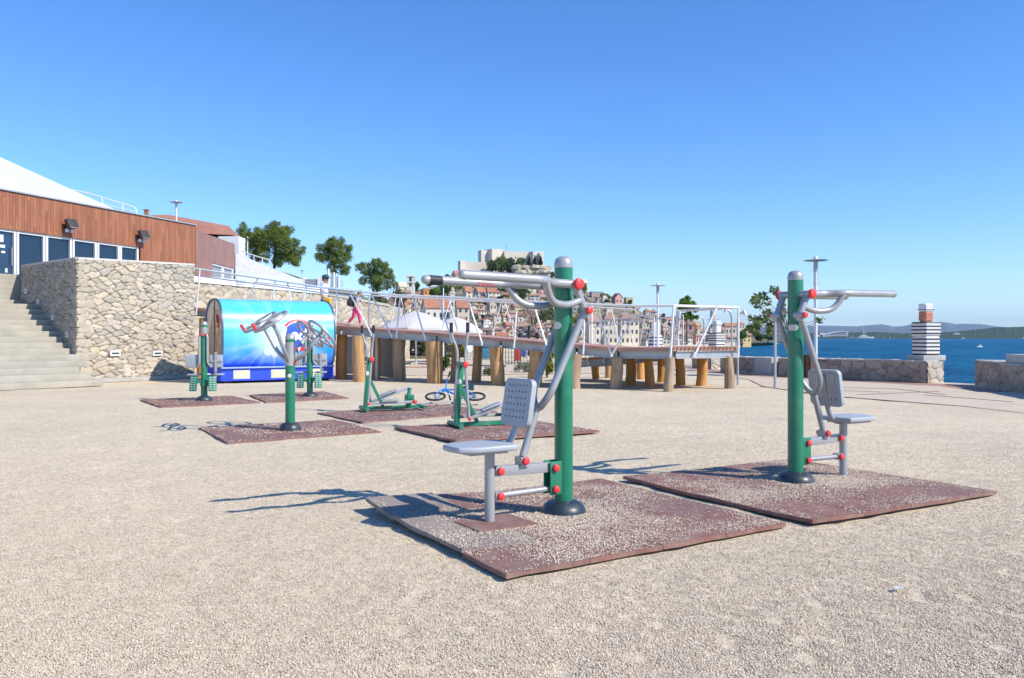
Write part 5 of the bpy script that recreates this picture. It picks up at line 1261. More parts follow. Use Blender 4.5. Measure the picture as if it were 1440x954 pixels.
# young tree by the sea behind the right machine
b = Vector((10.0,29.2,0)); rr = random.Random(4); t = thing('young_tree', 'sparse young tree with drooping leafy twigs behind the right press machine', 'tree', b)
tr = MB().tube([(0,0,-.1),(.02,0,1.0),(.0,.02,1.9),(.02,0,2.6)], [.045,.038,.03,.012], 8); cl = []
for dx, y, r in ((-50,418,6),(-45,428,8),(-57,424,5),(-32,416,7),(-28,424,6),(-20,409,5),(-58,462,7),(-50,455,6),(-40,452,9),(-52,448,5),(-35,445,8),(-28,440,6),(-22,458,8),(-12,450,8),(8,452,6),(14,466,5),(16,446,5),(44,450,5),(50,448,3),(-18,408,7),(8,420,5),(-10,430,6),(-30,466,7),(-45,467,6)):
    c = Vector((dx*29.2/FOC, rr.uniform(-.5,.5), EYE-(y-HY)*29.2/FOC)); cl.append((c[:], r*29.2/FOC)); s = Vector((0,0,rr.uniform(1.0,1.8)))
    tr.tube([s, s.lerp(c, .55)+Vector((0,0,.12)), c], [.018,.012,.004], 6)
tr.build('trunk', mat('grey_bark', (.20,.18,.15), .9), t, smooth=60); leaves('crown', cl, 950, .07, m_leaf('grey_green_leaves', (.075,.115,.04), (.15,.20,.075), (.25,.30,.12)), t, 9)

def shrub(name, label, base, cl, n, size, m, seed, group=None):
    t = thing(name, label, 'shrub', base, 0, group); st = MB()
    for c, r in cl[:7]: st.tube([(0,0,-.05), (c[0]*.5, c[1]*.5, c[2]*.55), c], [.02,.014,.005], 6)
    st.build('stems', BARK, t, smooth=60); leaves('foliage', cl, n, size, m, t, seed); return t
b = G(769,531); shrub('shrub', 'yellow green shrub growing in a pot beside the near green pole', b, blob(0,.62,.26,.6,16,.16,3), 1500, .045, YEL, 3)
b = G(742,524); shrub('shrub', 'low grey dry shrub behind the ramp posts', b, blob(0,.22,.8,.25,14,.16,4), 900, .03, OLIVE, 4)
b = G(624,523); shrub('shrub', 'small green shrub between the second and third big log posts', b, blob(0,.35,.26,.35,8,.14,5), 500, .05, TREEG, 5)
b = G(688,528); shrub('shrub', 'tiny green shrub at the foot of a log post beyond the ramp', b, blob(0,.16,.28,.15,8,.1,6), 300, .04, TREEG, 6)
for k, (x, y, Y, rx, rz, m, lb) in enumerate(((580,478,58,1.9,.9,YEL,'dry yellow bush on the bank behind the blue totem'),(597,482,56,1.3,.9,OLIVE,'pale olive bush right of the blue totem'),(640,484,58,1.8,1.0,YEL,'yellowish bush behind the tall white mast'),(563,470,60,1.2,1.3,YEL,'yellow bush at the left end of the far bank'),(549,440,62,1.6,2.2,OLIVE,'tall pale bush left of the big white parasol'),(800,462,70,1.8,1.4,YEL,'light yellow green tree crown right of the near green pole'),(775,452,75,2.2,1.7,OLIVE,'olive green tree crown left of the near green pole'))):
    b = P(x, y, Y); shrub('bush', lb, b, blob(0,.2,rx,rz,18,.42,20+k), 2200, .10, m, 20+k, 'bushes on the bank beyond the ramp')
b = P(966,475,60); cl = [((dx*60/FOC, dy, (475-y)*60/FOC), r*60/FOC) for dx, y, r, dy in ((-6,424,5,0),(2,420,4,.2),(8,428,5,0),(-8,432,5,.2),(0,430,6,-.2),(12,434,5,0),(6,446,5,.1),(-3,446,5,0),(4,438,4,.2),(14,446,3,0))]
tree('young_tree', 'light green young tree rising above the platform railing', b, 3.2, cl, 1500, .10, LIME, .06, 0, None, 12)
b = P(756,488,70); t = thing('bare_tree', 'leafless brown tree beyond the ramp, left of the near green pole', 'tree', b); rr = random.Random(8); mb = MB()
def limb(p, d, L, r, n):
    q = p+d*L; mb.tube([p, p.lerp(q, .5)+Vector((rr.uniform(-.1,.1), rr.uniform(-.1,.1), 0))*L*.5, q], [r, r*.8, r*.6], 6)
    if n:
        for _ in range(3): limb(q, (d+Vector((rr.uniform(-.8,.8), rr.uniform(-.8,.8), rr.uniform(-.1,.6)))).normalized(), L*.68, r*.6, n-1)
limb(Vector((0,0,-.3)), Vector((-.05,0,1)), 1.5, .12, 4); mb.build('trunk', mat('pinkish_bare_twigs', (.27,.18,.14), .9), t, smooth=60)

# ------------------------------------------------------------------ the old town on the hill
WC_ = {'cream': mat('cream_render', (.60,.535,.43), .9, 0, .16, .4), 'white': mat('white_render', (.68,.65,.59), .9, 0, .12, .4), 'stone': mat('grey_beige_stone', (.50,.45,.37), .95, 0, .2, .7, .3, 3),
       'sand': mat('sand_stone', (.56,.48,.375), .95, 0, .18, .7, .3, 3), 'yellow': mat('yellow_render', (.60,.46,.22), .9), 'pink': mat('pink_render', (.58,.33,.30), .9), 'grey': mat('grey_render', (.40,.41,.42), .9), 'orange': mat('orange_render', (.62,.27,.07), .9)}
RC_ = {'orange': TERRA, 'pale': TERRA2, 'brown': TERRA3}
WINM = mat('dark_window', (.05,.055,.06), .4)
_wm = MB().box((0,0,0), (1,1,1)); _proto = _wm.build('window', WINM, None, smooth=0); _wmesh = _proto.data; bpy.data.objects.remove(_proto)
def window(par, x, y, z, w_, h_, rz=0):
    o = bpy.data.objects.new('window', _wmesh); C.objects.link(o); o.parent = par; o.location = (x, y, z); o.scale = (w_, .12, h_); o.rotation_euler = (0,0,rz); return o
def house(label, base, w_, d_, h_, rz, wall_c, roof_c, kind='gable', rh=None, wins=(2,2), name='house', group=None, chim=False, rnd_=None, cat='house', pent=None):
    t = thing(name, label, cat, base, rz, group); rh = rh or w_*.22; e = .25
    wl = MB(); x, y = w_/2, d_/2
    if kind == 'gable':                               # ridge along x
        wl.add([(-x,-y,-4),(x,-y,-4),(x,y,-4),(-x,y,-4),(-x,-y,h_),(x,-y,h_),(x,y,h_),(-x,y,h_),(-x,0,h_+rh),(x,0,h_+rh)], [(0,1,5,4),(1,2,6,9,5),(2,3,7,6),(3,0,4,8,7),(3,2,1,0),(4,5,9,8),(6,7,8,9)])
        rf = MB(); th_ = .16
        for s in (-1, 1):
            a, b_, c, d2 = (-x-e, s*(y+e), h_-e*rh/y+.05), (x+e, s*(y+e), h_-e*rh/y+.05), (x+e, 0, h_+rh+.06), (-x-e, 0, h_+rh+.06)
            up = lambda v: (v[0], v[1], v[2]+th_); rf.add([a,b_,c,d2,up(a),up(b_),up(c),up(d2)], [(3,2,1,0),(4,5,6,7),(0,1,5,4),(1,2,6,5),(2,3,7,6),(3,0,4,7)])
    elif kind == 'gable_end':                         # ridge along y, gable facing the viewer
        wl.add([(-x,-y,-4),(x,-y,-4),(x,y,-4),(-x,y,-4),(-x,-y,h_),(x,-y,h_),(x,y,h_),(-x,y,h_),(0,-y,h_+rh),(0,y,h_+rh)], [(0,1,5,8,4),(1,2,6,5),(2,3,7,9,6),(3,0,4,7),(3,2,1,0),(4,8,9,7),(5,6,9,8)])
        rf = MB(); th_ = .16
        for s in (-1, 1):
            a, b_, c, d2 = (s*(x+e), -y-e, h_-e*rh/x+.05), (s*(x+e), y+e, h_-e*rh/x+.05), (0, y+e, h_+rh+.06), (0, -y-e, h_+rh+.06)
            up = lambda v: (v[0], v[1], v[2]+th_); rf.add([a,b_,c,d2,up(a),up(b_),up(c),up(d2)], [(3,2,1,0),(4,5,6,7),(0,1,5,4),(1,2,6,5),(2,3,7,6),(3,0,4,7)])
    elif kind == 'hip':
        wl.box((0,0,(h_-4)/2), (w_, d_, h_+4)); q = min(x, y)*.95; rx, ry = max(.05, x-q), max(.05, y-q); z = h_+.02
        rf = MB().add([(-x-e,-y-e,z),(x+e,-y-e,z),(x+e,y+e,z),(-x-e,y+e,z),(-rx,-ry,h_+rh),(rx,-ry,h_+rh),(rx,ry,h_+rh),(-rx,ry,h_+rh)], [(3,2,1,0),(0,1,5,4),(1,2,6,5),(2,3,7,6),(3,0,4,7),(4,5,6,7)])
    else:
        wl.box((0,0,(h_-4)/2), (w_, d_, h_+4)); rf = MB().box((0,0,h_+.12), (w_+.3, d_+.3, .24))
    wl.build('wall', WC_[wall_c], t, smooth=0); r_ = rf.build('roof', RC_.get(roof_c) or WC_[roof_c], t, smooth=0)
    if chim: MB().box((w_*.22, d_*.1, h_+rh*.8), (.6,.6,1.3)).box((w_*.22, d_*.1, h_+rh*.8+.7), (.75,.75,.12)).build('chimney', WC_['sand'], r_, smooth=0)
    nc, nr = wins; ww, wh = min(.8, w_/(nc*3)), min(1.15, h_/(nr*2.3))
    for i in range(nc):
        for j in range(nr): window(t, -x+(i+.5)*w_/nc, -y-.01, (j+.55)*h_/nr, ww, wh)
    for j in range(nr): window(t, x+.01, -y+d_*.35, (j+.55)*h_/nr, ww, wh, R(90))
    return t
TAKEN = []
def hpx(label, x0, x1, yr, ye, yb, wall_c, roof_c, kind='gable', rz=0, dep=.8, wins=(2,2), name='house', cat='house', group=None, chim=False):
    rz = abs(rz)+R(6); xm = (x0+x1)/2; b = on_hill(xm, yb); k = b.y/FOC; w_ = (x1-x0)*k; TAKEN.append((x0, x1, yr, yb))
    ca, sa = abs(math.cos(rz)), abs(math.sin(rz)); ww = w_/(ca+dep*sa)
    return house(label, b+Vector((0, ww*dep*.5, 0)), ww, ww*dep, (yb-ye)*k, rz, wall_c, roof_c, kind, max(.3, (ye-yr)*k), wins, name, group, chim, cat=cat)
hpx('large cream church nave with orange roof left of the slim bell tower', 592, 632, 421, 433, 456, 'white', 'orange', 'gable', R(-14), .6, (4,1), 'church', 'church')
hpx('cream church wing with orange roof right of the slim bell tower', 640, 660, 421, 432, 455, 'cream', 'orange', 'gable', R(8), .8, (2,2), 'church', 'church')
hpx('bright orange house below the fortress with a low flat roof', 591, 613, 405, 408, 417, 'orange', 'pale', 'hip', R(-18), .7, (3,1))
hpx('cream gabled house with orange roof below the lower bastion', 651, 664, 404, 410, 420, 'cream', 'orange', 'gable', R(-28), .8, (1,2))
hpx('pale grey house with orange roof left of two white houses', 666, 683, 405, 411, 421, 'grey', 'orange', 'gable', R(-32), .8, (2,2))
hpx('long white house with orange roof under the near handle bars', 684, 703, 405, 411, 421, 'white', 'orange', 'gable', R(-8), .7, (3,2))
hpx('red roofed house at the foot of the lower bastion', 635, 648, 381, 387, 397, 'pink', 'orange', 'gable', R(-35), .9, (1,1))
hpx('terracotta roofed house stepping up left of the lower bastion', 622, 636, 389, 395, 404, 'sand', 'orange', 'gable', R(-30), .9, (1,1))
hpx('big cream stone block house with many small windows, left of its twin', 846, 869, 441, 450, 486, 'stone', 'brown', 'hip', R(12), .6, (3,3))
hpx('big pale stone block house with many small windows behind the ramp railing', 870, 899, 443, 450, 486, 'cream', 'brown', 'hip', R(-6), .5, (4,3))
hpx('tall pale stone house left of the twin block houses', 826, 845, 444, 451, 486, 'cream', 'pale', 'gable', R(6), .6, (2,3))
hpx('pink house with a steep red gable high on the right slope', 861, 876, 413, 419, 429, 'pink', 'orange', 'gable_end', R(15), 1, (2,1))
hpx('yellow house at the right end of the skyline houses', 878, 891, 416, 419, 429, 'yellow', 'grey', 'flat', R(-12), .8, (2,1))
hpx('blue grey flat roofed house on the right slope', 830, 848, 409, 411, 421, 'grey', 'grey', 'flat', R(5), .7, (3,1))
hpx('cream house on the crest just right of the near green pole', 811, 827, 391, 396, 406, 'cream', 'sand', 'gable', R(-20), .8, (2,1))
hpx('beige ruined stone gable left of the church clock tower', 556, 577, 397, 403, 412, 'sand', 'sand', 'gable', R(-25), .8, (1,1))
# slim bell tower and the clock tower on the left skyline
def bell(label, x0, x1, ytop, ysh, yb, cone, Yo=None, mat_='white', openings=()):
    b = on_hill((x0+x1)/2, yb) if Yo is None else P((x0+x1)/2, yb, Yo); k = b.y/FOC; w_ = (x1-x0)*k; t = thing('bell_tower', label, 'tower', b)
    H = (yb-ysh)*k; MB().box((0,0,H/2-1.5), (w_,w_,H+3)).box((0,0,H*.62), (w_*1.12,w_*1.12,.3)).box((0,0,H), (w_*1.15,w_*1.15,.4)).build('shaft', WC_[mat_], t, smooth=0)
    if cone: MB().lathe([(w_*.42,H+.2),(w_*.42,H+(ysh-ytop)*k*.35),(w_*.5,H+(ysh-ytop)*k*.4),(.02,H+(ysh-ytop)*k)], 8).build('spire', WC_['pink'], t, smooth=0)
    else: MB().box((0,0,H+(ysh-ytop)*k*.5), (w_*.8,w_*.8,(ysh-ytop)*k)).build('cap', WC_[mat_], t, smooth=0)
    for y in openings: window(t, 0, -w_/2-.02, (yb-y)*k, w_*.34, w_*.6); window(t, w_/2+.02, 0, (yb-y)*k, w_*.34, w_*.6, R(90))
bell('slim white bell tower with a pink pointed spire in front of the church', 633, 639.5, 403, 412, 457, True, None, 'white', (428,438))
TAKEN.append((630,642,403,457))
bell('small white clock tower on the left skyline with dark openings', 573, 583, 387, 389, 412, False, 330, 'white', (393,400)); TAKEN.append((570,586,385,412))
# fortress
b = P(715,384,455); ft = thing('fortress', 'pale stone fortress crowning the hill above the old town', 'fortress', b)
FST = mat('fortress_stone', (.62,.56,.46), .95, 0, .12, .08, .2, 1); KF = 455/FOC
def fbox(x0, x1, yt, yb, rz, dep, name, Y=455, parent=ft):
    a = P((x0+x1)/2, yb, Y); wpx = (x1-x0)*Y/FOC; w_ = wpx/(abs(math.cos(rz))+dep*abs(math.sin(rz))); H = (yb-yt)*Y/FOC
    mb = MB().box((a.x, a.y+w_*dep*.5, a.z+H/2-4), (w_, w_*dep, H+8), rz); return mb.build(name, FST, parent, world=True, smooth=0)
tw1 = fbox(672,686,352,386,R(28),1,'tower'); tw2 = fbox(683.5,709,350.5,386,R(35),.7,'tower'); fbox(681,691,351,384,R(20),1.0,'tower',458)
cw = fbox(706,748,354.5,384,R(17),.3,'curtain_wall',458); fbox(742,765,354,384,R(32),.8,'tower',458); fbox(757,765,355.5,380,R(20),1.1,'tower',456)
cr = MB()
for x in np.arange(708,745,3.2): a = P(x, 354.2, 461); cr.box((a.x, a.y-1+(x-727)*.12, a.z), (.75, 1.0, .7))
cr.build('battlement', FST, cw, world=True, smooth=0)
for x, y in ((699,362),(703,368),(725,362),(735,364),(752,360)):
    a = P(x, y, 449); window(ft, a.x-b.x, a.y-b.y+1.5, a.z-b.z, .6, 1.0)
lw = fbox(643.5,655,367,398,R(32),.9,'bastion',440); fbox(653,694,368.5,394,R(16),.25,'outer_wall',446); 
MB().tube([P(712,352,470), P(712,344,470)], .25, 6).build('mast', STEEL, ft, world=True, smooth=60)
# rock under the fortress
def rockface(pts, Y, seed, label):
    mb = MB(); rr = random.Random(seed)
    for x, y, r in pts:
        c = P(x, y, Y+rr.uniform(-8,4)); o = len(mb.v); k = r*Y/FOC; n1, n2 = 9, 6
        for i in range(n2+1):
            ph = math.pi*i/n2
            for j in range(n1):
                an = 2*math.pi*j/n1; q = Vector((math.sin(ph)*math.cos(an)*1.5, math.sin(ph)*math.sin(an), math.cos(ph)*.75)); q *= k*(1+.45*mnoise.noise(q*1.3+Vector((x, y, seed)))+.2*mnoise.noise(q*3.7+Vector((x, y, 2))))
                mb.v.append(tuple(c+q))
        mb.f += [(o+i*n1+j, o+i*n1+(j+1)%n1, o+(i+1)*n1+(j+1)%n1, o+(i+1)*n1+j) for i in range(n2) for j in range(n1)]
    ob = mb.build('rock_face', mat('pale_rock', (.43,.375,.285), .95, 0, .3, .12, .6, .6), None, smooth=25); return tag(ob, label, 'rock')
rockface([(x+rnd.uniform(-2,2), y+rnd.uniform(-1.5,1.5), rnd.uniform(4,6.5)) for x in range(728,776,6) for y in (378,384,391,398)], 444, 3, 'pale bare rock face below the right end of the fortress')
rockface([(x+rnd.uniform(-2,2), y, rnd.uniform(3,5)) for x in range(664,712,6) for y in (392,397)], 440, 5, 'pale rock slope below the left half of the fortress')
# shared crowns for the town trees
def crown_proto(seed, m, kind):
    cl = blob(0,.55,.5,.45,14,.2,seed) if kind == 'round' else [((rnd.uniform(-.03,.03), rnd.uniform(-.03,.03), z), .13*(1.15-z)+.03) for z in np.linspace(.08,1.0,9)]
    o = leaves('crown', cl, 1700 if kind == 'round' else 800, .065, m, None, seed); return o
CP = {('round', k): crown_proto(40+k, (TREEG, PINE, LIME, OLIVE)[k], 'round') for k in range(4)}; CP[('cyp', 0)] = crown_proto(50, CYP, 'cyp')
TP = MB().tube([(0,0,-.3),(0,0,.5)], [.05,.03], 6).build('trunk', BARK)
def ttree(x, y, wpx, hpx_, k=0, kind='round', label='', Y=None, name=None, group='trees among the old town houses'):
    b = on_hill(x, y) if Y is None else P(x, y, Y); q = b.y/FOC
    t = thing(name or ('cypress_tree' if kind == 'cyp' else 'town_tree'), label, 'tree', b, rnd.uniform(0,6), group)
    for pr in (CP[(kind, k if kind == 'round' else 0)], TP):
        c = pr.copy(); C.objects.link(c); c.parent = t; wd = wpx*q*(1 if kind == 'round' else 3.4); c.scale = (wd, wd, hpx_*q)
for x, y, h_ in ((744,373,12),(752,374,14),(760,373,13)): ttree(x, y, 5, h_, 0, 'cyp', 'slim dark cypress in the row below the fortress wall', 452, group='cypresses below the fortress')
for x, y, w_, h_, k, lb in ((705,384,26,24,1,'large dark tree in front of the fortress keep'),(714,386,24,25,0,'tall green tree in the middle of the clump below the keep'),(697,383,18,18,0,'green tree at the left end of the clump below the keep'),(722,388,20,24,0,'dense green tree left of the cypress row'),(731,386,14,24,1,'dark upright tree close to the cypress row'),(690,381,14,14,1,'dark tree at the foot of the keep towers'),(735,372,9,10,3,'pale olive tree under the fortress curtain wall')): ttree(x, y, w_, h_, k, 'round', lb, 443)
for x, y, w_, h_, k, lb in ((583,412,16,16,0,'green tree beside the small clock tower'),(604,394,14,10,0,'dark green tree on the left skyline'),(616,390,16,10,0,'dark tree below the terracotta roofs on the skyline'),(630,386,14,11,0,'skyline tree left of the lower bastion'),(629,419,26,22,2,'fresh green tree behind the slim bell tower'),(612,420,18,16,2,'fresh green tree behind the orange house'),
    (668,432,20,10,2,'bright green trees below the white houses'),(690,433,26,12,2,'wide bright green tree below the long white house'),(715,421,26,24,2,'light green tree under the near machine brace'),(730,424,26,26,0,'green tree left of the near pole above the braces'),(705,428,20,14,0,'dark green tree behind the brace tube'),(818,420,18,24,2,'tall light green tree right of the red cap on the near machine'),(812,432,16,18,0,'green tree low beside the near machine lever'),
    (850,424,16,12,2,'round green tree below the blue grey house'),(886,422,7,9,0,'small tree on the skyline above the yellow house'),(778,398,10,16,3,'olive tree on the rock left of the near pole cap'),(1054,480,20,24,2,'broad green tree on the far shore right of the ramp platform'),(1064,478,14,34,0,'tall dark tree on the far shore beside the young tree'),(1044,482,14,18,2,'light green tree on the far shore behind the curved lamp'),(1080,482,24,11,3,'low olive trees on the far shore left of the right pole'),(1070,483,20,12,0,'low dark shore tree behind the sparse young tree')): ttree(x, y, w_, h_, k, 'round', lb)
hpx('pale house with an orange red roof on the far shore behind the curved lamp', 1037, 1048, 450, 454, 468, 'cream', 'orange', 'hip', R(-10), .7, (2,2))
hpx('long low brick coloured house on the far shore, left of the shore trees', 1018, 1040, 455, 459, 474, 'sand', 'orange', 'gable', R(4), .5, (4,1))
# the rest of the old town: small houses that only read by tint, size and place
rr = random.Random(21); HP = []
def place_word(x, y):
    v = 'at the waterfront' if y > 474 else 'low down' if y > 455 else 'halfway up' if y > 436 else 'high up'
    if x < 592: h_ = 'by the church'
    elif x < 640: h_ = 'near the bell tower'
    elif x < 700: h_ = 'left of the bare tree'
    elif x < 770: h_ = 'by the bare tree'
    elif x < 826: h_ = 'beside the green pole'
    elif x < 900: h_ = 'by the block houses'
    elif x < 950: h_ = 'behind the lamp post'
    elif x < 1000: h_ = 'behind the left railing'
    else: h_ = 'behind the right railing'
    return f'{v} {h_}'
cand = []
for y in np.arange(402, 490, 5.0):
    for x in np.arange(540, 1052, 9.0): cand.append((x+rr.uniform(-4,4), y+rr.uniform(-2,2)))
rr.shuffle(cand)
for x, y in cand:
    if y < ip(SIL, x)+5 or y > 489-max(0, (x-900)*.02): continue
    wpx = rr.uniform(9.5,18)*(1.15 if y > 455 else .85); hp = rr.uniform(7.5,13)
    if any(x0-wpx*.35 < x < x1+wpx*.35 and yt-1 < y < yb+hp*.5 for x0, x1, yt, yb in TAKEN): continue
    if any(abs(x-a) < (wpx+b_)*.40 and abs(y-c) < 5.5 for a, c, b_ in HP): continue
    if len(HP) > 235: break
    HP.append((x, y, wpx))
    wc = rr.choice(['cream','white','stone','sand','cream','stone','white','cream','pink','sand','yellow']); rc = rr.choice(['orange','pale','brown','pale','pale','brown','orange'])
    kind = rr.choice(['gable','gable','gable_end','hip','hip']); rz = R(rr.uniform(-6,44)); sz = 'narrow' if wpx < 12 else 'wide' if wpx > 16 else 'small'
    rn = {'orange':'orange','pale':'faded','brown':'brown'}[rc]; kn = {'gable':'ridged','gable_end':'gable fronted','hip':'hip roofed'}[kind]
    lb = f'{sz} {wc} {kn} house with {rn} tiles {place_word(x, y)}'
    b = on_hill(x, y); q = b.y/FOC; ww = wpx*q/(abs(math.cos(rz))+.75*abs(math.sin(rz)))
    house(lb, b, ww, ww*.75, hp*q*.8, rz, wc, rc, kind, hp*q*rr.uniform(.25,.4), (rr.choice([1,2,2,3]), rr.choice([1,2,2])), group='old town houses on the hill', chim=rr.random() < .4)
for k in range(46):
    x, y = rr.uniform(570,1000), rr.uniform(408,478)
    if y < ip(SIL, x)+4 or any(x0-2 < x < x1+2 and yt < y < yb+8 for x0, x1, yt, yb in TAKEN): continue
    ttree(x, y, rr.uniform(6,14), rr.uniform(7,12), rr.choice([0,0,1,2,3,3]), 'round', 'small tree among the houses '+place_word(x, y))
for o in list(CP.values())+[TP]: bpy.data.objects.remove(o)
t = thing('stone_church_tower', 'grey domed stone tower seen through the right bay of the platform railing', 'tower', on_hill(1003,484)); q = t.location.y/FOC
MB().box((0,0,10*q*.5), (11*q,9*q,46*q)).box((0,0,33*q), (13*q,11*q,1.2*q)).build('body', WC_['stone'], t, smooth=0); MB().lathe([(4.6*q,33*q),(4.6*q,42*q),(3.8*q,46*q),(1.6*q,48.5*q),(.1,49*q)], 12).build('dome', WC_['stone'], t)
for dx in (-3,3): window(t, dx*q, -4.6*q, 24*q, 2*q, 4*q)

# ------------------------------------------------------------------ between the ramp and the town
tag(MB().prism([(-9,29.5),(-3.5,30),(4.5,32),(8.5,36),(5,50),(-8,50)], .0, .02).build('path', PAVE, smooth=0), kind='structure')
tag(MB().prism([(-7.5,36.2),(-2.6,37.4),(-2.6,38.6),(-7.5,37.4)], .02, .05).build('red_terrace', BRICK, smooth=0), kind='structure')
def parasol(label, x, ytop, x0, x1, yb, Y):
    b = P(x, HY, Y); b.z = 0; zt, ze = P(x, ytop, Y).z, P(x, yb, Y).z; r = (x1-x0)*Y/FOC/2
    t = thing('parasol', label, 'parasol', b, R(20), 'white parasols beyond the ramp'); mb = MB(); n = 8
    lv = [(r*1.0, ze-.12), (r, ze), (r*.62, ze+(zt-ze)*.52), (r*.28, ze+(zt-ze)*.86), (.02, zt)]
    for a, z in lv: mb.v += [(a*math.cos(2*math.pi*(k+.5)/n), a*math.sin(2*math.pi*(k+.5)/n), z) for k in range(n)]
    mb.f = [(i*n+k, i*n+(k+1)%n, (i+1)*n+(k+1)%n, (i+1)*n+k) for i in range(4) for k in range(n)]
    mb.build('canopy', mat('white_canvas', (.55,.54,.53), .8, 0, .03, 2), t, smooth=20); MB().tube([(0,0,0),(0,0,zt)], .04, 10).build('pole', WHITEST, t); MB().box((0,0,.06), (.7,.7,.12)).build('base', CONC, t, bevel=.02)
parasol('large white parasol canopy behind the ramp, the left and higher one', 585, 438, 543, 654, 462, 42)
parasol('cream parasol canopy behind the ramp, right of the large white one', 640, 446, 600, 678, 466, 46)
def chair_proto(c):
    t = thing('cafe_chair', '', 'chair', (0,0,0), 0, 'cafe chairs beyond the ramp'); m = WHITE if c == 'white' else BLACK
    MB().box((0,0,.45), (.44,.44,.04)).build('seat', m, t, bevel=.01); MB().box((0,.22,.68), (.44,.04,.44), M=Matrix.Rotation(R(-8),3,'X')).build('backrest', m, t, bevel=.01)
    for i in (-1, 1):
        for j in (-1, 1): MB().tube([(i*.19,j*.19,.44),(i*.22,j*.22,0)], .02, 6).build('leg', m, t)
        MB().tube([(i*.22,-.2,.46),(i*.22,-.18,.64),(i*.22,.2,.66)], .018, 6).build('armrest', m, t)
    return t
cw_, cb_ = chair_proto('white'), chair_proto('black'); usedc = set()
for x, y, c, rz, lb in ((570,500,'white',20,'white cafe chair left of the blue totem'),(581,502,'white',190,'white cafe chair right of the blue totem, nearest to it'),(588,503,'white',120,'white cafe chair in the middle of the group right of the blue totem'),(596,503,'white',250,'white cafe chair next to the second big log post'),(577,503,'black',60,'black cafe chair at the foot of the blue totem'),(621,504,'black',30,'black cafe chair by the tall white mast'),(630,504,'black',200,'black cafe chair right of the tall white mast'),(637,503,'black',120,'black cafe chair beside the thin grey pole'),(643,503,'black',280,'black cafe chair nearest the third log post'),(664,506,'white',40,'white cafe chair behind the second trainer'),(671,506,'white',160,'white cafe chair left of the teal bin'),(677,506,'white',250,'white cafe chair touching the teal bin'),(667,503,'black',100,'black cafe chair among white ones near the teal bin')):
    pr = cw_ if c == 'white' else cb_; p = G(x, y)
    if c not in usedc: usedc.add(c); pr.location = p; pr.rotation_euler = (0,0,R(rz)); pr['label'] = lb
    else: copy_tree(pr, None, p, R(rz), lb)
def table(x, y, lb):
    t = thing('cafe_table', lb, 'table', G(x, y), 0, 'cafe tables beyond the ramp'); MB().lathe([(.4,.72),(.4,.75)], 20).build('tabletop', WHITE, t); MB().tube([(0,0,0),(0,0,.72)], .03, 8).build('leg', STEEL, t); MB().lathe([(.24,0),(.22,.03),(.03,.05)], 14).build('foot', STEEL, t)
table(584,501,'round white cafe table right of the blue totem'); table(634,501,'round white cafe table among the black chairs'); table(669,503,'round white cafe table left of the teal bin')
mt = thing('mast', 'tall thin white mast rising behind the ramp between the parasols', 'mast', G(623.5,505)); MB().tube([(0,0,0),(0,0,4.65)], [.05,.035], 10).build('pole', WHITEST, mt); MB().lathe([(.12,0),(.12,.05),(.05,.06)], 12).build('foot', STEEL, mt)
mt = thing('mast', 'thin white flag mast behind the ramp right of the near pole', 'mast', G(832,511)); MB().tube([(0,0,0),(0,0,3.3)], .06, 10).build('pole', WHITEST, mt); MB().lathe([(.14,0),(.14,.05),(.06,.06)], 12).build('foot', STEEL, mt)
def wheelie(lb, x, y, col, w_, h_, rz=0):
    t = thing('waste_bin', lb, 'bin', G(x, y), R(rz)); m = mat('bin_'+lb.split()[1], col, .5)
    MB().prism([(-w_*.42,-w_*.4),(w_*.42,-w_*.4),(w_*.42,w_*.4),(-w_*.42,w_*.4)], .06, h_*.86).build('body', m, t, bevel=.03); MB().box((0,0,h_*.92), (w_,w_*.95,h_*.10)).build('lid', mat('bin_lid_'+lb.split()[1], tuple(min(1, c*1.4) for c in col), .45), t, bevel=.03)
    for s in (-1, 1): MB().lathe([(.07,-.03),(.07,.03)], 12, (s*w_*.38, w_*.35, .07), (1,0,0)).build('wheel', BLACK, t)
wheelie('large teal waste bin beyond the ramp beside the white chairs', 684, 506, (.03,.17,.27), .98, .95, 10)
wheelie('small red waste bin behind the black fence', 728, 509, (.42,.06,.04), .5, 1.0, 0)
wheelie('high blue waste bin under the ramp edge behind the black fence', 733, 503, (.02,.08,.33), .8, 1.45, 0)
t = thing('fence', 'short black bar fence beyond the ramp in front of the red bin', 'fence', G(728,514)); a, b = G(711,513.5), G(741,513.5)
MB().bar(a+Vector((0,0,.95)), b+Vector((0,0,.95)), .03, .04).build('top_rail', BLACK, t, world=True); MB().bar(a+Vector((0,0,.1)), b+Vector((0,0,.1)), .03, .04).build('bottom_rail', BLACK, t, world=True)
for k in range(8): p = a.lerp(b, k/7); MB().tube([p, p+Vector((0,0,.98))], .016, 6).build('bar', BLACK, t, world=True)
t = thing('black_lamp_post', 'dark cast iron lamp post with side arms left of the near pole', 'lamp post', P(744,500,62)); q = 62/FOC
MB().tube([(0,0,-1),(0,0,42*q)], .11, 8).build('pole', BLACK, t); MB().tube([(-12*q,0,26*q),(0,0,28*q),(12*q,0,26*q)], .08, 8).tube([(-7*q,0,33*q),(7*q,0,33*q)], .07, 8).build('arm', BLACK, t)
for s in (-1, 1): MB().lathe([(.05,-.2),(.22,0),(.18,.25),(.02,.35)], 10, (s*12*q,0,26*q)).build('lantern', BLACK, t)
tag(MB().prism([(G(545,512).x,G(545,512).y),(G(712,517).x,G(712,517).y),(G(712,517).x,G(712,517).y+.25),(G(545,512).x,G(545,512).y+.25)], 0, .10).build('kerb', CONC, smooth=0), kind='structure')

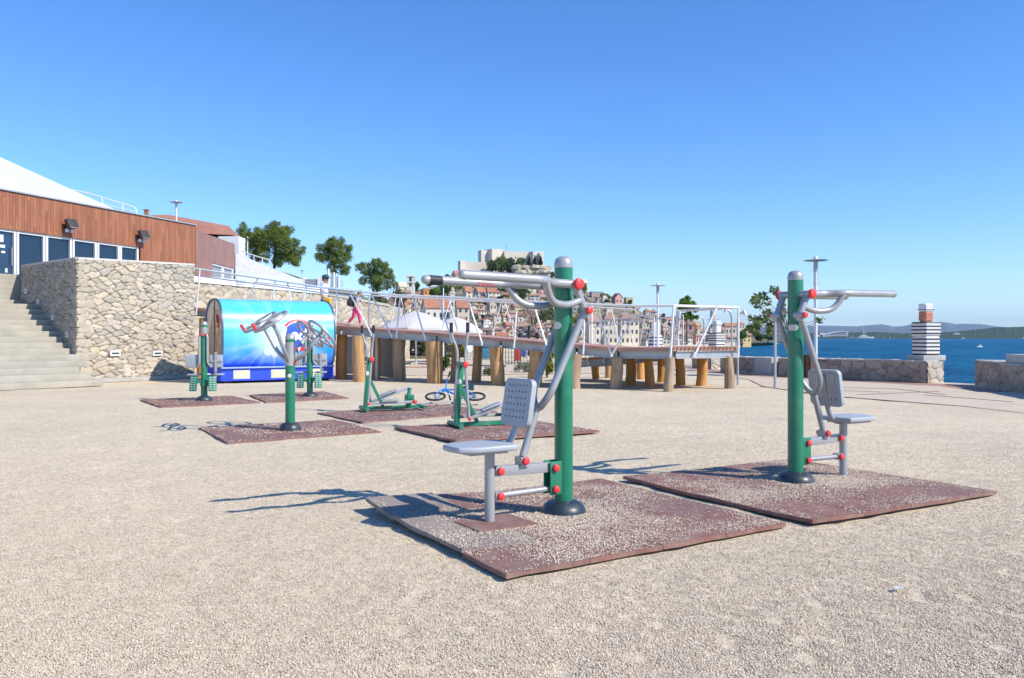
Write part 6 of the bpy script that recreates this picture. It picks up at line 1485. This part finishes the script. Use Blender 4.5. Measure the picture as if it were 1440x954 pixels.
# ------------------------------------------------------------------ boats, far hotel
SEAG = lambda x, y: G(x, y, SEAZ)
def motorboat(label, loc, L, rz, group=None, cat='boat', name='motor_boat'):
    t = thing(name, label, cat, loc, rz, group); w_ = L*.32; mb = MB(); st = [(-.5,.85,.0),(-.2,1,.0),(.15,.95,.02),(.38,.6,.08),(.5,.02,.16)]
    for x, k, u in st: mb.v += [(x*L, -w_/2*k, L*(.15+u*.5)), (x*L, -w_*.35*k, -.05*L), (x*L, w_*.35*k, -.05*L), (x*L, w_/2*k, L*(.15+u*.5))]
    mb.f = [(i*4+j, i*4+j+1, (i+1)*4+j+1, (i+1)*4+j) for i in range(4) for j in range(3)]+[(i*4+3, i*4, (i+1)*4, (i+1)*4+3) for i in range(4)]+[(0,1,2,3),(19,18,17,16)]
    mb.build('hull', WHITE, t, smooth=30); MB().prism([(-.22*L,-w_*.3),(.14*L,-w_*.26),(.14*L,w_*.26),(-.22*L,w_*.3)], L*.15, [L*.36,L*.30,L*.30,L*.36]).build('cabin', WHITE, t, bevel=.02*L)
    MB().box((.0,0,.27*L), (.30*L, w_*.62, .05*L)).build('cabin_window', GLASS, t); return t
p = SEAG(1377.5,488.5); motorboat('small white cabin boat out on the water right of the striped totem', p, 3.0*p.y/FOC*3.2, R(200))
def sailboat(label, x, y, Y, Lpx, mpx, group=None, mast=True):
    b = P(x, y, Y); b.z = SEAZ; q = Y/FOC; t = motorboat(label, b, Lpx*q, R(rnd.choice([5,175,190,-8])), group, 'boat', 'sailing_boat')
    if mast: MB().tube([(0,0,.1),(0,0,mpx*q)], .12*q, 6).build('mast', WHITEST, t)
sailboat('tiny sailing boat moored below the wooded headland', 1354, 477, 1900, 5, 7)
sailboat('tiny sailing boat at the right edge of the picture below the headland', 1439, 476.5, 1900, 5, 5)
for k in range(24):
    x = 1044+k*3.1+rr.uniform(-1,1); y = 484.5-(x-1040)*.030+rr.uniform(-.6,.8); Y = (EYE-SEAZ)*FOC/(y+.9-HY)
    b = P(x, y, Y); b.z = SEAZ; q = Y/FOC; t = motorboat('small white moored boat in the row along the far town shore', b, rr.uniform(3,4.8)*q, R(rr.uniform(0,360)), 'moored boats along the far town shore')
    if rr.random() < .4: MB().tube([(0,0,.1),(0,0,rr.uniform(6,11)*q)], .10*q, 5).build('mast', WHITEST, t)
for k in range(16):
    x = 905+k*8.2+rr.uniform(-2,2); b = P(x, 486.5+rr.uniform(-1,1), 150); t = motorboat('small white boat laid up on the town quay behind the ramp railing', Vector((b.x, b.y, .4)), rr.uniform(6,10)*150/FOC, R(rr.uniform(0,360)), 'boats laid up on the town quay')
Yh = 2050; q = Yh/FOC; ht = thing('hotel', 'long pale seafront hotel with a sweeping roof on the far shore', 'hotel', (*P(1178,478,Yh).xy, SEAZ))
k0 = P(1178,478,Yh); px = lambda x: (x-1178)*q
mb = MB(); top = [(1158,474),(1166,471.5),(1176,469.5),(1184,468.7),(1192.5,468.5)]
n = len(top); mb.add([(px(x),0,-2) for x, _ in top]+[(px(x),0,(478-y)*q) for x, y in top]+[(px(x),9*q,-2) for x, _ in top]+[(px(x),9*q,(478-y)*q) for x, y in top], [(i,i+1,n+i+1,n+i) for i in range(n-1)]+[(n+i,n+i+1,3*n+i+1,3*n+i) for i in range(n-1)]+[(2*n+i+1,2*n+i,3*n+i,3*n+i+1) for i in range(n-1)]+[(n-1,3*n-1,4*n-1,2*n-1),(2*n,0,n,3*n)])
mb.build('facade', mat('pale_hotel_facade', (.55,.55,.54), .8), ht, smooth=0)
for i in range(4):
    for x in np.arange(1164+i*3, 1191, 2.6): window(ht, px(x), -.2, (1.2+i*2.1)*q, 1.7*q, 1.2*q)
rf = MB(); rf.add([(px(x),-1.2*q,(478.3-y)*q) for x, y in top]+[(px(x),10*q,(478.3-y)*q) for x, y in top]+[(px(x),-1.2*q,(478.9-y)*q) for x, y in top]+[(px(x),10*q,(478.9-y)*q) for x, y in top], [(i,i+1,n+i+1,n+i) for i in range(n-1)]+[(2*n+i,2*n+i+1,3*n+i+1,3*n+i) for i in range(n-1)]+[(i,i+1,2*n+i+1,2*n+i) for i in range(n-1)]+[(n-1,2*n-1,4*n-1,3*n-1)])
rf.build('roof', WHITE, ht, smooth=0)
for x, w_, h_, lb in ((1150,12,5,'low white shore building left of the long hotel'),(1156,7,8,'white stepped shore building beside the long hotel'),(1345,8,1.6,'white villa on the wooded headland')):
    y = 478 if x < 1300 else 470.5; b = P(x, y, 2040 if x < 1300 else 1960); t = thing('shore_building', lb, 'building', b if x > 1300 else (b.x, b.y, SEAZ)); qq = b.y/FOC
    MB().box((0,0,h_*qq/2), (w_*qq, 4*qq, h_*qq)).build('wall', WHITE, t, smooth=0); MB().box((0,0,h_*qq+.3*qq), (w_*1.05*qq, 4.3*qq, .5*qq)).build('roof', TERRA2, t, smooth=0)
    for k in range(3): window(t, (k-1)*w_*.3*qq, -2.05*qq, h_*.55*qq, w_*.14*qq, h_*.3*qq)
b = P(1217,478,1950); yt = thing('yacht', 'large white yacht with tall masts moored before the wooded headland', 'yacht', (b.x, b.y, SEAZ)); q = 1950/FOC
mb = MB(); st = [(-11,.9,0),(-6,1,0),(2,1,0),(8,.7,.3),(12,.03,.8)]
for x, k, u in st: mb.v += [(x*q,-2.2*k*q,(2.0+u)*q),(x*q,-1.5*k*q,-.4*q),(x*q,1.5*k*q,-.4*q),(x*q,2.2*k*q,(2.0+u)*q)]
mb.f = [(i*4+j, i*4+j+1, (i+1)*4+j+1, (i+1)*4+j) for i in range(4) for j in range(3)]+[(i*4+3, i*4, (i+1)*4, (i+1)*4+3) for i in range(4)]+[(0,1,2,3)]
mb.build('hull', WHITE, yt, smooth=30); MB().box((-2*q,0,2.7*q),(14*q,3*q,1.4*q)).box((-3*q,0,3.9*q),(8*q,2.4*q,1.1*q)).build('deckhouse', WHITE, yt, bevel=.2*q)
MB().box((-2*q,0,2.8*q),(13*q,3.1*q,.5*q)).build('window_band', GLASS, yt)
MB().tube([(-3*q,0,4*q),(-3*q,0,18*q)], .35*q, 6).build('mast', WHITEST, yt); MB().tube([(0,0,3*q),(-1.6*q,0,12*q)], .2*q, 6).build('mast', WHITEST, yt); MB().tube([(1.5*q,0,3*q),(-.5*q,0,13*q)], .12*q, 6).build('stay', WHITEST, yt)
for k in range(11):
    x = 1193+k*6.4+rr.uniform(-1.5,1.5)
    if 1206 < x < 1229: continue
    b = P(x, 478, 1980); t = motorboat('small white motor yacht in the marina row before the wooded headland', Vector((b.x, b.y, SEAZ)), rr.uniform(5,8)*1980/FOC, R(rr.uniform(-30,200)), 'motor yachts before the wooded headland')

t = thing('litter_scrap', 'tiny crumpled scrap of clear plastic on the gravel at the lower right', 'litter', G(1262,830)+Vector((0,0,.005)), R(20)); mb = MB()
for v in range(5):
    for u in range(7): mb.v.append((u*.009-.027, v*.007-.014, .008+.010*mnoise.noise(Vector((u*.9, v*.9, 3)))))
mb.f = [(v*7+u, v*7+u+1, (v+1)*7+u+1, (v+1)*7+u) for v in range(4) for u in range(6)]; o_ = len(mb.v); mb.v += [(x, y, z-.002) for x, y, z in mb.v[:35]]; mb.f += [tuple(35+k for k in reversed(f)) for f in mb.f[:24]]
mb.build('film', mat('cloudy_plastic', (.66,.68,.70), .2), t)
# ------------------------------------------------------------------ fallen bicycle
BLUE = mat('bicycle_blue', (.015,.23,.62), .3, 0, .06, 6, coat=.4)
bk = thing('bicycle', 'blue child bicycle lying on its side on the gravel behind the trainers', 'bicycle', G(668,569)+Vector((0,.1,0)), R(180))
Wt = Matrix.Rotation(R(72), 4, 'X')                  # bicycle plane laid over; local x runs rear to front
def bp(x, z, off=0): v = Wt @ Vector((x, off, z)); return Vector((v.x, v.y, v.z+.16))
def bwheel(cx_, r):
    mb = MB(); n = 36; o = 0
    for i in range(n):
        a0 = 2*math.pi*i/n
        for k in range(8):
            b0 = 2*math.pi*k/8; mb.v.append(tuple(bp(cx_+(r+.024*math.cos(b0))*math.cos(a0), (r+.024*math.cos(b0))*math.sin(a0), .024*math.sin(b0))))
    mb.f = [(i*8+k, i*8+(k+1)%8, ((i+1)%n)*8+(k+1)%8, ((i+1)%n)*8+k) for i in range(n) for k in range(8)]
    wh = MB()
    for k in range(10): an = k*math.pi/5; wh.tube([bp(cx_, 0, .02 if k % 2 else -.02), bp(cx_+r*.93*math.cos(an), r*.93*math.sin(an))], .003, 4)
    wh.tube([bp(cx_, 0, -.045), bp(cx_, 0, .045)], .02, 8); W_ = wh.build('wheel', STEEL, bk)
    mb.build('tyre', BLACK, W_)
    rm = MB(); ring = [bp(cx_+r*.93*math.cos(2*math.pi*i/36), r*.93*math.sin(2*math.pi*i/36)) for i in range(37)]; rm.tube(ring, .010, 6, False).build('rim', STEEL, W_)
bwheel(.0,.20); bwheel(.84,.20)
fr = MB().tube([bp(.30,.0),bp(.68,.36)], .02, 10).tube([bp(.22,.34),bp(.66,.40)], .018, 10).tube([bp(.30,.0),bp(.20,.42)], .018, 10).tube([bp(0,0,.03),bp(.30,0,.03)], .011, 8).tube([bp(0,0,-.03),bp(.30,0,-.03)], .011, 8).tube([bp(0,0,.03),bp(.23,.33,.02)], .01, 8).tube([bp(0,0,-.03),bp(.23,.33,-.02)], .01, 8).tube([bp(.66,.46),bp(.70,.30)], .022, 10)
fr.build('frame', BLUE, bk)
MB().tube([bp(.70,.30,.05),bp(.84,.0,.05)], .014, 8).tube([bp(.70,.30,-.05),bp(.84,.0,-.05)], .014, 8).box(bp(.70,.31), (.05,.12,.05)).build('fork', BLUE, bk)
hb = MB().tube(fillet([bp(.58,.60,-.30),bp(.64,.60,-.12),bp(.66,.53,0),bp(.64,.60,.12),bp(.58,.60,.30)], .06), .012, 8).tube([bp(.66,.46),bp(.66,.54)], .014, 8).build('handlebar', BLUE, bk)
for s in (-1, 1): MB().tube([bp(.60,.60,s*.22),bp(.57,.60,s*.33)], .018, 8).build('grip', BLACK, hb)
MB().tube([bp(.20,.42),bp(.19,.50)], .013, 8).build('seat_tube', STEEL, bk)
sd = MB(); pr = [(-.14,.055,.03),(-.11,.075,.04),(0,.05,.035),(.10,.025,.025),(.13,.01,.02)]
for x, w_, h_ in pr: sd.v += [tuple(bp(.19+x, .51+dz, dy)) for dy, dz in ((-w_,0),(-w_*.8,h_),(w_*.8,h_),(w_,0))]
sd.f = [(i*4+j, i*4+(j+1)%4, (i+1)*4+(j+1)%4, (i+1)*4+j) for i in range(4) for j in range(4)]+[(3,2,1,0),(16,17,18,19)]; sd.build('saddle', mat('teal_black_saddle', (.03,.12,.14), .4), bk)
ck = MB().lathe([(.075,-.004),(.075,.004)], 20, bp(.30,0,.035), Wt.to_3x3() @ Vector((0,1,0))).build('chain_wheel', BLACK, bk)
for s in (-1, 1):
    MB().tube([bp(.30,0,s*.05),bp(.30+s*.10,s*-.09,s*.06)], .010, 6).build('crank', STEEL, bk); MB().box(bp(.30+s*.10,s*-.09,s*.11), (.08,.09,.03)).build('pedal', BLACK, bk)

# ------------------------------------------------------------------ two children on the ramp
def skinned(name, pts, edges, rads, m, parent, sub=2):
    me = bpy.data.meshes.new(name); me.from_pydata([tuple(p) for p in pts], edges, []); o = bpy.data.objects.new(name, me); C.objects.link(o)
    md = o.modifiers.new('s', 'SKIN'); md.use_smooth_shade = True
    for v, r in zip(me.skin_vertices[0].data, rads): v.radius = (r, r) if not isinstance(r, tuple) else r
    me.skin_vertices[0].data[0].use_root = True
    s2 = o.modifiers.new('u', 'SUBSURF'); s2.levels = sub; s2.render_levels = sub
    dg = bpy.context.evaluated_depsgraph_get(); m2 = bpy.data.meshes.new_from_object(o.evaluated_get(dg)); bpy.data.objects.remove(o)
    return finish(name, m2, m, parent, smooth=180)
SKIN = mat('skin', (.50,.30,.21), .55, 0, .05, 8)
def child(label, loc, rz, k, legs, arms, top_m, low_m, low_to, hair_m, lean=.06, hat=None):
    """faces local +x; legs: (knee, ankle) per side, arms: (elbow, wrist) per side"""
    t = thing('person', label, 'person', loc, rz); t.scale = (k,)*3
    V = [Vector((0,0,.93)), Vector((.01,0,1.06)), Vector((lean*.6,0,1.26)), Vector((lean,0,1.39)), Vector((lean*1.2,0,1.47)), Vector((lean*1.5+.01,0,1.57)), Vector((lean*1.6+.015,0,1.68))]
    Rr = [(.13,.105), (.12,.10), (.135,.10), (.075,.07), (.05,.05), (.085,.095), (.06,.065)]; E = [(i, i+1) for i in range(6)]
    def add(p, r, par): V.append(Vector(p)); Rr.append(r); E.append((par, len(V)-1)); return len(V)-1
    HAND = []
    for s, (kn, an), (el, wr) in zip((1, -1), legs, arms):
        hip = add((0, s*.085, .86), .09, 0); kne = add((kn[0], s*.09, kn[1]), .06, hip); ank = add((an[0], s*.09, an[1]), .04, kne); add((an[0]+.13, s*.10, an[1]-.045), .035, ank)
        sh = add((lean, s*.16, 1.36), .055, 3); e = add((lean+el[0], s*(.20), el[1]), .04, sh); w_ = add((lean+wr[0], s*.20, wr[1]), .028, e)
        dv = (V[w_]-V[e]).normalized(); pm = add(V[w_]+dv*.06, (.032,.018), w_)
        for f in range(4): q = add(V[pm]+dv*.045+Vector(((f-1.5)*.018,0,0)), .010, pm); add(V[q]+dv*(.03+.008*(f in (1,2)))+Vector((.006,0,0)), .008, q)
        q = add(V[w_]+dv*.04+Vector((.03,0,0)), .011, w_); add(V[q]+dv*.035+Vector((.008,0,0)), .009, q)
    body = skinned('body', V, E, Rr, SKIN, t)
    hd = V[5]
    MB().lathe([(.012,0),(.016,.015),(.004,.03)], 8, hd+Vector((.098,0,.0)), (1,0,-.3)).build('nose', SKIN, t)
    for s in (-1, 1): MB().lathe([(.001,-.01),(.011,0),(.001,.01)], 8, hd+Vector((.088,s*.034,.03))).build('eye', BLACK, t); MB().lathe([(.001,-.03),(.022,-.01),(.024,.015),(.001,.03)], 8, hd+Vector((.0,s*.092,.01))).build('ear', SKIN, t)
    MB().box(hd+Vector((.092,0,-.055)), (.012,.045,.009)).build('mouth', mat('lips', (.40,.15,.13), .5), t)
    sv = [Vector((0,0,.90)), V[1], V[2], V[3]]; sr = [(.15,.125), (.14,.118), (.152,.117), (.09,.085)]; se = [(0,1),(1,2),(2,3)]
    for s, (el, wr) in zip((1, -1), arms):
        sv += [Vector((lean, s*.165, 1.37)), Vector((lean+el[0]*.8, s*.198, 1.36+(el[1]-1.36)*.8))]; sr += [.07, .062]; n_ = len(sv); se += [(3, n_-2), (n_-2, n_-1)]
    skinned('shirt', sv, se, sr, top_m, t)
    sv = [Vector((0,0,1.0)), Vector((0,0,.90))]; sr = [(.135,.11), (.145,.115)]; se = [(0,1)]
    for s, (kn, an) in zip((1, -1), legs):
        h_ = Vector((0, s*.085, .86)); K_ = Vector((kn[0], s*.09, kn[1])); A_ = Vector((an[0], s*.09, an[1])); end = h_.lerp(K_, .9) if low_to == 'knee' else K_.lerp(A_, .82)
        sv.append(h_); sr.append(.108); n_ = len(sv)-1; se.append((1, n_))
        if low_to != 'knee': sv.append(K_); sr.append(.078); se.append((n_, n_+1)); n_ += 1
        sv.append(end); sr.append(.085 if low_to == 'knee' else .062); se.append((n_, n_+1))
        A2 = A_; MB().tube([A2+Vector((-.06,0,-.055)), A2+Vector((.02,s*.005,-.05)), A2+Vector((.16,s*.012,-.065))], [.04,.047,.035], 10).build('shoe', mat('pale_shoe', (.42,.38,.36), .7), t)
    skinned('trousers' if low_to != 'knee' else 'shorts', sv, se, sr, low_m, t)
    hm = MB(); n1, n2 = 16, 9; c = hd+Vector((-.008,0,.045))
    for i in range(n2+1):
        ph = math.pi*.56*i/n2
        for j in range(n1):
            an = 2*math.pi*j/n1; rr_ = .118*(1+.04*math.sin(an*5+i)); dropb = (.05 if math.cos(an) < -.2 else 0)*(i/n2)**2
            hm.v.append(tuple(c+Vector((rr_*math.sin(ph)*math.cos(an), rr_*.92*math.sin(ph)*math.sin(an), .112*math.cos(ph)-dropb))))
    hm.f = [(i*n1+j, i*n1+(j+1)%n1, (i+1)*n1+(j+1)%n1, (i+1)*n1+j) for i in range(n2) for j in range(n1)]; H_ = hm.build('hair', hair_m, t, smooth=80)
    if hat:
        hm = MB().lathe([(.128,.0),(.130,.04),(.115,.085),(.07,.12),(.01,.13)], 18, c+Vector((0,0,.025))); hm.add([tuple(c+Vector((x, y, z))) for x, y, z in ((.08,-.10,.03),(.22,-.07,.02),(.24,0,.018),(.22,.07,.02),(.08,.10,.03),(.08,.10,.042),(.22,.07,.032),(.24,0,.03),(.22,-.07,.032),(.08,-.10,.042))], [(0,1,2,3,4),(5,6,7,8,9),(0,9,8,1),(1,8,7,2),(2,7,6,3),(3,6,5,4)]); hm.build('cap', hat, t, smooth=40)
    return t
def onramp(px_, back):
    zb = front(px_).z; Y = front(px_).y+back; return Vector(((px_-CX)*Y/FOC, Y, zb))
f1 = onramp(456, 1.0)
boy = child('boy in a teal cap, white shirt and blue shorts walking on the ramp', f1, R(-12), .98, (((.10,.50),(-.02,.09)), ((-.04,.49),(-.26,.15))), (((-.14,1.12),(-.20,.90)), ((-.06,1.12),(.06,.92))), mat('white_tshirt', (.66,.66,.68), .9), mat('blue_shorts', (.08,.19,.42), .9), 'knee', mat('dark_hair', (.025,.018,.014), .7), .03, mat('dark_teal_cap', (.01,.07,.09), .8))
bg_ = thing('bag', 'bright yellow bag held by the boy on the ramp', 'bag', f1+Vector((.17,-.26,.66)), R(-12))
MB().box((0,0,.10),(.26,.10,.26)).build('pouch', mat('yellow_fabric', (.72,.48,.02), .8), bg_, bevel=.03, seg=3); MB().tube(fillet([(-.08,0,.22),(-.07,0,.34),(.07,0,.34),(.08,0,.22)], .05), .010, 6).build('handle', mat('yellow_fabric', (.72,.48,.02), .8), bg_)
f2 = onramp(500, .85)
PK = mat('pink_trousers', (.62,.055,.20), .9, 0, .08, 12)
girl = child('child in pink trousers and grey top striding up the ramp with a backpack', f2, R(-10), .74, (((.14,.56),(.20,.09)), ((-.06,.50),(-.34,.19))), (((.10,1.14),(.26,1.02)), ((-.02,1.12),(.10,.94))), mat('pale_grey_top', (.42,.42,.46), .9), PK, 'ankle', mat('dark_brown_hair', (.04,.022,.015), .7), .14)
bp_ = thing('backpack', 'black and grey patterned backpack on the back of the child in pink trousers', 'backpack', f2+Vector((-.06,.01,.74)), R(-10)); bp_.rotation_euler = (0, R(10), R(-10))
MB().box((-.10,0,.13),(.17,.27,.36)).build('pack', mat('black_grey_pack', (.05,.05,.06), .8, 0, .6, 14), bp_, bevel=.05, seg=3); MB().box((-.20,0,.08),(.07,.20,.18)).build('pocket', mat('grey_pocket', (.13,.13,.15), .8, 0, .5, 20), bp_, bevel=.025)
for s in (-1, 1): MB().tube(fillet([(-.03,s*.08,.28),(.06,s*.09,.27),(.12,s*.10,.14),(-.02,s*.10,.0)], .06), .014, 6).build('strap', BLACK, bp_)

# ------------------------------------------------------------------ haze over the water
hz = MB().box((0, 4700, 2), (15000, 9800, 6)) if False else MB().add([(x, y, z) for x in (-9000, 9000) for y in (-150, 13500) for z in (-9, 330)], [(0,1,3,2),(4,6,7,5),(0,4,5,1),(2,3,7,6),(0,2,6,4),(1,5,7,3)])
hm = bpy.data.materials.new('haze_air'); hm.use_nodes = True; t = hm.node_tree; t.nodes.clear()
ov = t.nodes.new('ShaderNodeOutputMaterial'); pv = t.nodes.new('ShaderNodeVolumePrincipled'); pv.inputs['Color'].default_value = (.50,.72,1.0,1); pv.inputs['Density'].default_value = 7e-5
pv.inputs['Anisotropy'].default_value = .0; t.links.new(pv.outputs[0], ov.inputs['Volume'])
tag(hz.build('haze', hm, smooth=0), kind='stuff')
